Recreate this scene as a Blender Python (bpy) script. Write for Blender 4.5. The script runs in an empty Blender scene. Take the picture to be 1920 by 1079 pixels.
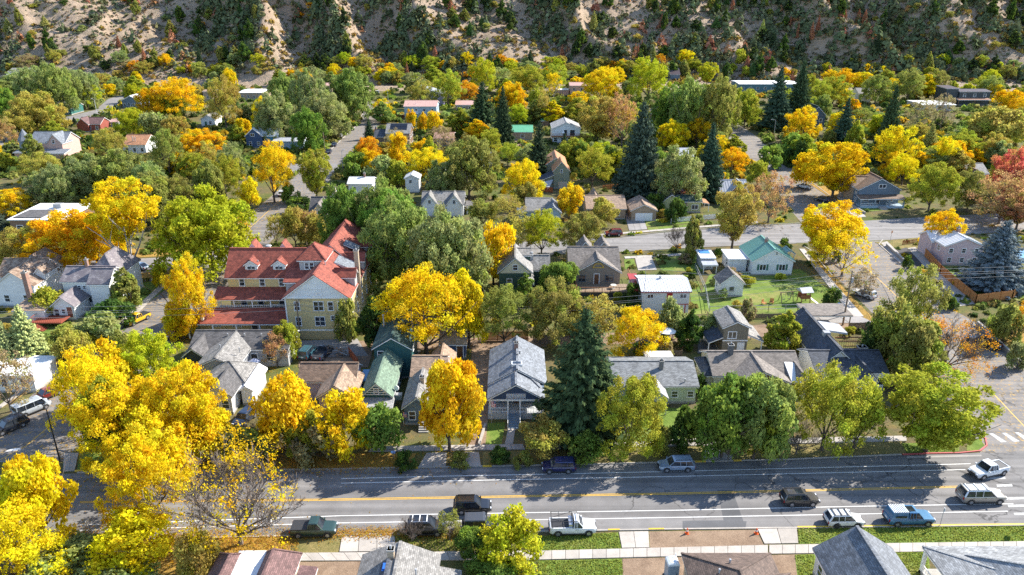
import bpy, bmesh, math, random
import numpy as np
from mathutils import Vector, Matrix

random.seed(7)
rng = np.random.default_rng(7)
SC = bpy.context.scene
COL = SC.collection
R = math.radians

# ---------------------------------------------------------------- camera
FPX, CX, CY, HC, PITCH = 1400.0, 960.0, 539.5, 55.7, R(21.8)
cp, sp = math.cos(PITCH), math.sin(PITCH)
cam_d = bpy.data.cameras.new('camera')
cam_d.sensor_width = 36.0
cam_d.lens = FPX / 1920.0 * 36.0
cam_d.clip_start = 1.0
cam_d.clip_end = 6000.0
cam = bpy.data.objects.new('camera', cam_d)
COL.objects.link(cam)
cam.location = (0, 0, HC)
cam.rotation_euler = (math.pi / 2 - PITCH, 0, 0)
SC.camera = cam

# ---------------------------------------------------------------- light
SUN_EL, SUN_AZ = R(37.0), R(62.0)            # azimuth clockwise from +Y
world = bpy.data.worlds.new('World')
SC.world = world
world.use_nodes = True
wn = world.node_tree
wn.nodes.clear()
w_out = wn.nodes.new('ShaderNodeOutputWorld')
w_bg = wn.nodes.new('ShaderNodeBackground')
w_sky = wn.nodes.new('ShaderNodeTexSky')
w_sky.sky_type = 'NISHITA'
w_sky.sun_disc = False
w_sky.sun_elevation = SUN_EL
w_sky.sun_rotation = SUN_AZ
w_sky.altitude = 1700
w_sky.air_density = 1.0
w_sky.dust_density = 0.6
w_bg.inputs['Strength'].default_value = 0.15
wn.links.new(w_sky.outputs[0], w_bg.inputs[0])
wn.links.new(w_bg.outputs[0], w_out.inputs[0])
sun_d = bpy.data.lights.new('sun', 'SUN')
sun_d.energy = 4.5
sun_d.angle = R(0.5)
sun_d.color = (1.0, 0.95, 0.86)
sun = bpy.data.objects.new('sun', sun_d)
COL.objects.link(sun)
sun_dir = Vector((math.sin(SUN_AZ) * math.cos(SUN_EL), math.cos(SUN_AZ) * math.cos(SUN_EL), math.sin(SUN_EL)))
sun.rotation_euler = (-sun_dir).to_track_quat('-Z', 'Y').to_euler()
sun.location = (200, 100, 200)
SC.view_settings.view_transform = 'Standard'
SC.view_settings.look = 'None'
SC.view_settings.exposure = 1.33
SC.view_settings.gamma = 1.0
SC.view_settings.use_curve_mapping = False
try:
    SC.cycles.max_bounces = 6
    SC.cycles.diffuse_bounces = 3
    SC.cycles.glossy_bounces = 2
    SC.cycles.transmission_bounces = 4
    SC.cycles.transparent_max_bounces = 4
    SC.cycles.use_denoising = False
except Exception:
    pass

# ---------------------------------------------------------------- terrain and survey helpers
_HG = np.random.default_rng(2024).uniform(0, 1, (64, 64))
def vnoise(x, y):
    xi = np.floor(x).astype(int); yi = np.floor(y).astype(int)
    fx = x - xi; fy = y - yi
    fx = fx * fx * (3 - 2 * fx); fy = fy * fy * (3 - 2 * fy)
    g = lambda i, j: _HG[i % 64, j % 64]
    return (g(xi, yi) * (1 - fx) + g(xi + 1, yi) * fx) * (1 - fy) + (g(xi, yi + 1) * (1 - fx) + g(xi + 1, yi + 1) * fx) * fy

def TZ(X, Y):
    """height of the terrain (works on floats and arrays): flat town, then eroded spurs of the hill"""
    X = np.asarray(X, float); Y = np.asarray(Y, float)
    y0 = 480 + 30 * (vnoise(X / 90.0 + 7, X * 0 + 3.3) - .5)
    d = np.maximum(0.0, Y - y0)
    z = 0.52 * d * (d / (d + 14.0))
    wx = X + 0.55 * (Y - 480) + 34 * (vnoise(X / 60.0, Y / 45.0) - .5)
    r1 = 1 - np.abs(2 * vnoise(wx / 58.0 + 11, Y / 170.0 + 5) - 1)
    wx2 = X - .2 * Y + 16 * (vnoise(X / 22.0 + 9, Y / 18.0) - .5)
    r2 = 1 - np.abs(2 * vnoise(wx2 / 17.0 + 3, Y / 42.0 + 1) - 1)
    r3 = 1 - np.abs(2 * vnoise(X / 6.5, Y / 8.0) - 1)
    r4 = vnoise(X / 2.3 + 40, Y / 2.6)
    amp = np.minimum(d * 0.45, 1.0 + 29.0 * np.minimum(1, d / 60))
    z = z + amp * (r1 - .45) + np.minimum(d * .12, 6.5) * (r2 - .5) + np.minimum(d * .06, 2.0) * (r3 - .5) + np.minimum(d * .03, .8) * (r4 - .5)
    return np.where(d > 0, np.maximum(z, 0.02 * d), 0.0)

def G(x, y, h=0.0):
    """point of the place that the pixel (x, y) of the survey photograph looks at, on the plane z = h"""
    u = (x - CX) / FPX; v = (y - CY) / FPX
    t = (HC - h) / (sp + v * cp)
    return Vector((u * t, t * (cp - v * sp), h))

def GT(x, y):
    """the same on the terrain (hill included)"""
    u = (x - CX) / FPX; v = (y - CY) / FPX
    k = sp + v * cp
    if k > 0:
        g = G(x, y)
        if g.y < 450:
            return g
    t = 300.0
    while t < 1500:
        p = Vector((u * t, t * (cp - v * sp), HC - t * k))
        if p.z < float(TZ(p.x, p.y)):
            return p
        t += 1.5
    return G(x, y)

def proj(p):
    zc = p[1] * cp + (HC - p[2]) * sp
    vd = -p[1] * sp + (HC - p[2]) * cp
    return CX + FPX * p[0] / zc, CY + FPX * vd / zc, FPX / zc

def height_at(Y, py):
    v = (py - CY) / FPX
    return HC - Y * (v * cp + sp) / (cp - v * sp)

# ---------------------------------------------------------------- materials
MATS = {}
def new_mat(key):
    m = bpy.data.materials.new(key)
    m.use_nodes = True
    nt = m.node_tree
    b = nt.nodes['Principled BSDF']
    return m, nt, b

def N(nt, t, **kw):
    n = nt.nodes.new(t)
    for k, v in kw.items():
        setattr(n, k, v)
    return n

def noise(nt, vec, scale, detail=4, rough=.6):
    n = N(nt, 'ShaderNodeTexNoise')
    n.inputs['Scale'].default_value = scale
    n.inputs['Detail'].default_value = detail
    n.inputs['Roughness'].default_value = rough
    if vec is not None:
        nt.links.new(vec, n.inputs['Vector'])
    return n.outputs['Fac']

def ramp(nt, fac, stops, interp='LINEAR'):
    r = N(nt, 'ShaderNodeValToRGB')
    r.color_ramp.interpolation = interp
    el = r.color_ramp.elements
    while len(el) > 1:
        el.remove(el[-1])
    for i, (p, c) in enumerate(stops):
        e = el[0] if i == 0 else el.new(p)
        e.position = p
        e.color = (c[0], c[1], c[2], 1) if not isinstance(c, (int, float)) else (c, c, c, 1)
    nt.links.new(fac, r.inputs['Fac'])
    return r.outputs['Color']

def mixc(nt, fac, a, b, mode='MIX'):
    m = N(nt, 'ShaderNodeMix', data_type='RGBA', blend_type=mode)
    for s, v in ((m.inputs[0], fac), (m.inputs[6], a), (m.inputs[7], b)):
        if isinstance(v, (int, float)):
            s.default_value = v
        elif isinstance(v, (tuple, list)):
            s.default_value = (v[0], v[1], v[2], 1)
        else:
            nt.links.new(v, s)
    return m.outputs[2]

def mathn(nt, op, a, b=None):
    m = N(nt, 'ShaderNodeMath', operation=op)
    for s, v in ((m.inputs[0], a), (m.inputs[1], b)):
        if v is None:
            continue
        if isinstance(v, (int, float)):
            s.default_value = v
        else:
            nt.links.new(v, s)
    return m.outputs[0]

def mapped(nt, out='UV', scale=(1, 1, 1)):
    tc = N(nt, 'ShaderNodeTexCoord')
    mp = N(nt, 'ShaderNodeMapping')
    mp.inputs['Scale'].default_value = scale
    nt.links.new(tc.outputs[out], mp.inputs['Vector'])
    return mp.outputs[0]

def world_vec(nt, scale=(1, 1, 1)):
    g = N(nt, 'ShaderNodeNewGeometry')
    mp = N(nt, 'ShaderNodeMapping')
    mp.inputs['Scale'].default_value = scale
    nt.links.new(g.outputs['Position'], mp.inputs['Vector'])
    return mp.outputs[0]

def bump(nt, b, height, strength=.4, dist=.03):
    n = N(nt, 'ShaderNodeBump')
    n.inputs['Strength'].default_value = strength
    n.inputs['Distance'].default_value = dist
    nt.links.new(height, n.inputs['Height'])
    nt.links.new(n.outputs[0], b.inputs['Normal'])

def plain(c, rough=.6, key=None, metal=0.0, var=.12):
    k = ('plain', c, rough, metal)
    if k in MATS: return MATS[k]
    m, nt, b = new_mat(key or 'painted')
    f = noise(nt, mapped(nt, 'Object'), 3.0, 5)
    lo = tuple(x * (1 - var) for x in c); hi = tuple(min(1, x * (1 + var)) for x in c)
    nt.links.new(ramp(nt, f, [(.3, lo), (.7, hi)]), b.inputs['Base Color'])
    b.inputs['Roughness'].default_value = rough
    b.inputs['Metallic'].default_value = metal
    MATS[k] = m
    return m

def shingle(c, patchy=.0, c2=None):
    k = ('shingle', c, patchy, c2)
    if k in MATS: return MATS[k]
    m, nt, b = new_mat('shingles')
    uv = mapped(nt, 'UV')
    br = N(nt, 'ShaderNodeTexBrick')
    br.inputs['Scale'].default_value = 1.0
    br.inputs['Brick Width'].default_value = .42
    br.inputs['Row Height'].default_value = .2
    br.inputs['Mortar Size'].default_value = .018
    br.inputs['Mortar Smooth'].default_value = .4
    br.inputs['Bias'].default_value = 0.0
    br.inputs['Color1'].default_value = (*[x * .68 for x in c], 1)
    br.inputs['Color2'].default_value = (*[min(1, x * 1.28) for x in c], 1)
    br.inputs['Mortar'].default_value = (*[x * .35 for x in c], 1)
    nt.links.new(uv, br.inputs['Vector'])
    f = noise(nt, uv, .7, 6, .65)
    f2 = noise(nt, mapped(nt, 'UV', (2.2, .35, 1)), 1.0, 4, .6)
    col = mixc(nt, 1.0, br.outputs['Color'], ramp(nt, f, [(.25, .7), (.75, 1.28)]), 'MULTIPLY')
    col = mixc(nt, 1.0, col, ramp(nt, f2, [(.3, .84), (.7, 1.14)]), 'MULTIPLY')
    if c2:
        f3 = noise(nt, uv, .9, 5, .7)
        col = mixc(nt, ramp(nt, f3, [(.5 - patchy * .2, 0), (.56, 1)]), col, c2)
    nt.links.new(col, b.inputs['Base Color'])
    b.inputs['Roughness'].default_value = .85
    bump(nt, b, br.outputs['Fac'], .35, -.02)
    MATS[k] = m
    return m

def metalroof(c, rough=.38):
    k = ('metal', c, rough)
    if k in MATS: return MATS[k]
    m, nt, b = new_mat('sheet_metal')
    f = noise(nt, mapped(nt, 'UV', (1.2, .3, 1)), 1.3, 5, .6)
    nt.links.new(ramp(nt, f, [(.3, tuple(x * .78 for x in c)), (.7, c)]), b.inputs['Base Color'])
    b.inputs['Roughness'].default_value = rough
    MATS[k] = m
    return m

def siding(c, step=.2, vertical=False):
    k = ('siding', c, step, vertical)
    if k in MATS: return MATS[k]
    m, nt, b = new_mat('siding')
    uv = mapped(nt, 'UV')
    sx = N(nt, 'ShaderNodeSeparateXYZ'); nt.links.new(uv, sx.inputs[0])
    v = mathn(nt, 'FRACT', mathn(nt, 'DIVIDE', sx.outputs[0 if vertical else 1], step))
    f = noise(nt, mapped(nt, 'UV', (.5, 1.5, 1)), 1.2, 5, .6)
    base = ramp(nt, f, [(.25, tuple(x * .84 for x in c)), (.75, tuple(min(1, x * 1.06) for x in c))])
    line = ramp(nt, v, [(0, .62), (.1, 1.0), (1, 1.0)])
    nt.links.new(mixc(nt, 1.0, base, line, 'MULTIPLY'), b.inputs['Base Color'])
    b.inputs['Roughness'].default_value = .6
    bump(nt, b, v, .5, .02)
    MATS[k] = m
    return m

def brick(c):
    k = ('brick', c)
    if k in MATS: return MATS[k]
    m, nt, b = new_mat('brickwork')
    br = N(nt, 'ShaderNodeTexBrick')
    br.inputs['Scale'].default_value = 1.0
    br.inputs['Brick Width'].default_value = .24
    br.inputs['Row Height'].default_value = .09
    br.inputs['Mortar Size'].default_value = .012
    br.inputs['Color1'].default_value = (*[x * .7 for x in c], 1)
    br.inputs['Color2'].default_value = (*[x * 1.25 for x in c], 1)
    br.inputs['Mortar'].default_value = (.35, .32, .28, 1)
    nt.links.new(mapped(nt, 'UV'), br.inputs['Vector'])
    nt.links.new(br.outputs['Color'], b.inputs['Base Color'])
    b.inputs['Roughness'].default_value = .85
    MATS[k] = m
    return m

def glass_mat():
    if 'glass' in MATS: return MATS['glass']
    m, nt, b = new_mat('window_glass')
    f = noise(nt, mapped(nt, 'Object'), .8, 2)
    nt.links.new(ramp(nt, f, [(.35, (.012, .016, .022)), (.7, (.05, .06, .075))]), b.inputs['Base Color'])
    b.inputs['Roughness'].default_value = .06
    b.inputs['Specular IOR Level'].default_value = .8
    MATS['glass'] = m
    return m

def paint(c, metal=.25):
    k = ('paint', c, metal)
    if k in MATS: return MATS[k]
    m, nt, b = new_mat('car_paint')
    f = noise(nt, mapped(nt, 'Object'), 2.0, 4)
    nt.links.new(ramp(nt, f, [(.3, tuple(x * .86 for x in c)), (.7, c)]), b.inputs['Base Color'])
    b.inputs['Roughness'].default_value = .32
    b.inputs['Metallic'].default_value = metal
    b.inputs['Coat Weight'].default_value = .9
    b.inputs['Coat Roughness'].default_value = .05
    MATS[k] = m
    return m

def asphalt(c=(.12, .118, .12), cracks=True, key='asphalt', leaf=0.0):
    k = ('asphalt', c, leaf)
    if k in MATS: return MATS[k]
    m, nt, b = new_mat(key)
    wv = world_vec(nt)
    lane = world_vec(nt, (.012, 1.05, 1))
    lane.node.inputs['Rotation'].default_value = (0, 0, R(-1.9))
    f1 = noise(nt, lane, 1.0, 3, .5)
    f2 = noise(nt, wv, .35, 6, .65)
    f3 = noise(nt, wv, 9.0, 4, .8)
    col = ramp(nt, f1, [(.32, tuple(x * .72 for x in c)), (.66, tuple(x * 1.2 for x in c))])
    col = mixc(nt, 1.0, col, ramp(nt, f2, [(.25, .78), (.75, 1.2)]), 'MULTIPLY')
    col = mixc(nt, 1.0, col, ramp(nt, f3, [(.2, .72), (.8, 1.28)]), 'MULTIPLY')
    if cracks:
        vo = N(nt, 'ShaderNodeTexVoronoi', feature='DISTANCE_TO_EDGE')
        vo.inputs['Scale'].default_value = .11
        dn = N(nt, 'ShaderNodeTexNoise'); dn.inputs['Scale'].default_value = .5; dn.inputs['Detail'].default_value = 4
        nt.links.new(wv, dn.inputs['Vector'])
        ad = N(nt, 'ShaderNodeVectorMath', operation='MULTIPLY_ADD')
        nt.links.new(dn.outputs['Color'], ad.inputs[0]); ad.inputs[1].default_value = (4, 4, 0)
        nt.links.new(wv, ad.inputs[2])
        nt.links.new(ad.outputs[0], vo.inputs['Vector'])
        ck = ramp(nt, vo.outputs['Distance'], [(.0, .38), (.007, .42), (.013, 1.0)])
        msk = noise(nt, wv, .06, 2)
        col = mixc(nt, ramp(nt, msk, [(.45, 0), (.6, 1)]), col, mixc(nt, 1.0, col, ck, 'MULTIPLY'))
    if leaf > 0:
        lf = noise(nt, wv, 1.6, 6, .75)
        lc = ramp(nt, noise(nt, wv, 5, 3), [(.3, (.32, .17, .04)), (.7, (.5, .33, .07))])
        col = mixc(nt, ramp(nt, lf, [(.62 - leaf, 0), (.66 - leaf * .6, .8)]), col, lc)
    nt.links.new(col, b.inputs['Base Color'])
    b.inputs['Roughness'].default_value = .88
    bump(nt, b, f3, .25, .01)
    MATS[k] = m
    return m

def concrete(c=(.46, .42, .37), key='concrete'):
    k = ('concrete', c)
    if k in MATS: return MATS[k]
    m, nt, b = new_mat(key)
    wv = world_vec(nt)
    f = noise(nt, wv, .6, 6, .65)
    f2 = noise(nt, wv, 7.0, 4, .7)
    oi = N(nt, 'ShaderNodeObjectInfo')
    col = ramp(nt, f, [(.25, tuple(x * .74 for x in c)), (.7, tuple(x * 1.1 for x in c))])
    col = mixc(nt, 1.0, col, ramp(nt, f2, [(.25, .86), (.75, 1.12)]), 'MULTIPLY')
    col = mixc(nt, 1.0, col, ramp(nt, oi.outputs['Random'], [(0, .86), (1, 1.1)]), 'MULTIPLY')
    nt.links.new(col, b.inputs['Base Color'])
    b.inputs['Roughness'].default_value = .9
    bump(nt, b, f2, .2, .01)
    MATS[k] = m
    return m

def turf(kind):
    k = ('turf', kind)
    if k in MATS: return MATS[k]
    m, nt, b = new_mat('turf_' + kind)
    wv = world_vec(nt)
    big = noise(nt, wv, .09, 5, .6)
    mid = noise(nt, wv, .55, 6, .7)
    fine = noise(nt, wv, 5.0, 5, .8)
    G1, G2, DRY, SOIL, LEAF = (.045, .095, .012), (.10, .16, .02), (.22, .19, .07), (.22, .155, .10), (.42, .24, .045)
    if kind == 'lawn':
        col = ramp(nt, mid, [(.25, (.075, .125, .02)), (.6, (.15, .21, .04)), (.8, (.25, .24, .08))])
        col = mixc(nt, ramp(nt, noise(nt, wv, .16, 5, .65), [(.5, 0), (.64, .65)]), col, (.27, .22, .085))
        col = mixc(nt, ramp(nt, fine, [(.64, 0), (.72, .55)]), col, LEAF)
    elif kind == 'leafy':
        col = ramp(nt, mid, [(.25, (.12, .10, .03)), (.5, (.36, .22, .05)), (.75, (.5, .30, .06))])
        col = mixc(nt, ramp(nt, fine, [(.35, .75), (.6, 0)]), col, (.15, .10, .04))
    elif kind == 'dirt':
        col = ramp(nt, mid, [(.25, (.16, .105, .07)), (.75, (.33, .235, .16))])
        col = mixc(nt, ramp(nt, fine, [(.62, 0), (.7, .5)]), col, (.42, .32, .22))
    elif kind == 'dry':
        col = ramp(nt, mid, [(.25, (.10, .115, .03)), (.55, (.24, .19, .075)), (.8, (.36, .26, .10))])
        col = mixc(nt, ramp(nt, fine, [(.4, .5), (.6, 0)]), col, (.1, .09, .03))
    else:   # town ground: yards, soil, dry grass and leaf litter
        col = ramp(nt, big, [(.3, (.07, .105, .022)), (.46, (.12, .125, .04)), (.56, (.14, .11, .06)), (.7, (.08, .115, .025))])
        col = mixc(nt, ramp(nt, mid, [(.5, 0), (.66, .6)]), col, (.26, .17, .055))
        col = mixc(nt, ramp(nt, fine, [(.35, .55), (.6, 0)]), col, (.07, .065, .025))
    col = mixc(nt, 1.0, col, ramp(nt, fine, [(.2, .7), (.8, 1.3)]), 'MULTIPLY')
    nt.links.new(col, b.inputs['Base Color'])
    b.inputs['Roughness'].default_value = .95
    b.inputs['Specular IOR Level'].default_value = .1
    bump(nt, b, fine, .8, .08)
    MATS[k] = m
    return m

def hill_mat():
    m, nt, b = new_mat('hill_soil')
    wv = world_vec(nt)
    big = noise(nt, wv, .018, 5, .6)
    mid = noise(nt, wv, .16, 7, .7)
    fine = noise(nt, wv, 1.1, 6, .75)
    col = ramp(nt, big, [(.3, (.34, .25, .175)), (.55, (.395, .295, .21)), (.75, (.31, .22, .155))])
    col = mixc(nt, ramp(nt, mid, [(.48, 0), (.64, .7)]), col, (.24, .19, .115))
    col = mixc(nt, ramp(nt, fine, [(.56, 0), (.66, .6)]), col, (.14, .125, .07))
    col = mixc(nt, 1.0, col, ramp(nt, fine, [(.2, .75), (.8, 1.22)]), 'MULTIPLY')
    nt.links.new(col, b.inputs['Base Color'])
    b.inputs['Roughness'].default_value = .95
    b.inputs['Specular IOR Level'].default_value = .1
    h = mathn(nt, 'ADD', fine, mathn(nt, 'MULTIPLY', mid, 2.0))
    bump(nt, b, h, 1.0, .9)
    return m

def leaf_mat(key, transl=.35, gloss=False):
    m, nt, b = new_mat(key)
    nt.nodes.remove(b)
    out = [n for n in nt.nodes if n.type == 'OUTPUT_MATERIAL'][0]
    oi = N(nt, 'ShaderNodeObjectInfo')
    at = N(nt, 'ShaderNodeAttribute', attribute_name='tone')
    sx = N(nt, 'ShaderNodeSeparateXYZ'); nt.links.new(at.outputs['Vector'], sx.inputs[0])
    hs = N(nt, 'ShaderNodeHueSaturation')
    # per leaf and per bough differences: hue and value
    hue = mathn(nt, 'ADD', mathn(nt, 'MULTIPLY', mathn(nt, 'SUBTRACT', sx.outputs[1], .5), .03), .5)
    hue = mathn(nt, 'ADD', hue, mathn(nt, 'MULTIPLY', mathn(nt, 'SUBTRACT', sx.outputs[0], .5), .012))
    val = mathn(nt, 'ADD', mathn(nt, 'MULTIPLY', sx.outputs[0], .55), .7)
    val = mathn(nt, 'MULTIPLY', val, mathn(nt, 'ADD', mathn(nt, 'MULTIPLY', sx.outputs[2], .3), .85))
    nt.links.new(hue, hs.inputs['Hue']); nt.links.new(val, hs.inputs['Value'])
    base = oi.outputs['Color'] if key == 'needles' else mixc(nt, mathn(nt, 'MULTIPLY', mathn(nt, 'POWER', sx.outputs[2], 3.0), .5), oi.outputs['Color'], (.30, .40, .035))
    nt.links.new(base, hs.inputs['Color'])
    d = N(nt, 'ShaderNodeBsdfDiffuse'); t = N(nt, 'ShaderNodeBsdfTranslucent'); mx = N(nt, 'ShaderNodeMixShader')
    nt.links.new(hs.outputs[0], d.inputs['Color']); nt.links.new(hs.outputs[0], t.inputs['Color'])
    mx.inputs[0].default_value = transl
    nt.links.new(d.outputs[0], mx.inputs[1]); nt.links.new(t.outputs[0], mx.inputs[2])
    nt.links.new(mx.outputs[0], out.inputs['Surface'])
    return m

def bark_mat():
    m, nt, b = new_mat('bark')
    oi = N(nt, 'ShaderNodeObjectInfo')
    f = noise(nt, mapped(nt, 'Object', (8, 8, 2)), 3.0, 5, .7)
    nt.links.new(mixc(nt, 1.0, oi.outputs['Color'], ramp(nt, f, [(.25, .55), (.75, 1.35)]), 'MULTIPLY'), b.inputs['Base Color'])
    b.inputs['Roughness'].default_value = .9
    return m

LEAF = leaf_mat('leaves', .48)
NEEDLE = leaf_mat('needles', .12)
BARK = bark_mat()

# ---------------------------------------------------------------- mesh helpers
def finish(me, mat):
    me.materials.append(mat)
    me.update()
    return me

def auto_uv(me):
    n = len(me.loops)
    uvl = me.uv_layers.new(name='UVMap')
    co = np.empty(len(me.vertices) * 3); me.vertices.foreach_get('co', co); co = co.reshape(-1, 3)
    uv = np.zeros((n, 2))
    for p in me.polygons:
        nx, ny, nz = p.normal
        if abs(nz) > .985:
            ux, vx = (1, 0, 0), (0, 1, 0)
        else:
            l = math.hypot(nx, ny)
            ux = (-ny / l, nx / l, 0)
            vx = (-nz * nx / l, -nz * ny / l, l)
        ids = [me.loops[i].vertex_index for i in p.loop_indices]
        c = co[ids]
        uv[list(p.loop_indices), 0] = c @ np.array(ux)
        uv[list(p.loop_indices), 1] = c @ np.array(vx)
    uvl.data.foreach_set('uv', uv.ravel())

class MB:
    def __init__(s):
        s.v = []; s.f = []
    def add(s, vs, fs):
        o = len(s.v)
        s.v += [tuple(p) for p in vs]
        s.f += [tuple(i + o for i in f) for f in fs]
        return s
    def box(s, x0, y0, z0, x1, y1, z1):
        if x0 > x1: x0, x1 = x1, x0
        if y0 > y1: y0, y1 = y1, y0
        if z0 > z1: z0, z1 = z1, z0
        return s.add([(x0, y0, z0), (x1, y0, z0), (x1, y1, z0), (x0, y1, z0), (x0, y0, z1), (x1, y0, z1), (x1, y1, z1), (x0, y1, z1)],
                     [(0, 3, 2, 1), (4, 5, 6, 7), (0, 1, 5, 4), (1, 2, 6, 5), (2, 3, 7, 6), (3, 0, 4, 7)])
    def cbox(s, cx, cy, cz, sx, sy, sz):
        return s.box(cx - sx / 2, cy - sy / 2, cz - sz / 2, cx + sx / 2, cy + sy / 2, cz + sz / 2)
    def beam(s, a, b, w, h=None):
        """bar from a to b with a rectangular section"""
        h = h or w
        a = Vector(a); b = Vector(b); d = (b - a)
        if d.length < 1e-5: return s
        d.normalize()
        up = Vector((0, 0, 1)) if abs(d.z) < .95 else Vector((1, 0, 0))
        x = d.cross(up).normalized() * w / 2; y = x.normalized().cross(d).normalized() * h / 2
        vs = [a - x - y, a + x - y, a + x + y, a - x + y, b - x - y, b + x - y, b + x + y, b - x + y]
        return s.add(vs, [(0, 3, 2, 1), (4, 5, 6, 7), (0, 1, 5, 4), (1, 2, 6, 5), (2, 3, 7, 6), (3, 0, 4, 7)])
    def tube(s, a, b, r0, r1=None, n=8, cap=True):
        r1 = r0 if r1 is None else r1
        a = Vector(a); b = Vector(b); d = (b - a)
        if d.length < 1e-6: return s
        d.normalize()
        up = Vector((0, 0, 1)) if abs(d.z) < .9 else Vector((1, 0, 0))
        x = d.cross(up).normalized(); y = x.cross(d).normalized()
        vs = []
        for c, r in ((a, r0), (b, r1)):
            for i in range(n):
                t = 2 * math.pi * i / n
                vs.append(c + x * (r * math.cos(t)) + y * (r * math.sin(t)))
        fs = [(i, n + i, n + (i + 1) % n, (i + 1) % n) for i in range(n)]
        if cap:
            fs += [tuple(range(n)), tuple(range(2 * n - 1, n - 1, -1))]
        return s.add(vs, fs)
    def prism(s, poly, axis, a0, a1):
        """convex polygon (p, z) extruded along axis x or y"""
        n = len(poly)
        f = (lambda a, p, z: (a, p, z)) if axis == 'x' else (lambda a, p, z: (p, a, z))
        vs = [f(a0, p, z) for p, z in poly] + [f(a1, p, z) for p, z in poly]
        fs = [(i, (i + 1) % n, n + (i + 1) % n, n + i) for i in range(n)] + [tuple(range(n - 1, -1, -1)), tuple(range(n, 2 * n))]
        return s.add(vs, fs)
    def loft(s, rings, cap=True):
        n = len(rings[0]); o = []
        for r in rings: o += list(r)
        fs = []
        for k in range(len(rings) - 1):
            for i in range(n):
                j = (i + 1) % n
                fs.append((k * n + i, k * n + j, (k + 1) * n + j, (k + 1) * n + i))
        if cap:
            fs += [tuple(range(n - 1, -1, -1)), tuple(range((len(rings) - 1) * n, len(rings) * n))]
        return s.add(o, fs)
    def mesh(s, name, mat, smooth=False, uv=True, recalc=True):
        me = bpy.data.meshes.new(name)
        me.from_pydata(s.v, [], s.f)
        if recalc:
            bm = bmesh.new(); bm.from_mesh(me)
            bmesh.ops.recalc_face_normals(bm, faces=bm.faces)
            bm.to_mesh(me); bm.free()
        if uv: auto_uv(me)
        if smooth == 'auto':
            bm = bmesh.new(); bm.from_mesh(me)
            for ed in bm.edges: ed.smooth = not (len(ed.link_faces) == 2 and ed.calc_face_angle(0) > R(38))
            for fc in bm.faces: fc.smooth = True
            bm.to_mesh(me); bm.free()
        elif smooth:
            me.polygons.foreach_set('use_smooth', [True] * len(me.polygons))
        return finish(me, mat)
    def build(s, name, mat, parent=None, loc=None, smooth=False, **kw):
        return link(name, s.mesh(name, mat, smooth, **kw), parent, loc)

def link(name, me, parent=None, loc=None):
    o = bpy.data.objects.new(name, me)
    COL.objects.link(o)
    if parent is not None: o.parent = parent
    if loc is not None: o.location = loc
    return o

def tag(o, label=None, cat=None, group=None, kind=None):
    if label: o['label'] = label
    if cat: o['category'] = cat
    if group: o['group'] = group
    if kind: o['kind'] = kind
    return o

def empty(name, loc, rz=0, **kw):
    o = bpy.data.objects.new(name, None)
    o.empty_display_size = .5
    COL.objects.link(o)
    o.location = loc
    o.rotation_euler = (0, 0, rz)
    return tag(o, **kw)

WHITE = plain((.78, .78, .76), .5, 'white_paint')
BLACKM = plain((.02, .02, .022), .5, 'black_paint')
DARK = plain((.06, .055, .05), .6, 'dark_paint')
GREYM = plain((.35, .35, .35), .4, 'grey_metal')
WOOD = plain((.30, .13, .05), .7, 'stained_wood')
WOOD2 = plain((.24, .17, .11), .8, 'weathered_wood')
CHROME = plain((.6, .6, .62), .2, 'bare_metal', .8)
TYRE = plain((.018, .018, .018), .8, 'rubber')
GLASS = glass_mat()

# ---------------------------------------------------------------- ground, hill, roads
gm = MB()
xs = [-1500, -700, 0, 700, 1500]
ys = [-400, 0, 200, 450]
for i in range(4):
    for j in range(3):
        gm.add([(xs[i], ys[j], 0), (xs[i + 1], ys[j], 0), (xs[i + 1], ys[j + 1], 0), (xs[i], ys[j + 1], 0)], [(0, 1, 2, 3)])
tag(gm.build('ground', turf('town'), recalc=False), kind='structure')

def grid_mesh(name, xs, ys, mat):
    XX, YY = np.meshgrid(xs, ys)
    ZZ = TZ(XX, YY)
    nx, ny = len(xs), len(ys)
    co = np.stack([XX, YY, ZZ], -1).reshape(-1, 3)
    i = np.arange(ny - 1)[:, None] * nx + np.arange(nx - 1)[None, :]
    q = np.stack([i, i + 1, i + 1 + nx, i + nx], -1).reshape(-1, 4)
    me = bpy.data.meshes.new(name)
    me.vertices.add(len(co)); me.vertices.foreach_set('co', co.ravel())
    me.loops.add(q.size); me.loops.foreach_set('vertex_index', q.ravel().astype(np.int32))
    me.polygons.add(len(q)); me.polygons.foreach_set('loop_start', (np.arange(len(q)) * 4).astype(np.int32))
    me.update(calc_edges=True)
    return link(name, finish(me, mat))

hx = np.concatenate([np.arange(-1500, -520, 40), np.arange(-520, 520, 2.6), np.arange(520, 1541, 40)])
hy = np.concatenate([[450], np.arange(455, 660, 1.8), np.arange(660, 1100, 14)])
tag(grid_mesh('hillside', hx, hy, hill_mat()), kind='structure')

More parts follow.
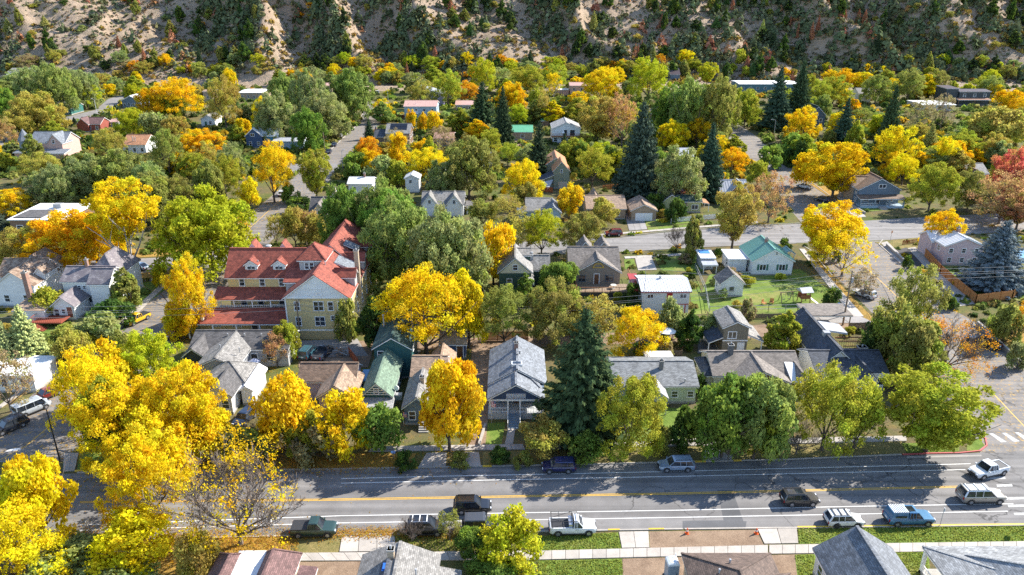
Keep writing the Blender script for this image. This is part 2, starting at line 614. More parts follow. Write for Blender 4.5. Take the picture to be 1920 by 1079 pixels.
KEEP_PX = []        # pixel polygons where no filler plants may stand
ZL = [0.004]
def sheet(name, pts, mat, z=None, parent=None, keep=True, sub=False, kind='structure'):
    """flat sheet on the ground through photo points, fan of quads along two edges if sub"""
    if z is None:
        ZL[0] += .0015; z = ZL[0]
    vs = [G(x, y) for x, y in pts]
    mb = MB(); mb.add([(v.x, v.y, z) for v in vs], [tuple(range(len(vs)))])
    me = bpy.data.meshes.new(name)
    bm = bmesh.new()
    bvs = [bm.verts.new((v.x, v.y, z)) for v in vs]
    f = bm.faces.new(bvs)
    bmesh.ops.recalc_face_normals(bm, faces=[f])
    f.normal_update()
    if f.normal.z < 0: f.normal_flip()
    bmesh.ops.triangulate(bm, faces=[f])
    bm.to_mesh(me); bm.free()
    finish(me, mat)
    o = link(name, me, parent)
    if kind: o['kind'] = kind
    if keep: KEEP_PX.append(pts)
    return o

def band(name, a, b, mat, z, parent=None, keep=True, kind='structure'):
    return sheet(name, a + b[::-1], mat, z, parent, keep, kind=kind)

FAR = [(-500, 922), (-200, 905), (0, 894), (140, 888), (640, 881), (1070, 873), (1480, 863), (1713, 853), (1850, 849), (2100, 843), (2500, 834)]
NEAR = [(-500, 1044), (-200, 1028), (0, 1018), (150, 1013), (640, 1003), (1280, 992), (1920, 985), (2500, 978)]
ASPH = asphalt((.165, .155, .148))
ASPH2 = asphalt((.20, .185, .172), key='asphalt_worn')
ASPH_L = asphalt((.165, .15, .138), key='asphalt_leafy', leaf=.08)
road = band('main_road', FAR, NEAR, ASPH, .004)
LX0, LX1 = -70.5, -57.3
def wsheet(name, pts, mat, z, kind='structure', parent=None):
    me = bpy.data.meshes.new(name)
    me.from_pydata([(x, y, z) for x, y in pts], [], [tuple(range(len(pts)))])
    o = link(name, finish(me, mat), parent); o['kind'] = kind
    KEEP_PX.append([proj((x, y, 0))[:2] for x, y in pts])
    return o
left_street = wsheet('side_street', [(-71, 79.5), (-57, 79.8), (-57.3, 150), (-57, 290), (-60, 365), (-66, 405), (-78, 405), (-68, 340), (-68.5, 290), (-70.5, 150)], ASPH_L, .0055)
second = band('back_street', [(-500, 528), (-200, 506), (290, 484), (700, 466), (1163, 446), (1247, 436), (1413, 424), (1613, 415), (1727, 408), (1920, 398), (2500, 388)],
              [(-500, 562), (-200, 538), (290, 513), (700, 492), (1163, 472), (1317, 463), (1493, 456), (1650, 451), (1920, 433), (2500, 420)], ASPH2, .007)
right_street = sheet('cross_street', [(1838, 850), (1740, 690), (1566, 519), (1520, 457), (1660, 452), (1780, 577), (1833, 607), (1913, 683), (1985, 740), (2110, 843)], ASPH_L, .0085)
up_street = sheet('upper_street', [(1508, 424), (1440, 345), (1388, 290), (1348, 250), (1338, 226), (1380, 229), (1425, 261), (1462, 300), (1515, 338), (1618, 417)], ASPH_L, .0085)
third = sheet('third_street', [(530, 306), (540, 325), (600, 323), (650, 320), (760, 322), (760, 310), (650, 307)], ASPH2, .0075)
far_street = sheet('far_street', [(-60, 266), (0, 251), (110, 223), (180, 206), (203, 186), (222, 180), (240, 181), (226, 200), (150, 229), (75, 251), (0, 276), (-60, 292)], ASPH2, .0065)
alley = sheet('alley', [(660, 640), (1000, 631), (1340, 616), (1655, 592), (1660, 612), (1340, 640), (1000, 651), (660, 660)], turf('dirt'), .0095)

YEL = plain((.62, .36, .03), .7, 'yellow_road_paint', var=.2)
WHP = plain((.66, .65, .62), .7, 'white_road_paint', var=.15)
def stripe(a, w, mat, z=.013, parent=road, name='marking'):
    """painted line of real width w through photo points"""
    P = [G(x, y) for x, y in a]
    mb = MB()
    for p, q in zip(P, P[1:]):
        d = (q - p).normalized(); n = Vector((-d.y, d.x, 0)) * w / 2
        mb.add([(p.x - n.x, p.y - n.y, z), (q.x - n.x, q.y - n.y, z), (q.x + n.x, q.y + n.y, z), (p.x + n.x, p.y + n.y, z)], [(0, 1, 2, 3)])
    o = mb.build(name, mat, parent, recalc=False); o['kind'] = 'structure'
    return o
def off(pts, dy): return [(x, y + dy) for x, y in pts]
CEN = [(150, 942), (640, 937), (1280, 925.5), (1713, 915), (1795, 913)]
stripe(off(CEN, -1.1), .12, YEL); stripe(off(CEN, 1.3), .12, YEL)
stripe([(150, 985), (640, 967.5), (1280, 957), (1600, 950), (1900, 945)], .12, WHP)
stripe([(150, 987 + 8), (640, 981), (1280, 970.5), (1890, 959)], .12, WHP)
stripe([(640, 898), (800, 894), (1100, 888), (1280, 884), (1820, 870)], .12, WHP)
stripe([(640, 906.5), (900, 901), (1280, 893.5), (1810, 881)], .12, WHP)
stripe([(-10, 868), (50, 836), (93, 799), (150, 750)], .12, YEL, parent=left_street)
stripe([(300, 600), (313, 590), (340, 566)], .12, YEL, parent=left_street)
stripe([(1847, 722), (1913, 792), (1940, 820)], .14, YEL, parent=right_street)
stripe([(1608, 488), (1667, 542), (1710, 584)], .14, YEL, parent=right_street)
stripe([(455, 440), (530, 372)], .14, YEL, parent=left_street)
def quad_mark(pts, mat, parent, name='crosswalk_bar', z=.013):
    return sheet(name, pts, mat, z, parent, keep=False)
FADED = plain((.40, .39, .37), .8, 'worn_road_paint', var=.35)
for (x0, x1, y) in ((1845, 1884, 897), (1868, 1897, 911), (1887, 1925, 935), (1889, 1930, 949), (1900, 1940, 964)):
    quad_mark([(x0, y - 2), (x1, y - 3), (x1 + 2, y + 1.5), (x0 + 2, y + 2.5)], FADED, road)
for k in range(5):
    x = 1862 + k * 24
    quad_mark([(x - 8, 813 - k), (x, 813 - k), (x + 26, 829 - k), (x + 15, 830 - k)], FADED, right_street)
quad_mark([(20, 842), (40, 840), (38, 845), (10, 847)], WHP, left_street, 'stop_bar')
quad_mark([(1700, 856), (1840, 853), (1841, 856), (1701, 859.5)], concrete((.30, .275, .25)), road, 'gutter_pan', .011)
PATCH = asphalt((.085, .085, .088), cracks=False, key='fresh_asphalt')
sheet('road_patch', [(1345, 920), (1373, 919), (1398, 989), (1360, 990)], PATCH, .0105, road, False)
sheet('road_patch', [(1280, 977), (1358, 976), (1400, 978), (1398, 989), (1280, 991)], PATCH, .0108, road, False)

# kerbs
KERB = concrete((.40, .36, .31), 'kerb_concrete')
def kerb(pts, mat=KERB, w=.18, h=.12, name='kerb'):
    P = [G(x, y) for x, y in pts]
    mb = MB()
    for p, q in zip(P, P[1:]):
        mb.beam((p.x, p.y, h / 2), (q.x, q.y, h / 2), w, h)
    o = mb.build(name, mat); o['kind'] = 'structure'
    return o
kerb([(150, 1014), (640, 1004), (1280, 993)]); kerb([(1284, 993), (1920, 986), (2300, 981)])
kerb([(145, 887), (640, 880), (1070, 872), (1480, 862), (1690, 853)])
REDP = plain((.42, .07, .06), .7, 'red_kerb_paint'); YELK = plain((.6, .38, .03), .7, 'yellow_kerb_paint')
kerb([(1692, 853), (1745, 851), (1800, 850), (1838, 846), (1850, 836), (1848, 824), (1838, 812)], REDP)
kerb([(141, 884), (215, 883.3)], YELK, .22, .14); kerb([(766, 878.5), (784, 878)], YELK, .24, .14); kerb([(1303, 866.6), (1323, 866.1)], YELK, .24, .14)
kerb([(1375, 864.5), (1390, 864)], YELK, .24, .14); kerb([(905, 875.5), (922, 875)], YELK, .24, .14)
kerb([(1495, 989.8), (1590, 988.8)], YELK, .22, .14); kerb([(1140, 995), (1162, 994.6)], YELK, .22, .14); kerb([(1216, 993.6), (1245, 993.2)], YELK, .22, .14)
kerb([(1620, 985 + 2.8), (1920, 984.5)], YELK, .2, .135)
kerb([(1163, 473), (1317, 464), (1493, 457)]); kerb([(1163, 445), (1247, 435), (1413, 423.5), (1500, 419)])
kerb([(1560, 517), (1520, 470), (1505, 461)]); kerb([(1784, 578), (1700, 505), (1648, 459), (1655, 450)])
kerb([(1838, 606), (1918, 682), (1990, 738)]); kerb([(1462, 299), (1517, 338), (1615, 413)])
kerb([(610, 291), (667, 237), (690, 196)]); kerb([(671, 284), (712, 226)])

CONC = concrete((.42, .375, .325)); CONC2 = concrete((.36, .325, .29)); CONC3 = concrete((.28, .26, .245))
def slab_row(name, a, b, n, mat, h=.1, gap=.03):
    """pavement built slab by slab between two photo edges a[0]-a[1] and b[0]-b[1]"""
    root = empty(name, G(*a[0]), kind='structure')
    A0, A1 = [G(*p) for p in a]; B0, B1 = [G(*p) for p in b]
    O = root.location
    for k in range(n):
        t0, t1 = k / n, (k + 1) / n
        q = [A0.lerp(A1, t0), A0.lerp(A1, t1), B0.lerp(B1, t1), B0.lerp(B1, t0)]
        c = sum(q, Vector()) / 4
        q = [c + (p - c) * (1 - gap) - O for p in q]
        dz = random.uniform(-.006, .006)
        mb = MB()
        mb.add([(p.x, p.y, 0) for p in q] + [(p.x, p.y, h + dz) for p in q], [(3, 2, 1, 0), (4, 5, 6, 7), (0, 1, 5, 4), (1, 2, 6, 5), (2, 3, 7, 6), (3, 0, 4, 7)])
        mb.build('slab', mat, root)
    KEEP_PX.append(list(a) + list(b)[::-1])
    return root
slab_row('sidewalk', ((547, 1038), (1007, 1034)), ((563, 1053), (1007, 1051)), 19, CONC)
slab_row('sidewalk', ((1009, 1034), (1440, 1023)), ((1009, 1051), (1440, 1040)), 17, CONC)
slab_row('sidewalk', ((1442, 1023), (1930, 1016)), ((1442, 1040), (1930, 1033)), 20, CONC)
slab_row('driveway', ((641, 1006), (740, 1004)), ((636, 1036), (742, 1035)), 3, CONC, .085)
slab_row('driveway', ((1160, 998), (1216, 997)), ((1166, 1029), (1218, 1028)), 2, CONC, .085)
slab_row('driveway', ((1420, 993), (1494, 991)), ((1433, 1021), (1497, 1020)), 2, CONC, .085)
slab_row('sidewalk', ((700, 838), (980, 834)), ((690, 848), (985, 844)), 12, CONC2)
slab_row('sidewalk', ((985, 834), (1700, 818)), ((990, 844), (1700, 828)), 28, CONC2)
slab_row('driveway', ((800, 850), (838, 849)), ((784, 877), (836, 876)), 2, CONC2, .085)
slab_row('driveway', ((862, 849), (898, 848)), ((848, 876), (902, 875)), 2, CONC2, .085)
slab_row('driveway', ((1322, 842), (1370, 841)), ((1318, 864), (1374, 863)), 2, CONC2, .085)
slab_row('front_walk', ((955, 795), (968, 795)), ((946, 834), (962, 834)), 1, CONC2, .08)
slab_row('sidewalk', ((1497, 466), (1507, 466)), ((1600, 597), (1622, 597)), 1, CONC)
for k in range(18):
    pass
slab_row('sidewalk', ((1170, 482), (1330, 473)), ((1172, 486), (1332, 477)), 14, CONC)
slab_row('sidewalk', ((1110, 441), (1420, 416)), ((1112, 444), (1422, 419)), 24, CONC)
slab_row('sidewalk', ((1650, 455), (1662, 452)), ((1768, 582), (1790, 577)), 1, CONC)
slab_row('sidewalk', ((322, 515), (334, 515)), ((170, 655), (188, 655)), 1, CONC)
slab_row('sidewalk', ((268, 524), (340, 521)), ((266, 528), (338, 525)), 6, CONC)
slab_row('sidewalk', ((0, 760), (60, 716)), ((-8, 772), (72, 720)), 8, CONC)
slab_row('sidewalk', ((120, 850), (148, 850)), ((118, 886), (140, 884)), 2, CONC2)
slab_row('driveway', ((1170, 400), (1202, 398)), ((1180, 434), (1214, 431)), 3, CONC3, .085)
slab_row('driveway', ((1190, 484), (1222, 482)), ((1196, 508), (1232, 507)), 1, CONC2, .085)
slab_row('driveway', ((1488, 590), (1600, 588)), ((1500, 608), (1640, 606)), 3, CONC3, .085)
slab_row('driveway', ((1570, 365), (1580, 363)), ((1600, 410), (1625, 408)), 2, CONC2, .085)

# lawns and beds
LAWN, LEAFY, DIRT, DRY = turf('lawn'), turf('leafy'), turf('dirt'), turf('dry')
def patch(name, pts, mat): return sheet(name, pts, mat, keep=False)
patch('lawn', [(1009, 1006), (1159, 999), (1165, 1030), (1009, 1034)], LAWN)
patch('dirt_patch', [(1217, 997), (1418, 994), (1432, 1022), (1219, 1028)], DIRT)
patch('lawn', [(1496, 991), (1920, 987), (2200, 984), (2200, 1012), (1920, 1016), (1498, 1020)], LAWN)
patch('dry_verge', [(742, 1005), (880, 1002), (1008, 1000), (1008, 1034), (744, 1036)], DRY)
patch('dry_verge', [(545, 1008), (640, 1006), (634, 1037), (548, 1038)], DRY)
patch('leafy_verge', [(120, 1016), (544, 1007), (545, 1042), (300, 1090), (60, 1100)], LEAFY)
patch('dirt_yard', [(560, 1054), (700, 1053), (700, 1120), (560, 1120)], DIRT)
patch('lawn', [(1009, 1052), (1165, 1048), (1170, 1120), (1009, 1120)], LAWN)
patch('dirt_yard', [(1167, 1048), (1500, 1040), (1540, 1120), (1170, 1120)], DIRT)
patch('lawn', [(1490, 1041), (1530, 1040), (1560, 1120), (1500, 1120)], LAWN)
patch('lawn', [(1640, 1037), (1740, 1035), (1750, 1120), (1660, 1120)], LAWN)
patch('lawn', [(905, 795), (948, 792), (940, 834), (900, 836)], LAWN)
patch('leafy_verge', [(400, 880), (640, 850), (780, 850), (770, 878), (640, 880), (400, 884)], LEAFY)
patch('lawn', [(148, 850), (220, 845), (240, 880), (145, 884)], LAWN)
patch('dry_verge', [(905, 848), (1320, 838), (1318, 866), (905, 874)], DRY)
patch('dry_verge', [(1376, 838), (1690, 828), (1700, 852), (1376, 862)], DRY)
patch('lawn', [(1690, 832), (1800, 828), (1798, 847), (1700, 850)], LAWN)
patch('lawn', [(1815, 826), (1838, 824), (1846, 836), (1832, 846), (1812, 846)], LAWN)
patch('lawn', [(1180, 760), (1330, 770), (1320, 832), (1180, 834)], LAWN)
patch('lawn', [(1330, 515), (1500, 505), (1560, 548), (1590, 590), (1330, 590), (1310, 560)], LAWN)
patch('lawn', [(1228, 484), (1318, 478), (1318, 510), (1240, 508)], LAWN)
patch('lawn', [(1170, 487), (1188, 486), (1194, 505), (1172, 505)], LAWN)
patch('leafy_verge', [(1508, 468), (1560, 518), (1640, 600), (1626, 604), (1505, 468)], LEAFY)
patch('lawn', [(1290, 530), (1310, 528), (1326, 590), (1300, 590)], LAWN)
patch('lawn', [(1212, 425), (1310, 418), (1310, 410), (1205, 412)], LAWN)
patch('lawn', [(1216, 433), (1310, 425), (1310, 420), (1214, 427)], LAWN)
patch('lawn', [(1590, 372), (1640, 366), (1655, 395), (1618, 398)], LAWN)
patch('lawn', [(1462, 296), (1500, 292), (1600, 345), (1560, 362)], LAWN)
patch('leafy_verge', [(1517, 345), (1560, 350), (1600, 372), (1570, 380)], LEAFY)
patch('lawn', [(1800, 265), (1880, 262), (1880, 292), (1790, 295)], LAWN)
patch('lawn', [(270, 530), (335, 524), (250, 590), (225, 600)], LAWN)
patch('leafy_verge', [(240, 515), (340, 505), (338, 520), (265, 522)], LEAFY)
patch('leafy_verge', [(200, 470), (340, 462), (340, 480), (200, 486)], LEAFY)
patch('lawn', [(600, 255), (632, 250), (612, 288), (598, 300)], LAWN)
patch('lawn', [(724, 210), (758, 206), (756, 216), (722, 220)], LAWN)
patch('lawn', [(830, 205), (850, 200), (850, 220), (830, 222)], LAWN)
patch('lawn', [(900, 215), (1030, 205), (1060, 235), (920, 232)], LAWN)
patch('gravel_yard', [(925, 262), (975, 258), (990, 280), (930, 284)], DIRT)
patch('dry_verge', [(1640, 455), (1780, 440), (1800, 470), (1700, 480)], DRY)
patch('lawn', [(1740, 480), (1775, 476), (1830, 540), (1920, 540), (1920, 565), (1840, 562)], LAWN)
patch('garden_bed', [(1676, 470), (1700, 465), (1790, 560), (1755, 560)], plain((.045, .04, .038), .9, 'dark_mulch'))
patch('paved_strip', [(1702, 466), (1716, 464), (1830, 570), (1800, 575)], CONC)
patch('leafy_verge', [(1850, 600), (1990, 590), (2000, 720), (1930, 690)], LEAFY)
patch('yard', [(655, 660), (700, 655), (690, 690), (560, 690), (560, 665)], turf('dirt'))
patch('gravel_lane', [(885, 652), (930, 650), (910, 835), (872, 838)], turf('dirt'))
patch('car_park', [(560, 640), (670, 636), (690, 668), (560, 672)], CONC3)
patch('drive', [(1310, 600), (1345, 600), (1350, 660), (1308, 664)], ASPH)
patch('yard', [(60, 600), (190, 596), (170, 650), (60, 660)], LAWN)
patch('leafy_yard', [(0, 700), (120, 640), (160, 650), (20, 760)], LEAFY)
patch('white_gravel_bed', [(1790, 525), (1825, 520), (1850, 540), (1815, 545)], concrete((.5, .47, .43)))

# ---------------------------------------------------------------- houses
HOUSES = []
LANDMARKS = []
T_, TT = .12, .16       # roof thickness, trim board depth

class House:
    def __init__(s, name, label, cat, nick, xl, xr, ye, h, wall, roof, trim=WHITE, inset=.35, group=None, base=0.0):
        A, B = G(xl, ye, h), G(xr, ye, h)
        s.h = h; s.W = B.x - A.x; s.wall = wall; s.roof = roof; s.trim = trim; s.o = inset
        s.O = Vector((A.x, A.y, base))
        s.root = empty(name, s.O, label=label, cat=cat, group=group)
        s.xl, s.xr, s.ye = xl, xr, ye
        HOUSES.append(s)
        if nick: LANDMARKS.append((nick, s))
        s.wallbox = None
        s.rects = []
        s.depth = 6
    def L(s, x, y, h):
        """local point that shows at photo pixel (x, y) at height h"""
        return G(x, y, h) - s.O
    def part(s, mb, name, mat, parent=None, **kw):
        return mb.build(name, mat, parent or s.root, **kw)
    # --- bodies with roofs; (X0, X1, Y0, Y1) is the roof edge in plan, he its height
    def _slab(s, sec, axis, a0, a1, mat, name='roof', trim=True):
        mb = MB()
        def chevron(sec, t0, t1, e):
            (c0, z0), (cm, zm), (c1, z1) = sec
            f = (lambda a, p, z: (a, p, z)) if axis == 'x' else (lambda a, p, z: (p, a, z))
            vs = []
            for a in (a0 + e, a1 - e):
                vs += [f(a, c0 + e, z0 - t0), f(a, cm, zm - t0), f(a, c1 - e, z1 - t0), f(a, c1 - e, z1 - t1), f(a, cm, zm - t1), f(a, c0 + e, z0 - t1)]
            return vs, [(0, 1, 7, 6), (1, 2, 8, 7), (2, 3, 9, 8), (3, 4, 10, 9), (4, 5, 11, 10), (5, 0, 6, 11), (0, 5, 4, 1), (1, 4, 3, 2), (6, 7, 10, 11), (7, 8, 9, 10)]
        mb.add(*chevron(sec, 0, T_, 0))
        r = s.part(mb, name, mat)
        if trim:
            tb = MB(); tb.add(*chevron(sec, T_ + .002, T_ + TT, .02))
            s.part(tb, 'roof_trim', s.trim, r)
        (c0, z0), (cm, zm), (c1, z1) = sec
        f = (lambda a, p, z: (a, p, z)) if axis == 'x' else (lambda a, p, z: (p, a, z))
        s.part(MB().beam(f(a0 + .05, cm, zm + .03), f(a1 - .05, cm, zm + .03), .3, .07), 'ridge_cap', mat, r)
        return r
    def gable(s, axis, X0, X1, Y0, Y1, he, rise, z0=0.0, wall=None, roof=None, o=None, body=True, name='roof', wname='wall'):
        k_ = len(s.rects); X0 += .013 * k_; X1 -= .017 * k_; Y0 += .011 * k_; Y1 -= .019 * k_
        o = s.o if o is None else o
        wall = wall or s.wall; roof = roof or s.roof
        if axis == 'x': c0, c1, a0, a1 = Y0, Y1, X0, X1
        else: c0, c1, a0, a1 = X0, X1, Y0, Y1
        cm = (c0 + c1) / 2; sl = rise / ((c1 - c0) / 2)
        r = s._slab([(c0, he), (cm, he + rise), (c1, he)], axis, a0, a1, roof, name)
        if body:
            d = T_ + TT + .006
            hw = he + sl * o - d; hr = he + rise - d
            w = s.part(MB().prism([(c0 + o, z0 - .1), (c1 - o, z0 - .1), (c1 - o, hw), (cm, hr), (c0 + o, hw)], axis, a0 + o, a1 - o), wname, wall)
            if z0 == 0:
                fx0, fx1, fy0, fy1 = X0 + o, X1 - o, Y0 + o, Y1 - o
                s.part(MB().box(fx0 - .03, fy0 - .03, -.2, fx1 + .03, fy1 + .03, .35), 'foundation', CONCF, w)
            if s.wallbox is None: s.wallbox = (X0 + o, X1 - o, Y0 + o, Y1 - o)
        s.rects.append((X0, X1, Y0, Y1)); s.depth = max(s.depth, Y1)
        return r
    def hip(s, X0, X1, Y0, Y1, he, rise, z0=0.0, wall=None, roof=None, o=None, body=True, ridge=None, name='roof'):
        k_ = len(s.rects); X0 += .013 * k_; X1 -= .017 * k_; Y0 += .011 * k_; Y1 -= .019 * k_
        o = s.o if o is None else o
        wall = wall or s.wall; roof = roof or s.roof
        w, d = X1 - X0, Y1 - Y0
        k = min(w, d) / 2
        if w >= d: a, b = (X0 + k, (Y0 + Y1) / 2), (X1 - k - .01, (Y0 + Y1) / 2)
        else: a, b = ((X0 + X1) / 2, Y0 + k), ((X0 + X1) / 2, Y1 - k - .01)
        vs = [(X0, Y0, he), (X1, Y0, he), (X1, Y1, he), (X0, Y1, he), (*a, he + rise), (*b, he + rise),
              (X0, Y0, he - T_), (X1, Y0, he - T_), (X1, Y1, he - T_), (X0, Y1, he - T_)]
        if w >= d: fs = [(0, 1, 5, 4), (1, 2, 5), (2, 3, 4, 5), (3, 0, 4)]
        else: fs = [(0, 1, 4), (1, 2, 5, 4), (2, 3, 5), (3, 0, 4, 5)]
        fs += [(0, 6, 7, 1), (1, 7, 8, 2), (2, 8, 9, 3), (3, 9, 6, 0), (6, 9, 8, 7)]
        r = s.part(MB().add(vs, fs), name, roof)
        mb = MB()
        for p, q in ((vs[0], a), (vs[1], b if w >= d else a), (vs[2], b), (vs[3], a if w >= d else b)):
            mb.beam((p[0], p[1], p[2] + .02), (q[0], q[1], he + rise + .02), .22, .06)
        mb.beam((*a, he + rise + .02), (*b, he + rise + .02), .24, .06)
        s.part(mb, 'ridge_cap', roof, r)
        s.part(MB().box(X0 + .03, Y0 + .03, he - T_ - TT, X1 - .03, Y1 - .03, he - T_ - .003), 'roof_trim', s.trim, r)
        if body:
            s.part(MB().box(X0 + o, Y0 + o, z0 - .1, X1 - o, Y1 - o, he - T_ - TT + .01), 'wall', wall)
            if s.wallbox is None: s.wallbox = (X0 + o, X1 - o, Y0 + o, Y1 - o)
        s.rects.append((X0, X1, Y0, Y1)); s.depth = max(s.depth, Y1)
        return r
    def shed(s, X0, X1, Y0, Y1, hs, z0=0.0, wall=None, roof=None, o=None, body=True, ribs=False, name='roof'):
        k_ = len(s.rects); X0 += .013 * k_; X1 -= .017 * k_; Y0 += .011 * k_; Y1 -= .019 * k_
        """roof of one slope; hs = heights at the corners (X0Y0, X1Y0, X1Y1, X0Y1)"""
        o = s.o if o is None else o
        wall = wall or s.wall; roof = roof or s.roof
        P = [(X0, Y0, hs[0]), (X1, Y0, hs[1]), (X1, Y1, hs[2]), (X0, Y1, hs[3])]
        def slab(t0, t1):
            return [(p[0], p[1], p[2] - t1) for p in P] + [(p[0], p[1], p[2] - t0) for p in P]
        fs = [(3, 2, 1, 0), (4, 5, 6, 7), (0, 1, 5, 4), (1, 2, 6, 5), (2, 3, 7, 6), (3, 0, 4, 7)]
        r = s.part(MB().add(slab(0, T_), fs), name, roof)
        s.part(MB().add([(p[0], p[1], p[2]) for p in slab(T_ + .003, T_ + TT)], fs), 'roof_trim', s.trim, r).scale = (1, 1, 1)
        if body:
            X0, X1, Y0, Y1 = X0 + o, X1 - o, Y0 + o, Y1 - o
            d = T_ + TT - .02
            Q = [(X0, Y0, hs[0] - d), (X1, Y0, hs[1] - d), (X1, Y1, hs[2] - d), (X0, Y1, hs[3] - d)]
            s.part(MB().add([(q[0], q[1], z0 - .1) for q in Q] + Q, fs), 'wall', wall)
            if s.wallbox is None: s.wallbox = (X0, X1, Y0, Y1)
        s.rects.append((X0, X1, Y0, Y1)); s.depth = max(s.depth, Y1)
        return r
    def seams(s, axis, X0, X1, Y0, Y1, he, rise, step=.9, mat=None, parent=None):
        """standing ribs of a metal gable roof"""
        mb = MB()
        if axis == 'x':
            cm = (Y0 + Y1) / 2; n = int((X1 - X0) / step)
            for i in range(n + 1):
                x = X0 + .06 + i * (X1 - X0 - .12) / n
                mb.beam((x, Y0 + .02, he + .03), (x, cm, he + rise + .03), .09, .06)
                mb.beam((x, Y1 - .02, he + .03), (x, cm, he + rise + .03), .09, .06)
        else:
            cm = (X0 + X1) / 2; n = int((Y1 - Y0) / step)
            for i in range(n + 1):
                y = Y0 + .06 + i * (Y1 - Y0 - .12) / n
                mb.beam((X0 + .02, y, he + .03), (cm, y, he + rise + .03), .09, .06)
                mb.beam((X1 - .02, y, he + .03), (cm, y, he + rise + .03), .09, .06)
        o = s.part(mb, 'roof_rib', mat or s.roof, parent); o['kind'] = 'stuff'
    # --- openings; face f/b/l/r of box (X0, X1, Y0, Y1); u along the face in metres, z sill height
    def _fr(s, face, box):
        X0, X1, Y0, Y1 = box or s.wallbox
        if face == 'f': return lambda u, d, z: (X0 + u, Y0 - d, z)
        if face == 'b': return lambda u, d, z: (X0 + u, Y1 + d, z)
        if face == 'r': return lambda u, d, z: (X1 + d, Y0 + u, z)
        return lambda u, d, z: (X0 - d, Y0 + u, z)
    def win(s, face, u, z, w=.9, h=1.3, box=None, mull='h', frame=None, shutters=None, parent=None):
        f = s._fr(face, box)
        fr = MB(); t = .11
        def bx(mb, u0, u1, d0, d1, z0, z1):
            a, b = f(u0, d0, z0), f(u1, d1, z1)
            mb.box(min(a[0], b[0]), min(a[1], b[1]), z0, max(a[0], b[0]), max(a[1], b[1]), z1)
        bx(fr, u - w / 2 - t, u - w / 2, -.03, .07, z - t, z + h + t)
        bx(fr, u + w / 2, u + w / 2 + t, -.03, .07, z - t, z + h + t)
        bx(fr, u - w / 2, u + w / 2, -.03, .07, z + h, z + h + t)
        bx(fr, u - w / 2 - t - .04, u + w / 2 + t + .04, -.03, .11, z - t - .01, z)
        if 'h' in mull: bx(fr, u - w / 2, u + w / 2, -.02, .055, z + h * .5 - .035, z + h * .5 + .035)
        if 'v' in mull: bx(fr, u - .045, u + .045, -.02, .06, z, z + h)
        fo = s.part(fr, 'window', frame or s.trim, parent, uv=False)
        pn = MB(); bx(pn, u - w / 2, u + w / 2, -.02, .018, z, z + h)
        s.part(pn, 'pane', GLASS, fo, uv=False)
        if shutters:
            for sg in (-1, 1):
                sb = MB(); c = u + sg * (w / 2 + t + .24)
                bx(sb, c - .2, c + .2, -.02, .05, z - .05, z + h + .05)
                for k in range(5): bx(sb, c - .17, c + .17, .05, .065, z + k * h / 5, z + k * h / 5 + h / 10)
                s.part(sb, 'shutter', shutters, fo, uv=False)
        return fo
    def door(s, face, u, w=.95, h=2.05, mat=None, box=None, z=0.15, glass=False):
        f = s._fr(face, box)
        def bx(mb, u0, u1, d0, d1, z0, z1):
            a, b = f(u0, d0, z0), f(u1, d1, z1)
            mb.box(min(a[0], b[0]), min(a[1], b[1]), z0, max(a[0], b[0]), max(a[1], b[1]), z1)
        fr = MB(); t = .12
        bx(fr, u - w / 2 - t, u - w / 2, -.03, .08, z, z + h + t); bx(fr, u + w / 2, u + w / 2 + t, -.03, .08, z, z + h + t)
        bx(fr, u - w / 2, u + w / 2, -.03, .08, z + h, z + h + t)
        d = MB(); bx(d, u - w / 2, u + w / 2, -.02, .03, z, z + h)
        n = max(1, int(w / .5))
        for i in range(n):
            for k in range(2):
                c = u - w / 2 + (i + .5) * w / n
                bx(d, c - w / n * .36, c + w / n * .36, .03, .05, z + .15 + k * h * .47, z + h * .43 + k * h * .47)
        dr = s.part(d, 'door', mat or DARK, uv=False)
        s.part(fr, 'door_frame', s.trim, dr, uv=False)
        kb = MB(); a = f(u + w * .38, .08, z + 1.0); kb.cbox(*a, .09, .09, .09); s.part(kb, 'handle', CHROME, dr, uv=False)
        return dr
    def garage(s, face, u, w=2.6, h=2.1, mat=None, box=None):
        f = s._fr(face, box)
        g = MB()
        def bx(mb, u0, u1, d0, d1, z0, z1):
            a, b = f(u0, d0, z0), f(u1, d1, z1)
            mb.box(min(a[0], b[0]), min(a[1], b[1]), z0, max(a[0], b[0]), max(a[1], b[1]), z1)
        dr = MB(); bx(dr, u - w / 2, u + w / 2, -.02, .02, .02, h)
        o = s.part(dr, 'garage_door', mat or WHITE, uv=False)
        for k in range(4):
            pm = MB(); bx(pm, u - w / 2 + .05, u + w / 2 - .05, .02, .05, .05 + k * h / 4, (k + 1) * h / 4 - .02)
            s.part(pm, 'panel', mat or WHITE, o, uv=False)
        return o
    def chimney(s, x, y, z0, z1, w=.7, d=None, mat=None, cap=True):
        d = d or w
        c = s.part(MB().box(x - w / 2, y - d / 2, z0, x + w / 2, y + d / 2, z1), 'chimney', mat or BRICKM)
        if cap:
            s.part(MB().box(x - w / 2 - .08, y - d / 2 - .08, z1 - .15, x + w / 2 + .08, y + d / 2 + .08, z1), 'chimney_cap', CONCF, c)
            s.part(MB().tube((x, y, z1), (x, y, z1 + .35), .13, .11), 'flue', GREYM, c)
        return c
    def vent(s, x, y, z, hgt=.5, r=.08):
        return s.part(MB().tube((x, y, z - .3), (x, y, z + hgt), r).tube((x, y, z + hgt), (x, y, z + hgt + .12), r * 1.6, r * 1.3), 'vent_pipe', GREYM)
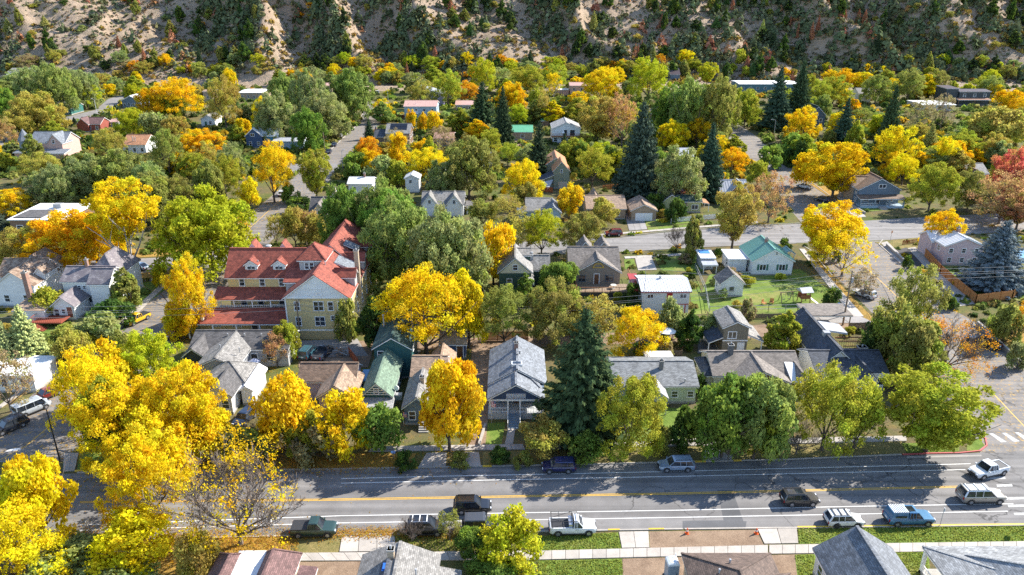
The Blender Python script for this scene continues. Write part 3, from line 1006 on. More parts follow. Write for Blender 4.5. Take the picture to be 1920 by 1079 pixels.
    def post(s, x, y, z0, z1, w=.14, mat=None):
        return s.part(MB().cbox(x, y, (z0 + z1) / 2, w, w, z1 - z0).cbox(x, y, z1 - .06, w + .1, w + .1, .12), 'post', mat or s.trim, uv=False)
    def railing(s, pts, z, h=.9, mat=None, name='railing', bal=True):
        mb = MB()
        for p, q in zip(pts, pts[1:]):
            mb.beam((*p, z + h), (*q, z + h), .09, .07); mb.beam((*p, z + .15), (*q, z + .15), .06, .06)
            L_ = math.hypot(q[0] - p[0], q[1] - p[1]); n = max(1, int(L_ / .35)) if bal else max(1, int(L_ / 1.6))
            for i in range(n + 1):
                t = i / n; x, y = p[0] + (q[0] - p[0]) * t, p[1] + (q[1] - p[1]) * t
                mb.cbox(x, y, z + h / 2, .04 if bal else .09, .04 if bal else .09, h)
        return s.part(mb, name, mat or s.trim, uv=False)
    def steps(s, x0, x1, y, n, rise=.18, run=.3, mat=None, zt=None):
        """n steps falling from height n*rise at y towards the viewer"""
        st = None
        for i in range(n):
            z = (n - i) * rise
            st = s.part(MB().box(x0, y - (i + 1) * run, 0, x1, y - i * run, z - .005 * i), 'step', mat or CONCF, uv=False)
    def autowin(s, faces='fr', z=1.0, w=.9, h=1.25, step=2.6, box=None, **kw):
        X0, X1, Y0, Y1 = box or s.wallbox
        for fc in faces:
            L_ = (X1 - X0) if fc in 'fb' else (Y1 - Y0)
            n = max(1, int(L_ / step))
            for i in range(n):
                s.win(fc, L_ * (i + .5) / n, z, w, h, box, **kw)

CONCF = concrete((.36, .34, .31), 'foundation_concrete')
BRICKM = brick((.26, .10, .06))
TANBR = brick((.42, .30, .18))

def runsolve(s, h, yr, pitch):
    lo, hi = .6, 14.0
    for _ in range(40):
        m = (lo + hi) / 2
        y = proj((s.O.x + s.W / 2, s.O.y + m, h + pitch * m))[1]
        if y > yr: lo = m
        else: hi = m
    return lo
def GXH(name, label, cat, nick, xl, xr, ye, h, yr, pitch, wall, roof, maxrun=7.5, body=True, **kw):
    """house whose ridge runs across the picture: front eave line (xl-xr, ye) at height h, ridge line at yr"""
    s = House(name, label, cat, nick, xl, xr, ye, h, wall, roof, **kw)
    s.run = min(maxrun, runsolve(s, h, yr, pitch)); s.rise = pitch * s.run
    s.gable('x', 0, s.W, 0, 2 * s.run, h, s.rise, body=body)
    s.D = 2 * s.run
    return s
def GYH(name, label, cat, nick, xl, xr, ye, h, ya, yend, wall, roof, mx=18, mn=4, body=True, **kw):
    """house whose gable faces the viewer: eave corners (xl, xr, ye), gable peak ya, far ridge end yend"""
    s = House(name, label, cat, nick, xl, xr, ye, h, wall, roof, **kw)
    s.rise = max(.5, height_at(s.O.y, ya) - h)
    s.D = max(mn, min(mx, G((xl + xr) / 2, yend, h + s.rise).y - s.O.y))
    s.gable('y', 0, s.W, 0, s.D, h, s.rise, body=body)
    return s

# colours (real surface colours)
W_WHITE = siding((.74, .74, .72)); W_CREAM = siding((.66, .60, .44)); W_YEL = siding((.66, .52, .25)); W_TAUPE = siding((.24, .205, .165))
W_TEAL = siding((.03, .11, .11)); W_GREEN = siding((.05, .10, .075)); W_BLUE = siding((.045, .085, .17)); W_LBLUE = siding((.34, .44, .52))
W_SAGE = siding((.24, .27, .20)); W_PALEG = siding((.52, .58, .47)); W_TAN = siding((.38, .28, .19)); W_BROWN = siding((.20, .12, .075)); W_PINK = siding((.60, .46, .46))
W_GREY = siding((.42, .42, .42)); W_DARK = siding((.045, .055, .06)); W_LAV = siding((.42, .38, .52)); W_LIME = siding((.46, .46, .22)); W_REDB = siding((.28, .07, .045))
W_SLATE = siding((.14, .19, .24)); W_BB = siding((.72, .73, .72), .3, True); W_ROSE = siding((.55, .36, .30))
R_RED = shingle((.27, .068, .042)); R_GREYD = shingle((.105, .098, .095)); R_GREY = shingle((.24, .225, .205)); R_LGREY = shingle((.34, .33, .315)); R_BROWN = shingle((.19, .125, .085))
R_TANB = shingle((.32, .22, .15)); R_PATCH = shingle((.19, .12, .08), .3, (.30, .22, .16)); R_PATCHG = shingle((.25, .22, .22), .4, (.14, .12, .13)); R_GREEN = shingle((.15, .215, .15))
R_DGREEN = shingle((.035, .075, .065)); R_SLATE = shingle((.07, .077, .092)); R_BLUEG = shingle((.19, .205, .225)); R_TAUPE = shingle((.20, .17, .145)); R_MAROON = shingle((.15, .082, .075)); R_ORANGE = shingle((.42, .20, .10))
R_BLACK = shingle((.035, .035, .04)); M_WHITE = metalroof((.72, .71, .70)); M_GREEN = metalroof((.20, .40, .33)); M_SALM = metalroof((.56, .33, .26)); M_GREENB = metalroof((.12, .38, .20)); M_GREY = metalroof((.42, .43, .45)); M_DARK = metalroof((.085, .055, .05)); M_RED = metalroof((.40, .05, .04)); M_BLUE = metalroof((.10, .30, .52)); M_ORANGE = metalroof((.55, .26, .13)); M_BROWNM = metalroof((.34, .18, .11))
F_WHITE = plain((.74, .73, .71), .7, 'white_flat_roof', var=.08)
REDDOOR = plain((.42, .02, .03), .45, 'red_paint'); GREENSH = plain((.05, .15, .11), .5, 'green_paint'); DOORB = plain((.13, .06, .03), .5, 'brown_door')

# ======== front row, nearest the viewer
s = House('corner_house', 'small house with white flat roof between two maroon shingled peaks beside the bare tree', 'house', 'the white and maroon roofed house', 428, 500, 1100, 3.1, W_CREAM, R_MAROON)
p = G(500, 1041, 3.1)
s.root.location.y = s.O.y = p.y - 9.0
a = s.L(443, 1046, 3.9).x; b = s.L(499, 1046, 3.9).x
s.shed(a, b, -2, 8.6, (3.9, 3.9, 4.0, 4.0), roof=F_WHITE)
a = s.L(486, 1049, 3.0).x; b = s.L(563, 1049, 3.0).x
s.hip(a, b, -1.5, 9.4, 3.0, 2.3)
a = s.L(404, 1049, 2.8).x; b = s.L(486, 1049, 2.8).x
s.hip(a, b, -1.5, 9.7, 2.8, 1.75)
s.shed(s.L(563, 1060, 2.4).x, s.L(598, 1060, 2.4).x, 1, 8.2, (2.6, 2.4, 2.4, 2.6))

s = House('grey_house', 'grey shingled house with a dark dormer and a blue tarp by its chimney', 'house', 'the grey house with a dormer', 680, 832, 1100, 3.0, W_GREY, shingle((.235, .22, .20)))
p = G(700, 1040, 3.0); s.root.location.y = s.O.y = p.y - 10
s.W = s.L(830, 1040, 3).x; s.root.location.x = s.O.x = G(680, 1038, 3).x; s.W = s.L(827, 1040, 3).x
s.gable('y', 0, s.W, 0, 10, 3.0, 1.7)
s.gable('y', s.W * .28, s.W * .52, -.5, 7.4, 3.9, .9, z0=3.0, roof=R_SLATE)
s.chimney(s.W * .42, 7.9, 3.5, 5.6, .6, mat=TANBR)
s.part(MB().box(s.W * .34, 5.9, 4.62, s.W * .40, 6.9, 4.72).cbox(s.W * .37, 6.4, 4.78, .35, .8, .1), 'tarp', plain((.02, .12, .45), .5))
s.shed(s.W, s.W + 2.2, 2, 8.5, (2.9, 2.4, 2.4, 2.9))
s.vent(s.W * .75, 6, 4.2); s.vent(s.W * .62, 3, 4.5)

s = House('brown_house', 'low house with wide brown hip roof next to the portable toilet', 'house', 'the brown hip roofed house', 1262, 1443, 1100, 3.0, W_TAN, shingle((.125, .085, .065)))
p = G(1300, 1037, 3.0); s.root.location.y = s.O.y = p.y - 12
s.root.location.x = s.O.x = G(1277, 1037, 3).x; s.W = s.L(1445, 1038, 3).x
s.hip(0, s.W, 0, 12, 3.0, 1.9)
s.hip(s.W * .55, s.L(1482, 1076, 2.9).x, -2, 9.3, 2.9, 1.6)
s.vent(s.W * .3, 8, 4.0); s.vent(s.W * .45, 9.3, 4.0)

s = House('gable_house', 'house with steep blue grey gable roof and white trim beside the lawn', 'house', 'the blue grey gable house', 1524, 1690, 1100, 3.1, W_WHITE, shingle((.15, .16, .175)))
p = G(1523, 1027, 3.1); s.root.location.x = s.O.x = p.x; s.root.location.y = s.O.y = p.y - 15
s.W = 2 * (G(1610, 990, 5.9).x - p.x)
s.gable('y', 0, s.W, 0, 15, 3.1, 2.75)
s.autowin('lr', 1.0)
s.vent(s.W * .72, 6, 4.6)

s = House('porch_house', 'house with pale grey hipped roofs, yellow wall and white porch columns', 'house', 'the yellow porch house', 1728, 1990, 1100, 3.2, W_YEL, shingle((.27, .275, .275)))
p = G(1729, 1024, 3.2); s.root.location.x = s.O.x = p.x; s.root.location.y = s.O.y = p.y - 13
s.W = 14
s.hip(0, 14, 1, 13, 3.2, 1.5, o=1.9)
s.hip(3.2, 13, -2, 11.2, 3.7, 2.6, z0=3.0, o=.5)
for yy in (12.7, 9.2, 5.5): s.post(.35, yy, 0, 2.95, .3)
s.railing([(.35, 12.7), (.35, 5.5)], .3, .8)
s.part(MB().box(.2, 1.2, 0, 13.8, 12.9, .35), 'porch_floor', CONCF)
s.win('l', 4, 1.1, 1.2, 1.4)
s.vent(8, 6.5, 6.0, .4); s.chimney(10.2, 7.6, 4.5, 6.9, .6, mat=BRICKM)

# ======== front row, across the main street
s = GXH('duplex_house', 'long house with dark grey ridge roof behind the yellow street trees, nearest the hotel', 'house', 'the long dark roofed duplex', 352, 541, 655, 3.2, 619.5, .42, W_GREY, R_GREYD)
cx = s.L(430, 640, 4).x
s.gable('y', s.L(392, 656, 3.2).x, s.L(470, 656, 3.2).x, -6.0, s.run, 3.25, s.rise - .1, roof=R_GREY)
s.hip(s.L(400, 690, 3).x, s.L(480, 690, 3).x, -10.5, -4.5, 3.1, 1.9, roof=R_GREY, wall=W_WHITE)
s.gable('y', s.L(392, 722, 3).x, s.L(452, 722, 3).x, -14.5, -8.5, 3.0, 1.7, roof=R_GREYD, wall=W_WHITE)
s.gable('y', s.L(452, 722, 2.6).x, s.L(482, 722, 2.6).x, -12, -5, 2.6, .7, roof=M_WHITE, wall=W_WHITE)
s.gable('y', -.2, s.L(392, 660, 3).x, -2.5, s.run, 3.1, 1.4, roof=R_GREYD, wall=W_DARK)
for k in range(4): s.vent(s.W * (.35 + .17 * k), s.run * .7, 3.2 + s.rise * .7, .3)
s.win('f', 1.5, 1.0, 1.0, 1.3, box=(s.L(392, 722, 3).x + .3, s.L(452, 722, 3).x - .3, -14.15, -9)); s.win('f', 3.0, 1.0, .9, 1.3, box=(s.L(392, 722, 3).x + .3, s.L(452, 722, 3).x - .3, -14.15, -9))
s.door('f', s.W * .62, box=(0.35, s.W - .35, .35, 8)); s.win('f', s.W * .78, 1, 1.1, 1.2)
s.vent(s.L(405, 668, 4).x, -2, 4.5, .35); s.vent(s.L(446, 668, 4).x, -3, 4.5, .35)

s = GXH('pink_house', 'brown shingled house with mauve side wall and tan cross gable beside the green house', 'house', 'the brown roofed mauve house', 556, 668, 716, 3.2, 680, .62, siding((.52, .42, .46)), R_BROWN)
s.gable('y', s.L(596, 735, 3).x, s.L(672, 735, 3).x, -4.2, s.run, 3.0, s.rise + .1, roof=R_TANB)
s.autowin('r', 1.0); s.win('f', 2.0, 1.0, 1.1, 1.2, box=(s.L(596, 735, 3).x + .35, s.L(672, 735, 3).x - .35, -3.85, 0)); s.door('f', 4.0, mat=DOORB, box=(s.L(596, 735, 3).x + .35, s.L(672, 735, 3).x - .35, -3.85, 0))
s.part(MB().box(s.W, s.run * .6, 2.3, s.W + 1.6, s.D - .3, 2.45), 'awning', M_BLUE)

s = GYH('green_house', 'teal house with green shingled front gable striped in white', 'house', 'the teal green house', 674, 737, 745, 3.0, 719, 652, W_TEAL, R_GREEN)
s.gable('y', s.L(693, 661, 5.2).x, s.L(771, 661, 5.2).x, s.D - .5, s.D + 8.5, 5.2, 1.9, roof=R_DGREEN)  # rear roof in darker green: the shade lying on it is painted in
gx0, gx1, gy0 = s.wallbox[0], s.wallbox[1], s.wallbox[2]
gm_ = (gx0 + gx1) / 2
for k in range(5):
    hw = (gx1 - gx0) / 2 * (1 - k * .17) * .92
    s.part(MB().box(gm_ - hw, gy0 - .03, 3.15 + k * .33, gm_ + hw, gy0 + .02, 3.27 + k * .33), 'gable_stripe', WHITE, uv=False)
s.win('f', (gx1 - gx0) / 2, 3.3, .55, .8); s.win('f', (gx1 - gx0) * .3, 1.0, .9, 1.2); s.door('f', (gx1 - gx0) * .75, mat=DOORB)
s.shed(gx0, gx1 + .5, gy0 - 2.2, gy0 + .05, (2.3, 2.3, 2.75, 2.75), roof=R_LGREY, body=False)
for u in (gx0 + .2, gx1 + .3): s.post(u, gy0 - 2.0, 0, 2.1)
bx_ = (s.L(693, 661, 5.2).x + .35, s.L(771, 661, 5.2).x - .35, s.D - .15, s.D + 8)
s.win('f', 1.0, 3.6, .8, 1.0, box=bx_); s.win('r', 3, 3.4, .9, 1.1, box=bx_); s.win('r', 3, 1.0, .9, 1.1, box=bx_); s.win('r', 3, 1.0, .9, 1.2); s.win('r', 7, 1.0, .9, 1.2)
s.vent(s.L(713, 620, 7).x, s.D + 5.5, 6.5, 1.6, .12)
s.part(MB().cbox(s.W + .3, 3.0, 1.4, .9, .8, .8).cbox(s.W + .3, 2.59, 1.4, .7, .03, .6), 'swamp_cooler', GREYM)
dsh = s.part(MB().tube((s.W - .1, 2.2, 2.7), (s.W + .3, 1.9, 3.4), .03), 'dish_arm', GREYM)
s.part(MB().tube((s.W + .3, 1.9, 3.4), (s.W + .22, 1.75, 3.42), .35, .4, 12), 'satellite_dish', WHITE, dsh)

s = GXH('tan_cottage', 'small cottage with tan grey cross gabled roofs half hidden by the round maple', 'house', 'the tan roofed cottage', 768, 838, 707, 3.2, 667, .5, W_SLATE, R_TANB)
s.gable('y', s.L(800, 704, 3.2).x, s.L(850, 704, 3.2).x, -2.5, s.D + 1, 3.2, s.rise * .95, roof=R_TANB)
s.gable('y', s.L(752, 766, 2.7).x, s.L(812, 766, 2.7).x, -8.2, .5, 2.8, 1.7, roof=R_GREY)
s.autowin('f', 1.0); bxc = (s.L(752, 766, 2.7).x + .35, s.L(812, 766, 2.7).x - .35, -7.85, 0)
s.win('f', 1.1, .9, .8, 1.2, box=bxc); s.door('f', 2.6, box=bxc)
s.steps(bxc[0] + 2.1, bxc[0] + 3.4, bxc[2] - .2, 6)
s.chimney(s.L(791, 718, 4.4).x, -3.5, 3, 5.2, .6, mat=TANBR)

s = GXH('blue_garage', 'navy blue backyard garage with a mottled tan roof by the gravel lane', 'garage', 'the navy blue garage', 822, 876, 646, 2.7, 622, .45, W_BLUE, shingle((.30, .25, .19), .4, (.19, .15, .1)))
s.door('f', s.W * .66, mat=DOORB); s.win('f', s.W * .25, 1, .7, .8); s.win('r', 2.5, 1, .8, .9)

s = House('bungalow', 'blue grey craftsman bungalow with a gabled front porch and white steps rail', 'house', 'the grey blue bungalow', 913, 1022, 749, 3.3, W_SLATE, R_BLUEG)
s.rise = height_at(s.O.y, 721) - 3.3
s.gable('y', 0, s.W, 0, 6.2, 3.3, s.rise, body=False)
nv = plain((.035, .06, .12), .6, 'navy_paint'); fm = s.W / 2
s.part(MB().prism([(.35, 3.12), (s.W - .35, 3.12), (fm, 3.02 + s.rise)], 'y', .32, .5), 'gable_wall', nv)
for k in range(4): s.part(MB().box(fm - 1.35, .24, 3.3 + k * .2, fm + 1.35, .33, 3.38 + k * .2), 'gable_slat', WHITE, uv=False)
s.part(MB().box(.1, .25, 2.86, s.W - .1, .5, 3.12), 'porch_beam', WHITE, uv=False)
for u in (.4, s.W * .36, s.W * .57, s.W - .4): s.post(u, .45, .9, 2.9, .22)
s.part(MB().box(.1, .2, 0, s.W - .1, 3.0, .95), 'porch_floor', siding((.45, .46, .46)))
s.railing([(.4, .4), (s.W * .36, .4)], .95, .75); s.railing([(s.W * .57, .4), (s.W - .4, .4)], .95, .75)
s.steps(s.W * .37, s.W * .56, .2, 6, .16, .42, mat=plain((.16, .22, .28), .7, 'blue_grey_steps'))
for u in (s.W * .36, s.W * .57): s.part(MB().beam((u, .2, 1.75), (u, -2.4, 1.0), .07).beam((u, -2.4, 0), (u, -2.4, 1.0), .09).beam((u, .2, 1.3), (u, -2.4, .5), .05), 'stair_rail', WHITE, uv=False)
mx0, mx1 = s.L(914, 721, 3.6).x, s.L(1026, 721, 3.6).x
my0 = s.L(914, 721, 3.6).y; my1 = s.L(969, 630, 6.0).y
s.gable('y', mx0, mx1, my0, my1, 3.6, 2.4)
s.hip(mx0 + 1.0, mx1 - 1.0, my0 - 1.2, my0 + 6.5, 3.8, 2.0, body=False)
s.wallbox = (mx0 + .5, mx1 - .5, 3.0, my1 - .5)
s.part(MB().box(mx0 + .5, 3.0, 0, mx1 - .5, my0 + .5, 3.5), 'wall', W_SLATE)
s.door('f', s.W * .45, z=.95, mat=DOORB); s.win('f', s.W * .72, 1.5, 1.0, 1.2); s.win('f', s.W * .87, 1.5, 1.0, 1.2); s.win('f', s.W * .2, 1.5, 1.2, 1.2)
s.autowin('r', 1.3, step=3.2)
q = s.L(969, 681, 6.0)
s.part(MB().box(q.x - .75, q.y - .5, 5.2, q.x + .75, q.y + .5, 6.05), 'skylight', WHITE, uv=False); s.part(MB().box(q.x - .6, q.y - .38, 6.05, q.x + .6, q.y + .38, 6.08), 'skylight_pane', GLASS, uv=False)
q = s.L(968, 652, 6.0); s.chimney(q.x, q.y, 4.8, 6.9, .6); s.vent(q.x + .5, q.y - 1.6, 5.8, .4, .15); s.vent(q.x + .2, q.y - 2.4, 5.9, .3, .12)
BUNG = s

s = GXH('white_ranch', 'low pale house with smooth grey roof and a small gabled stoop beside the great spruce', 'house', 'the low grey roofed house', 1150, 1312, 725, 3.0, 677, .36, W_PALEG, shingle((.20, .205, .205)))
s.gable('y', s.L(1212, 735, 2.7).x, s.L(1250, 735, 2.7).x, -3.0, 2.0, 2.7, 1.1, roof=R_LGREY, body=False)
for u in (s.L(1216, 735, 2.7).x + .2, s.L(1246, 735, 2.7).x): s.post(u, -2.7, 0, 2.45)
s.door('f', s.L(1233, 735, 2.7).x, mat=WHITE); s.win('f', s.L(1265, 735, 2.7).x, 1.1, .8, .9); s.win('f', s.L(1180, 735, 2.7).x, 1.1, 1.2, .9); s.win('f', s.L(1295, 735, 2.7).x, 1.1, .8, .9)
s.shed(s.W * .50, s.W * .86, s.D - .2, s.D + 2.8, (2.9, 2.9, 2.6, 2.6), roof=M_WHITE, body=False)
for u in (.52, .84): s.post(s.W * u, s.D + 2.6, 0, 2.4)
q = s.L(1240, 684, 4.8); s.chimney(q.x, q.y, 3.5, 5.5, .55, mat=plain((.2, .19, .18), .8)); s.vent(s.W * .84, .8, 3.4, .3)

s = GXH('brown_bungalow', 'brown shingled bungalow with a wide front gable and white porch roof panel', 'house', 'the brown bungalow', 1336, 1507, 705, 3.4, 658.5, .46, W_CREAM, R_TAUPE)
s.gable('y', s.L(1372, 712, 3.4).x, s.L(1480, 712, 3.4).x, -2.2, s.run, 3.4, s.rise * .96, wall=W_BROWN)
bb = (s.L(1372, 712, 3.4).x + .35, s.L(1480, 712, 3.4).x - .35, -1.85, 0)
bw = bb[1] - bb[0]
s.win('f', bw * .5, 3.6, .9, .9, box=bb); s.win('f', bw * .78, .9, 1.2, 1.5, box=bb); s.win('f', bw * .35, .9, 1.2, 1.5, box=bb)
s.shed(s.L(1479, 712, 3).x, s.L(1490, 712, 3).x + 1, -1.5, s.run * .55, (3.3, 3.1, 4.4, 4.5), roof=F_WHITE, body=False)
s.gable('y', s.L(1482, 708, 3).x, s.L(1512, 708, 3).x, -1.4, s.run * .8, 3.0, 1.5)
s.hip(s.L(1312, 695, 3).x, s.L(1340, 695, 3).x, .6, 6.4, 3.1, .7, roof=R_SLATE)
q = s.L(1370, 655, 5.8); s.chimney(q.x, q.y, 4.2, 6.6, .7, mat=plain((.16, .15, .15), .8))
s.part(MB().cbox(s.L(1331, 668, 4).x, 4.0, 4.0, .8, .8, .8), 'swamp_cooler', GREYM)

s = GYH('carriage_house', 'two storey taupe house with a single square upper window and beige gable roof', 'house', 'the taupe two storey house', 1355, 1410, 615, 5.1, 603, 573, siding((.20, .175, .13), .4, True), R_GREY, mx=9, trim=WHITE)
gx_ = s.wallbox[1] - s.wallbox[0]
s.win('f', gx_ * .36, 3.1, 1.25, 1.1, mull='v'); s.door('f', gx_ * .75, mat=WHITE); s.win('r', 2, 3.1, .8, 1); s.win('r', 2, .9, .8, 1)
s.part(MB().box(s.wallbox[0] - .03, s.wallbox[2] - .05, 2.55, s.wallbox[1] + .03, s.wallbox[2] + .02, 2.75), 'band_board', WHITE, uv=False)
s.shed(s.W - .3, s.W + 2.4, .5, 6.5, (3.7, 2.5, 2.5, 3.7), roof=R_GREY, body=False); s.post(s.W + 2.2, .8, 0, 2.3); s.post(s.W + 2.2, 6.2, 0, 2.3)
s.shed(-2.0, .4, .2, 6, (2.4, 3.4, 3.4, 2.4), roof=R_SLATE, body=False); s.post(-1.8, .5, 0, 2.2); s.post(-1.8, 5.7, 0, 2.2)

s = GXH('slate_house', 'long white house with dark slate roof, brick chimney and gabled front stoop', 'house', 'the dark slate roofed house', 1530, 1668, 699, 3.1, 657, .42, W_WHITE, R_SLATE)
x0, x1 = s.L(1532, 677, 3.1).x, s.L(1602, 677, 3.1).x
s.gable('y', x0, x1, s.run * .6, s.L(1500, 607, 3.1).y, 3.15, 2.4)
s.gable('y', s.L(1608, 709, 2.8).x, s.L(1641, 709, 2.8).x, -2.4, s.run, 2.9, 1.5, body=False)
for u in (s.L(1612, 709, 2.8).x, s.L(1638, 709, 2.8).x): s.post(u, -2.1, 0, 2.6)
s.door('f', s.L(1622, 709, 2.8).x, mat=WHITE); s.steps(s.L(1616, 709, 2.8).x, s.L(1632, 709, 2.8).x, -2.2, 5)
s.win('f', s.L(1655, 705, 2.8).x, .9, 1.1, 1.2); s.win('f', s.L(1580, 705, 2.8).x, .9, 1.1, 1.2); s.autowin('r', 1.0)
bl = (x0 + .35, x1 - .35, s.run * .6 + .35, s.L(1500, 607, 3.1).y - .35); s.autowin('l', 1.1, box=bl, step=4)
q = s.L(1607, 650, 4.6); s.chimney(q.x + .4, q.y - .8, 0, 5.0, 1.2, .9, mat=BRICKM)
q = s.L(1549, 628, 5.3); s.part(MB().cbox(q.x, q.y, 5.3, 1.0, .9, 1.1), 'roof_cooler', GREYM)
q = s.L(1545, 612, 5.2); s.shed(q.x - .6, q.x + 3.0, q.y - 2.2, q.y + 1.4, (5.55, 5.0, 5.0, 5.55), roof=M_GREY, body=False)
s.gable('y', s.L(1508, 602, 3).x, s.L(1535, 602, 3).x, bl[3] + 1.5, bl[3] + 6, 2.8, 1.0)
s.part(MB().box(x1 + .5, s.run * 1.2, .5, x1 + 6, s.run * 1.2 + 8, .62), 'deck', WOOD2)
s.railing([(x1 + .6, s.run * 1.2 + 8), (x1 + 6, s.run * 1.2 + 8), (x1 + 6, s.run * 1.2)], .6, 1.6, WOOD)
for k in range(5): s.part(MB().box(x1 + .5, s.run * 1.2 + 1 + k * 1.6, 2.9, x1 + 6, s.run * 1.2 + 1.12 + k * 1.6, 3.05), 'pergola_beam', WOOD, uv=False)

# ======== second row
# the hotel: yellow three storey house with red roofs, built from surveyed points
s = House('hotel', 'big three storey yellow guest house with red gabled roofs and stacked porches', 'hotel', 'the red roofed yellow hotel', 418, 573, 522, 8.6, W_YEL, R_RED)
s.root.location = s.O = Vector((0, 0, 0))
s.xl, s.xr = 380, 700
s.wallbox = (-50.0, -38.0, 122.9, 131.0)
s.gable('x', -50.6, -36, 122.4, 131.2, 8.6, 4.0, o=.4)
s.gable('y', -38.6, -27.0, 115.2, 142.5, 7.6, 4.3, o=.45)
HB = (-38.15, -27.45, 115.65, 142)
# white boarded gable face
s.part(MB().prism([(-37.95, 7.75), (-27.65, 7.75), (-32.8, 11.45)], 'y', 115.56, 115.66), 'gable_wall', W_BB)
s.part(MB().box(-38.2, 115.5, 7.5, -27.4, 115.64, 7.75), 'band_board', WHITE, uv=False)
s.part(MB().box(-38.2, 115.56, 1.55, -27.4, 115.64, 1.75), 'band_board', WHITE, uv=False)
for x in (-38.1, -27.5): s.part(MB().cbox(x, 115.62, 4.5, .22, .1, 6.0), 'corner_board', WHITE, uv=False)
hw = HB[1] - HB[0]
for z in (2.5, 5.3):
    s.win('f', hw * .48, z, .7, 1.55, box=HB); s.win('f', hw * .56, z, .7, 1.55, box=HB)
    s.win('f', hw * .18, z, .8, 1.5, box=HB)
s.win('f', hw * .71, 5.35, .8, 1.45, box=HB); s.win('f', hw * .865, 5.35, .8, 1.45, box=HB); s.win('f', hw * .73, 3.5, .6, .75, box=HB)
GBX = (HB[0], HB[1], 115.58, 142)
s.win('f', hw * .455, 8.1, .7, 1.1, box=GBX); s.win('f', hw * .55, 8.1, .7, 1.1, box=GBX); s.win('f', hw * .5, 10.2, .35, .6, box=GBX)
s.win('f', hw * .55, .5, .7, .8, box=HB)
for k in range(6):
    for z in (2.4, 5.2): s.win('r', 2.2 + k * 4.3, z, .8, 1.5, box=HB)
# third floor windows over the porch
WB = (-50.2, -37.5, 122.8, 131)
for u in (2.5, 6.1, 9.5): s.win('f', u, 6.95, .8, 1.35, box=WB)
# porch roofs
s.shed(-52.2, -38.3, 119.9, 122.9, (5.5, 5.5, 6.75, 6.75), body=False, name='porch_roof')
s.shed(-53.6, -38.3, 115.4, 119.9, (2.9, 2.9, 4.0, 4.0), body=False, name='porch_roof')
s.shed(-55.6, -53.6, 115.4, 121.0, (2.7, 2.9, 4.0, 2.7), body=False, name='porch_roof')
s.part(MB().box(-52.0, 120.1, 3.0, -38.3, 122.7, 3.25), 'balcony_floor', CONCF)
for u in (-51.8, -48.6, -45.4, -42.2, -38.7): s.post(u, 120.2, 3.2, 5.3, .18)
s.railing([(-51.8, 120.2), (-38.7, 120.2)], 3.3, 1.0); s.railing([(-51.8, 120.2), (-51.8, 122.6)], 3.3, 1.0)
for u in (2.0, 5.0, 8.8): s.door('f', u + .4, box=WB, z=3.3, mat=GLASS); 
for u in (-55.2, -51.0, -47.0, -43.0, -39.0): s.post(u, 115.7, 0, 2.7, .2)
s.part(MB().box(-54.5, 118.6, 0, -38.2, 122.6, 2.9), 'wall', W_YEL)
LB = (-54.5, -38.2, 118.6, 122)
for u in (3, 6.5): s.win('f', u, 1.0, 1.4, 1.2, box=LB)
s.door('f', 9.6, box=LB, mat=DARK); s.win('f', 11.6, 1.4, .8, .6, box=LB); s.door('f', 14.0, box=LB, mat=DARK)
# dormers
def hdormer(xc, y0, w, z0, z1, back, win=2, roofm=R_RED):
    s.gable('y', xc - w / 2 - .3, xc + w / 2 + .3, y0 - .35, back, z1, w * .42, z0=z0, wall=W_BB, o=.3)
    bx = (xc - w / 2, xc + w / 2, y0, back)
    for k in range(win): s.win('f', w * (.5 + (k - (win - 1) / 2) * .3), z1 - 1.35, .62, 1.0, box=bx)
hdormer(-46.0, 123.6, 2.3, 8.9, 10.6, 127.0); hdormer(-41.1, 123.6, 2.3, 8.9, 10.6, 127.0)
s.hip(-37.6, -32.2, 122.2, 128.5, 11.9, 2.2, z0=8.5, wall=W_GREY, o=.35)
DB = (-37.25, -32.55, 122.55, 128); s.win('f', 1.4, 10.2, .65, 1.1, box=DB); s.win('f', 2.25, 10.2, .65, 1.1, box=DB)
s.shed(-39.6, -34.8, 119.6, 123.4, (8.8, 8.8, 10.2, 10.2), wall=W_GREY, z0=7.0)
# back roofs and wing
s.gable('y', -37.8, -28.2, 128, 142.6, 8.6, 4.2, o=.4)
s.hip(-37.6, -28.4, 137.5, 147.5, 8.6, 4.6, o=.4)
for (yy, w) in ((119.9, 2.9), (128.2, 3.0), (136.5, 3.6)):
    s.gable('x', -31.0, -26.7, yy, yy + w, 9.6, 1.2, z0=7.4, wall=W_GREY, o=.3)
s.shed(-31.5, -27.4, 123.6, 127.8, (11.0, 9.4, 9.4, 11.0), roof=R_BLUEG, z0=7.5, wall=W_GREY); s.shed(-31.6, -28.6, 132, 135, (11.6, 10.4, 10.4, 11.6), roof=R_BLUEG, body=False)
for xc in (-47.0, -41.5): s.gable('y', xc - 1.3, xc + 1.3, 128, 131.0, 11.6, 1.5, z0=9, wall=W_BB, o=.25)
s.chimney(-27.1, 122.8, 5.0, 13.6, .75, .75, mat=TANBR)
s.vent(-43.8, 127.5, 12.3, .5, .35); s.vent(-36, 124.5, 12, .4, .1); s.vent(-45, 124.5, 10.6, .4); s.vent(-32.2, 121, 11.6, .5)
ds = s.part(MB().tube((-52.6, 116.2, 3.0), (-52.6, 116.0, 3.6), .04), 'dish_arm', GREYM); s.part(MB().tube((-52.6, 116.0, 3.6), (-52.68, 115.86, 3.66), .3, .34, 12), 'satellite_dish', WHITE, ds)
s.part(MB().box(-38.3, 115.3, 0, -27.3, 115.7, 1.55), 'foundation', siding((.55, .42, .2)))
s.rects = [(-56, -27, 115, 148)]; s.ye = 560; s.depth = 30

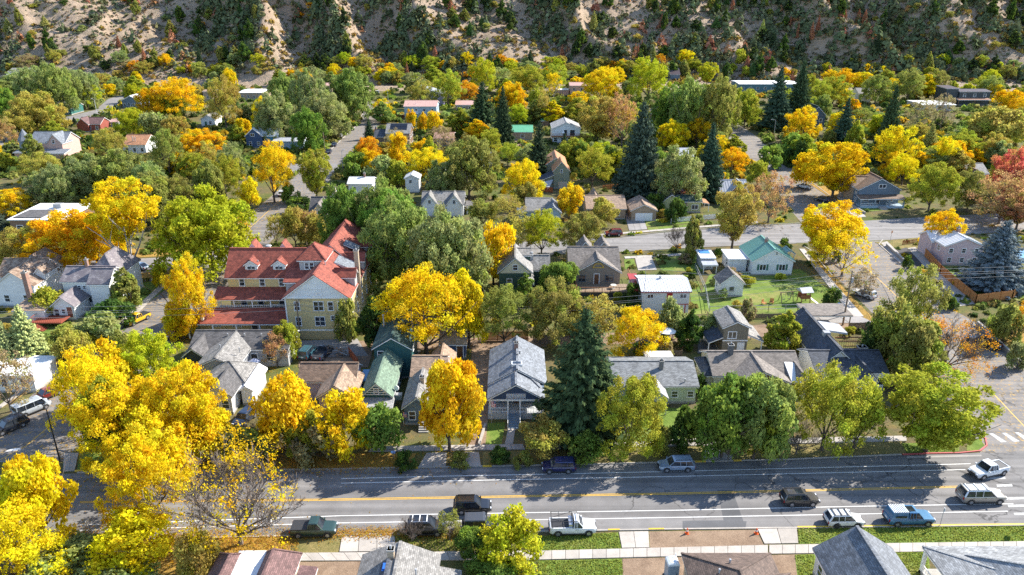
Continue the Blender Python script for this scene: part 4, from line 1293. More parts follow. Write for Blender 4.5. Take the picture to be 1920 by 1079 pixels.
s = GYH('white_cottage', 'white house with patchy brown roof, tall chimney and a dormer beside the left edge', 'house', 'the brown roofed white house', 24, 99, 505, 5.0, 481, 464, W_WHITE, R_PATCH, mx=11)
s.gable('y', s.L(-40, 548, 4.6).x, s.L(42, 548, 4.6).x, -7.5, 1.5, 4.4, 2.8)
q0 = s.L(24, 540, 5); s.gable('x', s.L(-30, 530, 5).x, s.L(60, 530, 5).x, -3.8, 3, 4.8, 2.6)
q = s.L(54, 518, 7); s.chimney(q.x, q.y - 1.0, 0, 8.2, .8, mat=BRICKM)
s.gable('y', s.L(36, 535, 5).x, s.L(62, 535, 5).x, -4.4, .5, 5.6, 1.3, z0=4.5); s.autowin('f', 3.4, step=2.2); s.autowin('r', 3.2); s.autowin('r', 1.0)
s.shed(s.L(-20, 605, 3).x, s.L(46, 605, 3).x, -15, -9.0, (2.7, 2.7, 3.2, 3.2), roof=R_TANB)
bb = (s.L(-40, 548, 4.6).x + .35, s.L(42, 548, 4.6).x - .35, -7.15, 1); s.autowin('f', 1.2, box=bb, step=3)

s = GXH('tall_white_house', 'two storey white house with mottled grey roof, small front gable and red deck', 'house', 'the tall white house', 110, 206, 529, 5.6, 499, .6, W_WHITE, R_PATCHG, maxrun=5)
s.hip(s.W * .42, s.W * 1.03, s.run * .6, s.run * .6 + 10, 5.8, 3.6)
s.gable('x', s.W * .6, s.W * 1.05, -1.3, 4.5, 5.6, 2.2)
px0, px1 = s.L(105, 567, 2.7).x, s.L(154, 567, 2.7).x
s.gable('y', px0, px1, -5.2, .6, 2.8, 1.9)
pb = (px0 + .35, px1 - .35, -4.85, 0); pw = pb[1] - pb[0]
s.win('f', pw * .2, 1.0, .8, 1.2, box=pb); s.win('f', pw * .5, 1.4, .6, .8, box=pb); s.door('f', pw * .78, box=pb, z=.6, mat=plain((.2, .06, .04), .5))
s.win('f', s.W * .32, 4.1, .5, .6); s.win('f', s.W * .42, 4.1, .5, .6); s.win('f', s.W * .5, 1.4, .8, 1.4); s.autowin('r', 3.6, step=3); s.autowin('r', 1.0, step=3)
rd = plain((.26, .06, .03), .7, 'red_stain')
dk = (px0 - 1.6, px0 + 3.6, -8.2, -4.9)
s.part(MB().box(dk[0], dk[2], .9, dk[1], dk[3], 1.05), 'deck', rd)
s.railing([(dk[0], dk[3]), (dk[0], dk[2]), (dk[1], dk[2])], 1.05, 1.0, rd, 'deck_railing'); 
for k in range(6): s.part(MB().box(dk[0] + 1 + k * .3, dk[2] - 1.5, .0, dk[0] + 1.3 + k * .3, dk[2] - .05, .9 - k * .15), 'step', rd, uv=False)
s.chimney(s.W * .42, s.run, 6, 8.9, .5)

s = GYH('cream_green_house', 'house with cream upper gable over dark green walls next to the bright yellow tree', 'house', 'the cream and green house', 932, 1000, 512, 5.2, 484, 456, W_GREEN, R_GREY, mx=13)
gx0, gx1, gy0, _ = s.wallbox
s.part(MB().prism([(gx0 + .1, 5.0), (gx1 - .1, 5.0), ((gx0 + gx1) / 2, 4.75 + s.rise)], 'y', gy0 - .06, gy0 + .02), 'gable_wall', W_CREAM)
s.win('f', (gx1 - gx0) / 2, 5.7, .8, 1.0, box=(gx0, gx1, gy0 - .05, 9)); s.win('f', 2, 2.6, .9, 1.2); s.win('f', 4.6, 2.6, .9, 1.2)
s.gable('x', s.W * .4, s.W + 3.5, 3.5, 9.5, 4.4, 2.2); s.gable('x', s.W * .45, s.W * .98, 5, 9, 7.0, .9, z0=5)
s.gable('y', s.L(970, 520, 4).x, s.L(1002, 520, 4).x, -2, 3, 3.6, 1.4)
q = s.L(997, 490, 5.5); s.part(MB().cbox(q.x, q.y, 5.2, .6, .6, 3.4), 'flue', GREYM, None); s.vent(q.x, q.y, 7, .3, .2)

s = GXH('taupe_house', 'taupe craftsman house with big front gable and a railed wooden deck', 'house', 'the taupe deck house', 1066, 1165, 509, 3.7, 462.5, .62, W_TAUPE, R_TAUPE, maxrun=7, base=0)
gx0, gx1 = s.L(1076, 508, 3.7).x, s.L(1167, 511, 3.7).x
s.gable('y', gx0, gx1, -.6, s.run, 3.6, s.rise - .5)
fb = (gx0 + .35, gx1 - .35, -.25, 1); fw = fb[1] - fb[0]
s.win('f', fw * .14, 1.7, 1.3, 1.2, box=fb, mull='v', frame=plain((.10, .13, .16), .5)); s.win('f', fw * .76, 1.7, 1.5, 1.2, box=fb, mull='v', frame=plain((.10, .13, .16), .5)); s.door('f', fw * .47, z=1.15, mat=DOORB, box=fb)
ar = MB(); c = (fb[0] + fw / 2)
for k in range(3):
    a0 = math.pi * k / 3; a1 = math.pi * (k + 1) / 3
    ar.beam((c + 1.1 * math.cos(a0), -.3, 4.6 + .9 * math.sin(a0)), (c + 1.1 * math.cos(a1), -.3, 4.6 + .9 * math.sin(a1)), .16)
ar.box(c - 1.1, -.32, 4.5, c + 1.1, -.24, 4.65)
s.part(ar, 'gable_ornament', plain((.55, .35, .05), .6), uv=False)
dz = 1.1; dx0, dx1, dy = gx0 + .3, gx1 + 2.2, -4.6
for k in range(int((dx1 - dx0) / .5)):
    s.part(MB().box(dx0 + k * .5, dy, dz - .1, dx0 + k * .5 + .47, -.24, dz), 'plank', WOOD2, uv=False)
s.part(MB().box(dx0, dy, 0, dx1, dy + .15, dz - .1), 'deck_skirt', DARK, uv=False)
s.railing([(dx0, -.3), (dx0, dy + .1), (dx1, dy + .1), (dx1, 6)], dz, .95, WOOD, 'deck_railing', bal=False)
for xx in (1093, 1126): q = s.L(xx, 453, 6); s.gable('y', q.x - 1.7, q.x + 1.7, s.run + .5, s.D - .5, s.h + s.rise - 1.0, 1.9, z0=3.5, o=.25)
s.autowin('r', 1.6)
TAUPE = s
tb = empty('patio_table', s.O + Vector((gx1 - 1.9, -2.6, dz)), label='round patio table covered with pale cloth on the wooden deck', cat='table')
MB().tube((0, 0, .68), (0, 0, .73), .6, .6, 16).build('tabletop', concrete((.5, .46, .4)), tb); MB().tube((0, 0, 0), (0, 0, .68), .05).tube((0, 0, 0), (0, 0, .04), .3).build('pedestal', GREYM, tb)

s = GXH('red_trim_house', 'white two storey house with ribbed white metal roof, red trim and red door', 'house', 'the red trimmed white house', 1202, 1298, 547, 4.9, 522.5, .22, W_WHITE, M_WHITE, maxrun=5, trim=plain((.42, .03, .04), .45))
s.seams('x', 0, s.W, 0, s.D, 4.9, s.rise, .45)
wb = s.wallbox; ww = wb[1] - wb[0]
s.win('f', ww * .17, 3.5, 1.0, .7, frame=WHITE, mull='v'); s.win('f', ww * .87, 3.5, 1.1, .7, frame=WHITE, mull='v')
s.door('f', ww * .58, .75, 2.0, mat=REDDOOR, z=2.55)
s.part(MB().box(ww * .55 + wb[0], wb[2] - .05, 2.2, wb[1] + .02, wb[2] + .02, 2.34), 'band_board', REDDOOR, uv=False)
s.garage('f', ww * .76, 2.6, 2.05)
s.part(MB().box(wb[0] + ww * .76 + 1.35, wb[2] - .06, 0, wb[0] + ww * .76 + 1.5, wb[2], 2.2), 'band_board', REDDOOR, uv=False)
s.shed(s.W * .12, s.W * .5, s.D - .1, s.D + 2.2, (4.6, 4.6, 4.1, 4.1), roof=M_WHITE, body=False)
s.shed(-.9, s.W * .1, 2.5, s.D + 2.8, (4.2, 4.2, 4.2, 4.2), roof=M_RED)
s.vent(s.W * .45, s.run, 5.9, .3, .2); s.win('r', 2, 3.3, .8, .9, frame=WHITE)

s = House('garden_shed', 'small grey garden shed with white flat roof and a blue tarp', 'shed', 'the flat roofed shed', 1314, 1343, 484, 2.7, W_GREY, F_WHITE)
s.shed(0, s.W, 0, 5, (2.7, 2.7, 2.9, 2.9)); s.door('f', 1.5, 1.2, 1.8, mat=GREYM); s.shed(0, s.W, -2.2, .1, (1.9, 1.9, 2.2, 2.2), roof=M_GREY, body=False)
s.part(MB().box(.4, 2.5, 2.82, s.W * .8, 4.6, 2.93), 'tarp', plain((.06, .22, .5), .5)); s.post(.3, -2, 0, 1.7); s.post(s.W - .3, -2, 0, 1.7)

s = GYH('white_shed', 'white clapboard shed with taupe gable roof on the green lawn', 'shed', 'the white shed', 1349, 1399, 533, 2.8, 514, 499, W_WHITE, R_TAUPE, mx=8)
s.win('f', (s.wallbox[1] - s.wallbox[0]) * .5, 1.3, .7, .7, frame=W_GREY); s.win('l', 2.4, 1.2, .8, .8)

s = GYH('green_roof_house', 'white single storey house with green metal gable roof and green shutters', 'house', 'the green roofed white house', 1410, 1492, 490, 3.3, 468, 441, W_WHITE, M_GREEN, mx=13)
s.seams('y', 0, s.W, 0, s.D, 3.3, s.rise, .6)
w_ = s.wallbox[1] - s.wallbox[0]
s.win('f', w_ * .26, 1.2, 1.2, 1.2, mull='v', shutters=GREENSH); s.win('f', w_ * .74, 1.2, 1.2, 1.2, mull='v', shutters=GREENSH); s.win('f', w_ * .56, 4.6, .4, .5)
s.win('l', 3, 1.2, .7, 1.3, shutters=GREENSH); s.autowin('r', 1.2)
q = s.L(1433, 452, 6); s.chimney(q.x + .5, q.y, 4.5, 6.6, .6, mat=BRICKM)
s.shed(s.L(1362, 480, 3).x, s.L(1401, 480, 3).x, 2.5, 8.6, (2.9, 2.9, 3.0, 3.0), roof=F_WHITE)
s.win('l', 1.5, 1, .9, 1.2, box=(s.L(1362, 480, 3).x + .35, 0, 2.9, 8)); s.railing([(-2.2, .2), (0, .2)], 0, .8, WHITE)
s.gable('y', s.W - .5, s.W + 2.3, 6, 9, 2.8, .8, roof=M_GREEN, body=False)
for k in range(2): s.post(s.W + 2, 6.3 + k * 2.4, 0, 2.5)

s = GYH('pink_white_house', 'pale pink house with white metal roof and brick chimney beside the blue spruce', 'house', 'the pale pink house', 1772, 1850, 462, 4.6, 447, 433, W_PINK, M_WHITE, mx=12)
s.seams('y', 0, s.W, 0, s.D, 4.6, s.rise, .6)
s.autowin('f', 3.0, .8, .9); s.autowin('f', .9, .8, .9); s.autowin('l', 2.9, .9, 1.0, step=4)
s.gable('x', -.5, s.W * .6, s.D - 1, s.D + 5, 4.2, 1.6)
s.chimney(s.W * .55, 4.5, 5, 7.4, .6)
s = House('blue_canopy', 'open carport with bright blue roof behind the blue spruce', 'carport', None, 1880, 1960, 492, 2.7, W_BROWN, M_BLUE)
s.shed(0, s.W, 0, 7, (2.7, 2.7, 3.2, 3.2), body=False)
for x in (.3, s.W - .3):
    for y in (.4, 6.6): s.post(x, y, 0, 2.5, mat=WOOD)
s = House('carport', 'flat brown carport beside the alley by the tall utility pole', 'carport', None, 1512, 1600, 592, 2.5, W_TAUPE, R_TAUPE)
s.shed(0, s.W, 0, 5, (2.5, 2.5, 2.7, 2.7), body=False)
for x in (.3, s.W - .3):
    for y in (.3, 4.7): s.post(x, y, 0, 2.3, mat=WOOD2)

# ======== third row
s = GXH('ranch_house', 'tan ranch house with white garage door facing the street by the red car', 'house', 'the tan ranch house', 1099, 1176, 392, 2.9, 366, .34, W_TAN, R_TANB, maxrun=6)
g0, g1 = s.L(1174, 380, 2.9).x, s.L(1224, 380, 2.9).x
s.gable('y', g0, g1, -1.6, 7.5, 2.9, 1.7, wall=W_TAN); s.garage('f', (g1 - g0) * .5 - .3, 4.4, 2.1, box=(g0 + .35, g1 - .35, -1.25, 5))
s.win('f', s.W * .72, 1, 1.5, 1.1, mull='v'); s.win('f', s.W * .25, 1, 1.5, 1.1, mull='v'); s.gable('y', s.W * .15, s.W * .45, s.run, s.D + 2, 3.0, 1.9, body=False)
s.part(MB().box(s.W * .55, s.D + 1.5, 0, s.W * .7, s.D + 3.6, .4), 'hot_tub', plain((.2, .35, .45), .3))

s = GXH('lime_house', 'lime green cottage with dark green roof behind the white fence', 'house', 'the lime green cottage', 1268, 1318, 378, 3.2, 366, .45, W_LIME, R_DGREEN, maxrun=5)
s.gable('y', -3.6, 1.4, .5, 13, 3.1, 1.9, wall=W_LIME, roof=R_GREYD)
s.door('f', s.W * .22, mat=REDDOOR); s.win('f', s.W * .68, 1.0, 1.6, 1.1, mull='v'); s.shed(s.W * .08, s.W * .4, -1.4, .1, (2.5, 2.5, 2.8, 2.8), roof=R_MAROON, body=False)
s.hip(s.W * .3, s.W, 4, 9, 4.2, 1.0, roof=M_RED, z0=3); s.shed(s.W, s.W + 2.2, 1, 6, (2.7, 2.3, 2.3, 2.7), roof=R_ORANGE, body=False); s.post(s.W + 2, 1.2, 0, 2.2); s.post(s.W + 2, 5.8, 0, 2.2); s.autowin('l', 1.2, box=(-3.25, 1, .85, 12), step=4)

s = GYH('blue_craftsman', 'slate blue craftsman house with brown gable roof and deep front porch on the corner', 'house', 'the slate blue craftsman', 1610, 1692, 356, 4.6, 335, 313, W_SLATE, R_BROWN, mx=13)
w_ = s.wallbox[1] - s.wallbox[0]
s.win('f', w_ * .55, 5.0, 1.8, .9, mull='v'); s.shed(-.3, s.W + .3, -2.6, .2, (2.7, 2.7, 3.2, 3.2), roof=R_BROWN, body=False)
for u in (0, .33, .66, 1): s.post(u * (s.W - .2) + .1, -2.3, 0, 2.5, .3, W_LBLUE)
s.part(MB().box(0, -2.5, 0, s.W, .3, .6), 'porch_floor', W_LBLUE); s.railing([(0, -2.3), (s.W * .4, -2.3)], .6, .8, WHITE); s.railing([(s.W * .6, -2.3), (s.W, -2.3)], .6, .8, WHITE)
s.steps(s.W * .42, s.W * .58, -2.5, 4, .15, .4); s.door('f', w_ * .5, z=.6); s.win('f', w_ * .2, 1.3, 1.3, 1.2); s.win('f', w_ * .8, 1.3, 1.3, 1.2)
s.gable('x', -.6, s.W * .5, 3, 8.5, 4.8, 2.3, roof=R_TANB, wall=W_TAN); s.autowin('l', 3.0, .8, 1.0, step=2.5); s.autowin('l', 1.0, .8, 1.0, step=2.5); s.autowin('r', 3.0)
s.chimney(s.W * .42, 8, 6.5, 8.5, .6)

s = GXH('olive_house', 'house with grey tan hipped roof beside the red leaved tree', 'house', 'the grey tan roofed house', 1815, 1856, 326, 3, 306, .5, W_TAN, R_GREY, maxrun=5); s.autowin('f', 1); s.gable('y', 0, s.W * .5, -1.5, s.run, 3, 1.6, roof=R_TANB)
s = GXH('corner_cottage', 'light blue cottage with grey gable roofs and a tall white side door', 'house', 'the light blue cottage', 985, 1034, 396, 3.2, 371, .5, W_LBLUE, R_GREY, maxrun=5)
s.gable('y', s.L(1022, 402, 3).x, s.L(1054, 402, 3).x, -2, 6.5, 3.2, 1.8, roof=R_BLUEG); cb = (s.L(1022, 402, 3).x + .35, s.L(1054, 402, 3).x - .35, -1.65, 6); s.door('f', 2.6, mat=WHITE, box=cb); s.win('f', 1, 1, .8, 1, box=cb)
s.shed(-2.2, 0, .5, 6, (2.4, 2.9, 2.9, 2.4), roof=M_WHITE)
s = GXH('twin_gable_house', 'white house with grey roof and two matching front gables behind the great cottonwoods', 'house', 'the twin gabled house', 789, 871, 384, 3.3, 359, .6, W_WHITE, R_GREY, maxrun=5.5)
for xx in (809, 854): q = s.L(xx, 375, 3.3); s.gable('y', q.x - 2.3, q.x + 2.3, -.5, s.run, 3.3, 2.8); s.win('f', 1.95, 3.6, .7, .9, box=(q.x - 1.95, q.x + 1.95, -.15, 3))
s.autowin('f', 1); s.autowin('r', 1); s.shed(s.W, s.W + 2, 2, 7, (2.6, 2.3, 2.3, 2.6), roof=R_GREYD)
s = GXH('black_roof_house', 'house with plain black hipped roof behind the twin gables', 'house', 'the black roofed house', 797, 848, 358, 3.2, 340, .5, W_GREY, R_BLACK, maxrun=6); s.autowin('r', 1)
s = GYH('white_garage', 'tall narrow white garage with white gable roof behind the twin gables', 'garage', 'the narrow white garage', 757, 787, 335, 4.4, 328, 320, W_WHITE, M_WHITE, mx=9); s.win('f', 1.5, 3, .8, .8); s.win('r', 2, 3, .8, .8); s.win('r', 5, 1, .8, .8)
s = GYH('white_gable_house', 'white gabled house with dark trim half hidden by the grey green cottonwood', 'house', 'the half hidden white house', 812, 852, 334, 4.2, 316, 304, W_WHITE, R_LGREY, mx=12, trim=DARK); s.autowin('f', 1.2); s.autowin('f', 3.4, .7, .8, step=4)
s = GYH('sage_garage', 'tall sage green garage with orange metal gable roof and white garage door', 'garage', 'the orange roofed sage garage', 1036, 1070, 322, 5.3, 303, 293, W_SAGE, M_ORANGE, mx=8)
s.win('f', (s.wallbox[1] - s.wallbox[0]) * .5, 4.9, .5, .9); s.garage('f', (s.wallbox[1] - s.wallbox[0]) * .6, 2.6, 2.1, plain((.5, .45, .36), .6)); s.gable('y', -1.8, s.W - .4, s.D + .5, s.D + 12, 5.6, 2.2); s.shed(-3.6, .5, 0, 6, (2.6, 4.4, 4.4, 2.6), roof=R_SLATE); 
s.part(MB().add([(-3.4, -1.5, 2.5), (.3, -.1, 2.9), (-1.4, -4.2, 1.0), (-3.4, -1.5, 2.45), (.3, -.1, 2.85), (-1.4, -4.2, .95)], [(0, 2, 1), (3, 4, 5), (0, 1, 4, 3), (1, 2, 5, 4), (2, 0, 3, 5)]), 'shade_sail', concrete((.5, .52, .55)))
s = GXH('white_blue_house', 'white house with pale metal roof and small maroon gable behind the orange tree', 'house', 'the pale metal roofed house', 1349, 1404, 360, 3.5, 337, .7, W_WHITE, M_GREY, maxrun=5); s.seams('x', 0, s.W, 0, s.D, 3.5, s.rise, .7); q = s.L(1375, 350, 3.6); s.gable('y', q.x - 2, q.x + 2, -.6, s.run, 4.2, 2.2, z0=3, wall=W_REDB); s.autowin('f', 1)
s = GXH('grey_gable_house', 'old grey house with crossed dark gables beside the side street', 'house', 'the old grey gabled house', 578, 645, 398, 4.4, 369, .75, W_GREY, R_GREYD, maxrun=5)
s.gable('y', s.L(583, 402, 4.2).x, s.L(618, 402, 4.2).x, -2.4, s.run, 4.3, 3.0, wall=W_CREAM, roof=R_TAUPE); gb = (s.L(583, 402, 4.2).x + .35, s.L(618, 402, 4.2).x - .35, -2.05, 3); s.win('f', 1.8, 1.4, .9, 1.4, box=gb); s.win('f', 1.8, 4.6, .6, .8, box=gb); q = s.L(629, 362, 8); s.chimney(q.x, s.run, 6, 9.5, .7, mat=TANBR); s.win('f', s.W * .75, 1.2)
s.hip(s.W * .3, s.W * .85, s.run, s.run + 9, 4.5, 2.8, roof=M_GREY)
s = House('flat_roof_building', 'long low building with white and grey flat roof between the autumn trees', 'building', 'the flat roofed building', 12, 122, 412, 4.2, W_BROWN, F_WHITE); s.shed(0, s.W, 0, 14, (4.2, 4.2, 4.4, 4.4)); s.autowin('f', 1.4, 1.4, 1.2, step=3.4); s.part(MB().box(1, 1, 4.3, s.W * .55, 8, 4.45), 'roof_membrane', R_GREYD); s.part(MB().cbox(s.W * .5, 10, 4.9, 2, 1.5, 1.0), 'roof_unit', GREYM)
s = GXH('white_roof_cottage', 'cottage with white metal roof between the side street and the cottonwoods', 'house', 'the white roofed cottage', 650, 699, 345, 3.3, 332, .3, W_WHITE, M_WHITE, maxrun=5); s.autowin('f', 1); s.chimney(s.W * .6, s.run, 4, 5.6, .5)

# ======== far rows, up to the foot of the hill
s = GXH('salmon_roof_house', 'pale blue two storey house with salmon metal roof and white balcony', 'house', 'the salmon roofed blue house', 756, 819, 200, 5.6, 187.5, .26, W_LBLUE, M_SALM, maxrun=7); s.autowin('f', 3.4, 1.0, 1.1, step=3.6); s.autowin('f', .8, 1.0, 1.2, step=3.6); s.autowin('r', 3.4); s.railing([(s.W * .2, -1.6), (s.W * .45, -1.6)], 2.7, 1.0, WHITE); s.part(MB().box(s.W * .2, -1.7, 2.5, s.W * .45, .4, 2.68), 'balcony_floor', WHITE); s.post(s.W * .22, -1.5, 0, 2.5); s.post(s.W * .43, -1.5, 0, 2.5)
s.vent(s.W * .15, 2.5, 6.4, .3); s.vent(s.W * .35, 2.5, 6.4, .3)
s = House('lavender_house', 'tall lavender house with one sloping grey roof at the end of the upper road', 'house', 'the lavender house', 786, 832, 172, 7.5, W_LAV, M_GREY); s.shed(0, s.W, 0, 12, (9.8, 6.2, 6.2, 9.8)); s.autowin('f', 5.2, .9, 1.2, step=4.2); s.autowin('f', 2.2, .9, 1.2, step=4.2)
s = GXH('solar_house', 'brown house with a black solar array on its grey roof', 'house', 'the solar panelled house', 722, 769, 250, 4.9, 230, .5, W_BROWN, R_GREY, maxrun=5.5)
sl = s.rise / s.run
sol = None
for i in range(5):
    for j in range(2):
        x0 = s.W * .17 + i * s.W * .136; y0 = s.run * (.32 + j * .32); y1 = y0 + s.run * .3
        z = lambda y: 4.9 + sl * y + .1
        s.part(MB().add([(x0, y0, z(y0)), (x0 + s.W * .13, y0, z(y0)), (x0 + s.W * .13, y1, z(y1)), (x0, y1, z(y1)), (x0, y0, z(y0) - .06), (x0 + s.W * .13, y0, z(y0) - .06), (x0 + s.W * .13, y1, z(y1) - .06), (x0, y1, z(y1) - .06)], [(0, 1, 2, 3), (7, 6, 5, 4), (0, 4, 5, 1), (1, 5, 6, 2), (2, 6, 7, 3), (3, 7, 4, 0)]), 'solar_panel', plain((.012, .014, .02), .15, 'solar_glass'), uv=False)
s.gable('x', -4.6, 0.2, 1, 8, 3.4, 2.2, roof=R_SLATE); s.chimney(-4.2, 4.5, 3, 6.6, .7); s.autowin('f', 1.4); s.autowin('r', 2.6); s.part(MB().box(s.W * .45, -2.5, 0, s.W, -.1, 2.4), 'wall', W_TAN)
s = GXH('brown_flat_house', 'low house with rusty brown roof behind the leafless bushes', 'house', 'the rusty roofed house', 812, 850, 260, 2.9, 247, .16, W_BROWN, M_BROWNM, maxrun=7); s.autowin('f', .9)
s = GXH('pink_roof_house', 'small house with faded pink roof left of the tall dark spruces', 'house', 'the pink roofed house', 853, 887, 197, 3.2, 187, .22, W_TAN, M_SALM, maxrun=6); s.autowin('f', 1)
s = GXH('green_metal_house', 'tan house with a bright green metal roof behind the rock garden', 'house', 'the bright green roofed house', 959, 1000, 248, 3.2, 234, .3, W_TAN, M_GREENB, maxrun=6); s.autowin('f', 1, 1.4, 1.2, step=4)
s = House('potting_shed', 'tiny shed with mint green roof above the green roofed house', 'shed', None, 1014, 1031, 226, 2.4, W_BROWN, M_GREENB); s.shed(0, s.W, 0, 4, (2.3, 2.3, 2.6, 2.6))
s = GYH('grey_peak_house', 'white house with broad grey gable and upper balcony facing the viewer', 'house', 'the broad grey gabled house', 1034, 1090, 242, 5.6, 230, 217, W_WHITE, R_LGREY, mx=13); w_ = s.wallbox[1] - s.wallbox[0]
s.door('f', w_ * .45, 1.6, 2.1, GLASS, z=3.0); s.door('f', w_ * .72, 1.8, 2.1, GLASS, z=3.0); s.part(MB().box(0, -1.6, 2.7, s.W, .4, 2.95), 'balcony_floor', WOOD); s.railing([(0, -1.5), (s.W, -1.5)], 2.95, 1.0, WOOD); s.post(.2, -1.4, 0, 2.7, mat=WOOD); s.post(s.W - .2, -1.4, 0, 2.7, mat=WOOD); s.autowin('f', .8, 1.2, 1.2)
s.part(MB().tube((w_ * .42, -1.0, 2.95), (w_ * .42, -1.0, 5.0), .04).tube((w_ * .42, -1.0, 4.2), (w_ * .42, -1.0, 5.4), .55, .05, 8), 'folded_parasol', WHITE)
s = GXH('long_white_building', 'long teal building with white flat roof at the foot of the hill', 'building', 'the long white roofed building', 1386, 1500, 158, 4.6, 148, .06, siding((.08, .17, .19)), F_WHITE, maxrun=9); s.autowin('f', 1.6, 1.4, 1.2, step=4)
s = GXH('dark_modern_house', 'dark charcoal two storey house with black metal roof and lit porch edge', 'house', 'the charcoal house', 1800, 1860, 172, 7.0, 164, .1, W_DARK, M_DARK, maxrun=6); s.autowin('f', 4.4, 1.2, 1.3, step=4, frame=WHITE); s.shed(-6.5, .4, 1, 12, (8.4, 8.4, 8.8, 8.8), roof=M_DARK); s.shed(-2, s.W * .9, -4, .4, (3.4, 3.4, 3.9, 3.9), roof=M_BROWNM, body=False)
for u in (-1.7, s.W * .4, s.W * .87): s.post(u, -3.7, 0, 3.2, mat=WOOD)
s = GXH('flat_white_house', 'low house with wide white flat roof behind the bare grey tree', 'house', 'the low white flat roof', 1730, 1794, 197, 3.2, 187, .05, W_GREY, F_WHITE, maxrun=8); s.autowin('f', 1, 1.6, 1.2, step=4)
s = GYH('navy_gable_house', 'tall narrow dark blue house with white window bays between two spruces', 'house', 'the narrow dark blue house', 1516, 1550, 217, 6.2, 200, 192, siding((.06, .09, .13)), R_DGREEN, mx=10); s.autowin('f', 3.6, 1.2, 1.3, step=2.4); s.autowin('f', .8, 1.2, 1.4, step=2.4); s.win('f', (s.wallbox[1] - s.wallbox[0]) / 2, 6.2, .7, .8)
s = GXH('taupe_roof_house', 'small house with plain taupe roof behind the leaning dark spruce', 'house', 'the plain taupe roofed house', 1590, 1624, 264, 3.6, 245, .55, W_CREAM, R_TAUPE, maxrun=5); s.autowin('f', 1.2); s.autowin('l', 1.2)
s = GYH('dark_barn', 'dark brown barn with weathered black gable roof under the big cottonwood', 'barn', 'the dark barn', 1226, 1266, 212, 4.5, 200, 192, W_BROWN, R_BLACK, mx=11)
s = GXH('rust_house', 'tall rust brown house with flat terrace beside the golden maple', 'house', 'the rust brown house', 1068, 1099, 161, 6.0, 152, .2, W_ROSE, M_SALM, maxrun=6); s.autowin('f', 3.4, 1.1, 1.2, step=3.2); s.autowin('f', .8, 1.1, 1.2, step=3.2); s.shed(-7, 0, 2, 10, (3.6, 3.6, 3.6, 3.6), roof=F_WHITE)
s = GXH('pale_roof_house', 'low house with pale grey roof corner between the two tallest spruces', 'house', 'the pale roof between the spruces', 1272, 1302, 294, 3.2, 275, .3, W_WHITE, M_GREY, maxrun=6)
s = GXH('balcony_house', 'grey two storey house with stacked balconies at the far left edge', 'house', 'the grey balcony house', 13, 52, 135, 7.5, 126, .3, W_SLATE, R_GREY, maxrun=6); s.autowin('f', 4.6, 1.2, 1.4, step=3); s.autowin('f', 1.0, 1.2, 1.4, step=3)
for z in (3.2, 6.2): s.part(MB().box(0, -1.6, z - .2, s.W, .4, z), 'balcony_floor', WHITE); s.railing([(0, -1.5), (s.W, -1.5)], z, .9, WHITE)
for u in (.2, s.W / 2, s.W - .2): s.post(u, -1.4, 0, 7.2)
s = GXH('ridge_house', 'house with long grey roof rising over the pale green trees', 'house', 'the long grey roof', 98, 152, 124, 4.4, 116, .25, W_TAN, R_LGREY, maxrun=7)
s = GXH('teal_cottage', 'small dark teal cottage with grey roof behind the far left street', 'house', 'the dark teal cottage', 98, 136, 202, 3.3, 189, .5, siding((.03, .14, .12)), R_GREY, maxrun=5); s.gable('y', s.W * .55, s.W, -1.6, s.run, 3.2, 2.0, wall=siding((.03, .14, .12))); s.autowin('f', 1); s.win('f', 2, 1, 1.0, 1.3, box=(s.W * .55 + .35, s.W - .35, -1.25, 3))
s = GYH('blue_grey_cottage', 'blue grey cottage with bright white roof beside the orange tree', 'house', 'the blue grey cottage', 226, 262, 189, 3.6, 180, 172, W_SLATE, M_WHITE, mx=12); s.autowin('f', 1, 1.2, 1.2, step=2.2)
s = GXH('maroon_house', 'maroon brick house with dark brown roof beside the trimmed topiary', 'house', 'the maroon house', 144, 188, 233, 3.2, 220, .5, W_REDB, R_MAROON, maxrun=6); s.gable('y', 0, s.W * .55, -1.2, s.run, 3.2, 2.6); s.autowin('f', 1)
s = GXH('shed_house', 'small grey shed with salmon roof next to the round lime tree', 'shed', None, 204, 222, 229, 2.8, 222, .3, W_GREY, M_SALM, maxrun=4)
s = GXH('victorian_house', 'rose brick Victorian house with grey roof and a pointed corner turret', 'house', 'the turreted Victorian house', 52, 122, 268, 5.4, 247, .6, W_ROSE, R_BLUEG, maxrun=6)
s.gable('y', s.W * .55, s.W, -1.8, s.run, 5.4, 3.4); s.win('f', 2.4, 5.4, .8, 1.2, box=(s.W * .55 + .35, s.W - .35, -1.45, 3)); s.shed(s.W * .45, s.W + 2.4, -6, -1.4, (2.8, 2.8, 3.6, 3.6)); s.shed(-3, s.W * .4, -5, .3, (2.9, 2.9, 3.6, 3.6))
tw = s.part(MB().tube((-.5, -.5, 0), (-.5, -.5, 6.4), 2.0, 2.0, 8), 'turret', W_SLATE); s.part(MB().tube((-.5, -.5, 6.4), (-.5, -.5, 10.4), 2.4, .05, 8), 'turret_roof', R_BLUEG, tw); s.autowin('f', 1.2); s.win('f', 2, 4.2, .8, 1.0)
s = GXH('orange_roof_house', 'white house with orange brown roof and two flue pipes', 'house', 'the orange roofed white house', 227, 273, 272, 3.5, 252, .5, W_WHITE, R_ORANGE, maxrun=5.5); s.autowin('f', 1); s.autowin('r', 1); s.vent(s.W * .4, 2, 4.6, 1.4, .12); s.vent(s.W * .5, 2, 4.6, 1.2, .12)
s = GYH('tiny_white_cottage', 'tiny white gabled cottage with green door below the golden trees', 'house', 'the tiny white cottage', 374, 403, 224, 3.2, 216, 210, W_WHITE, R_GREY, mx=9); s.door('f', 2, mat=GREENSH); s.win('f', 4, 1)
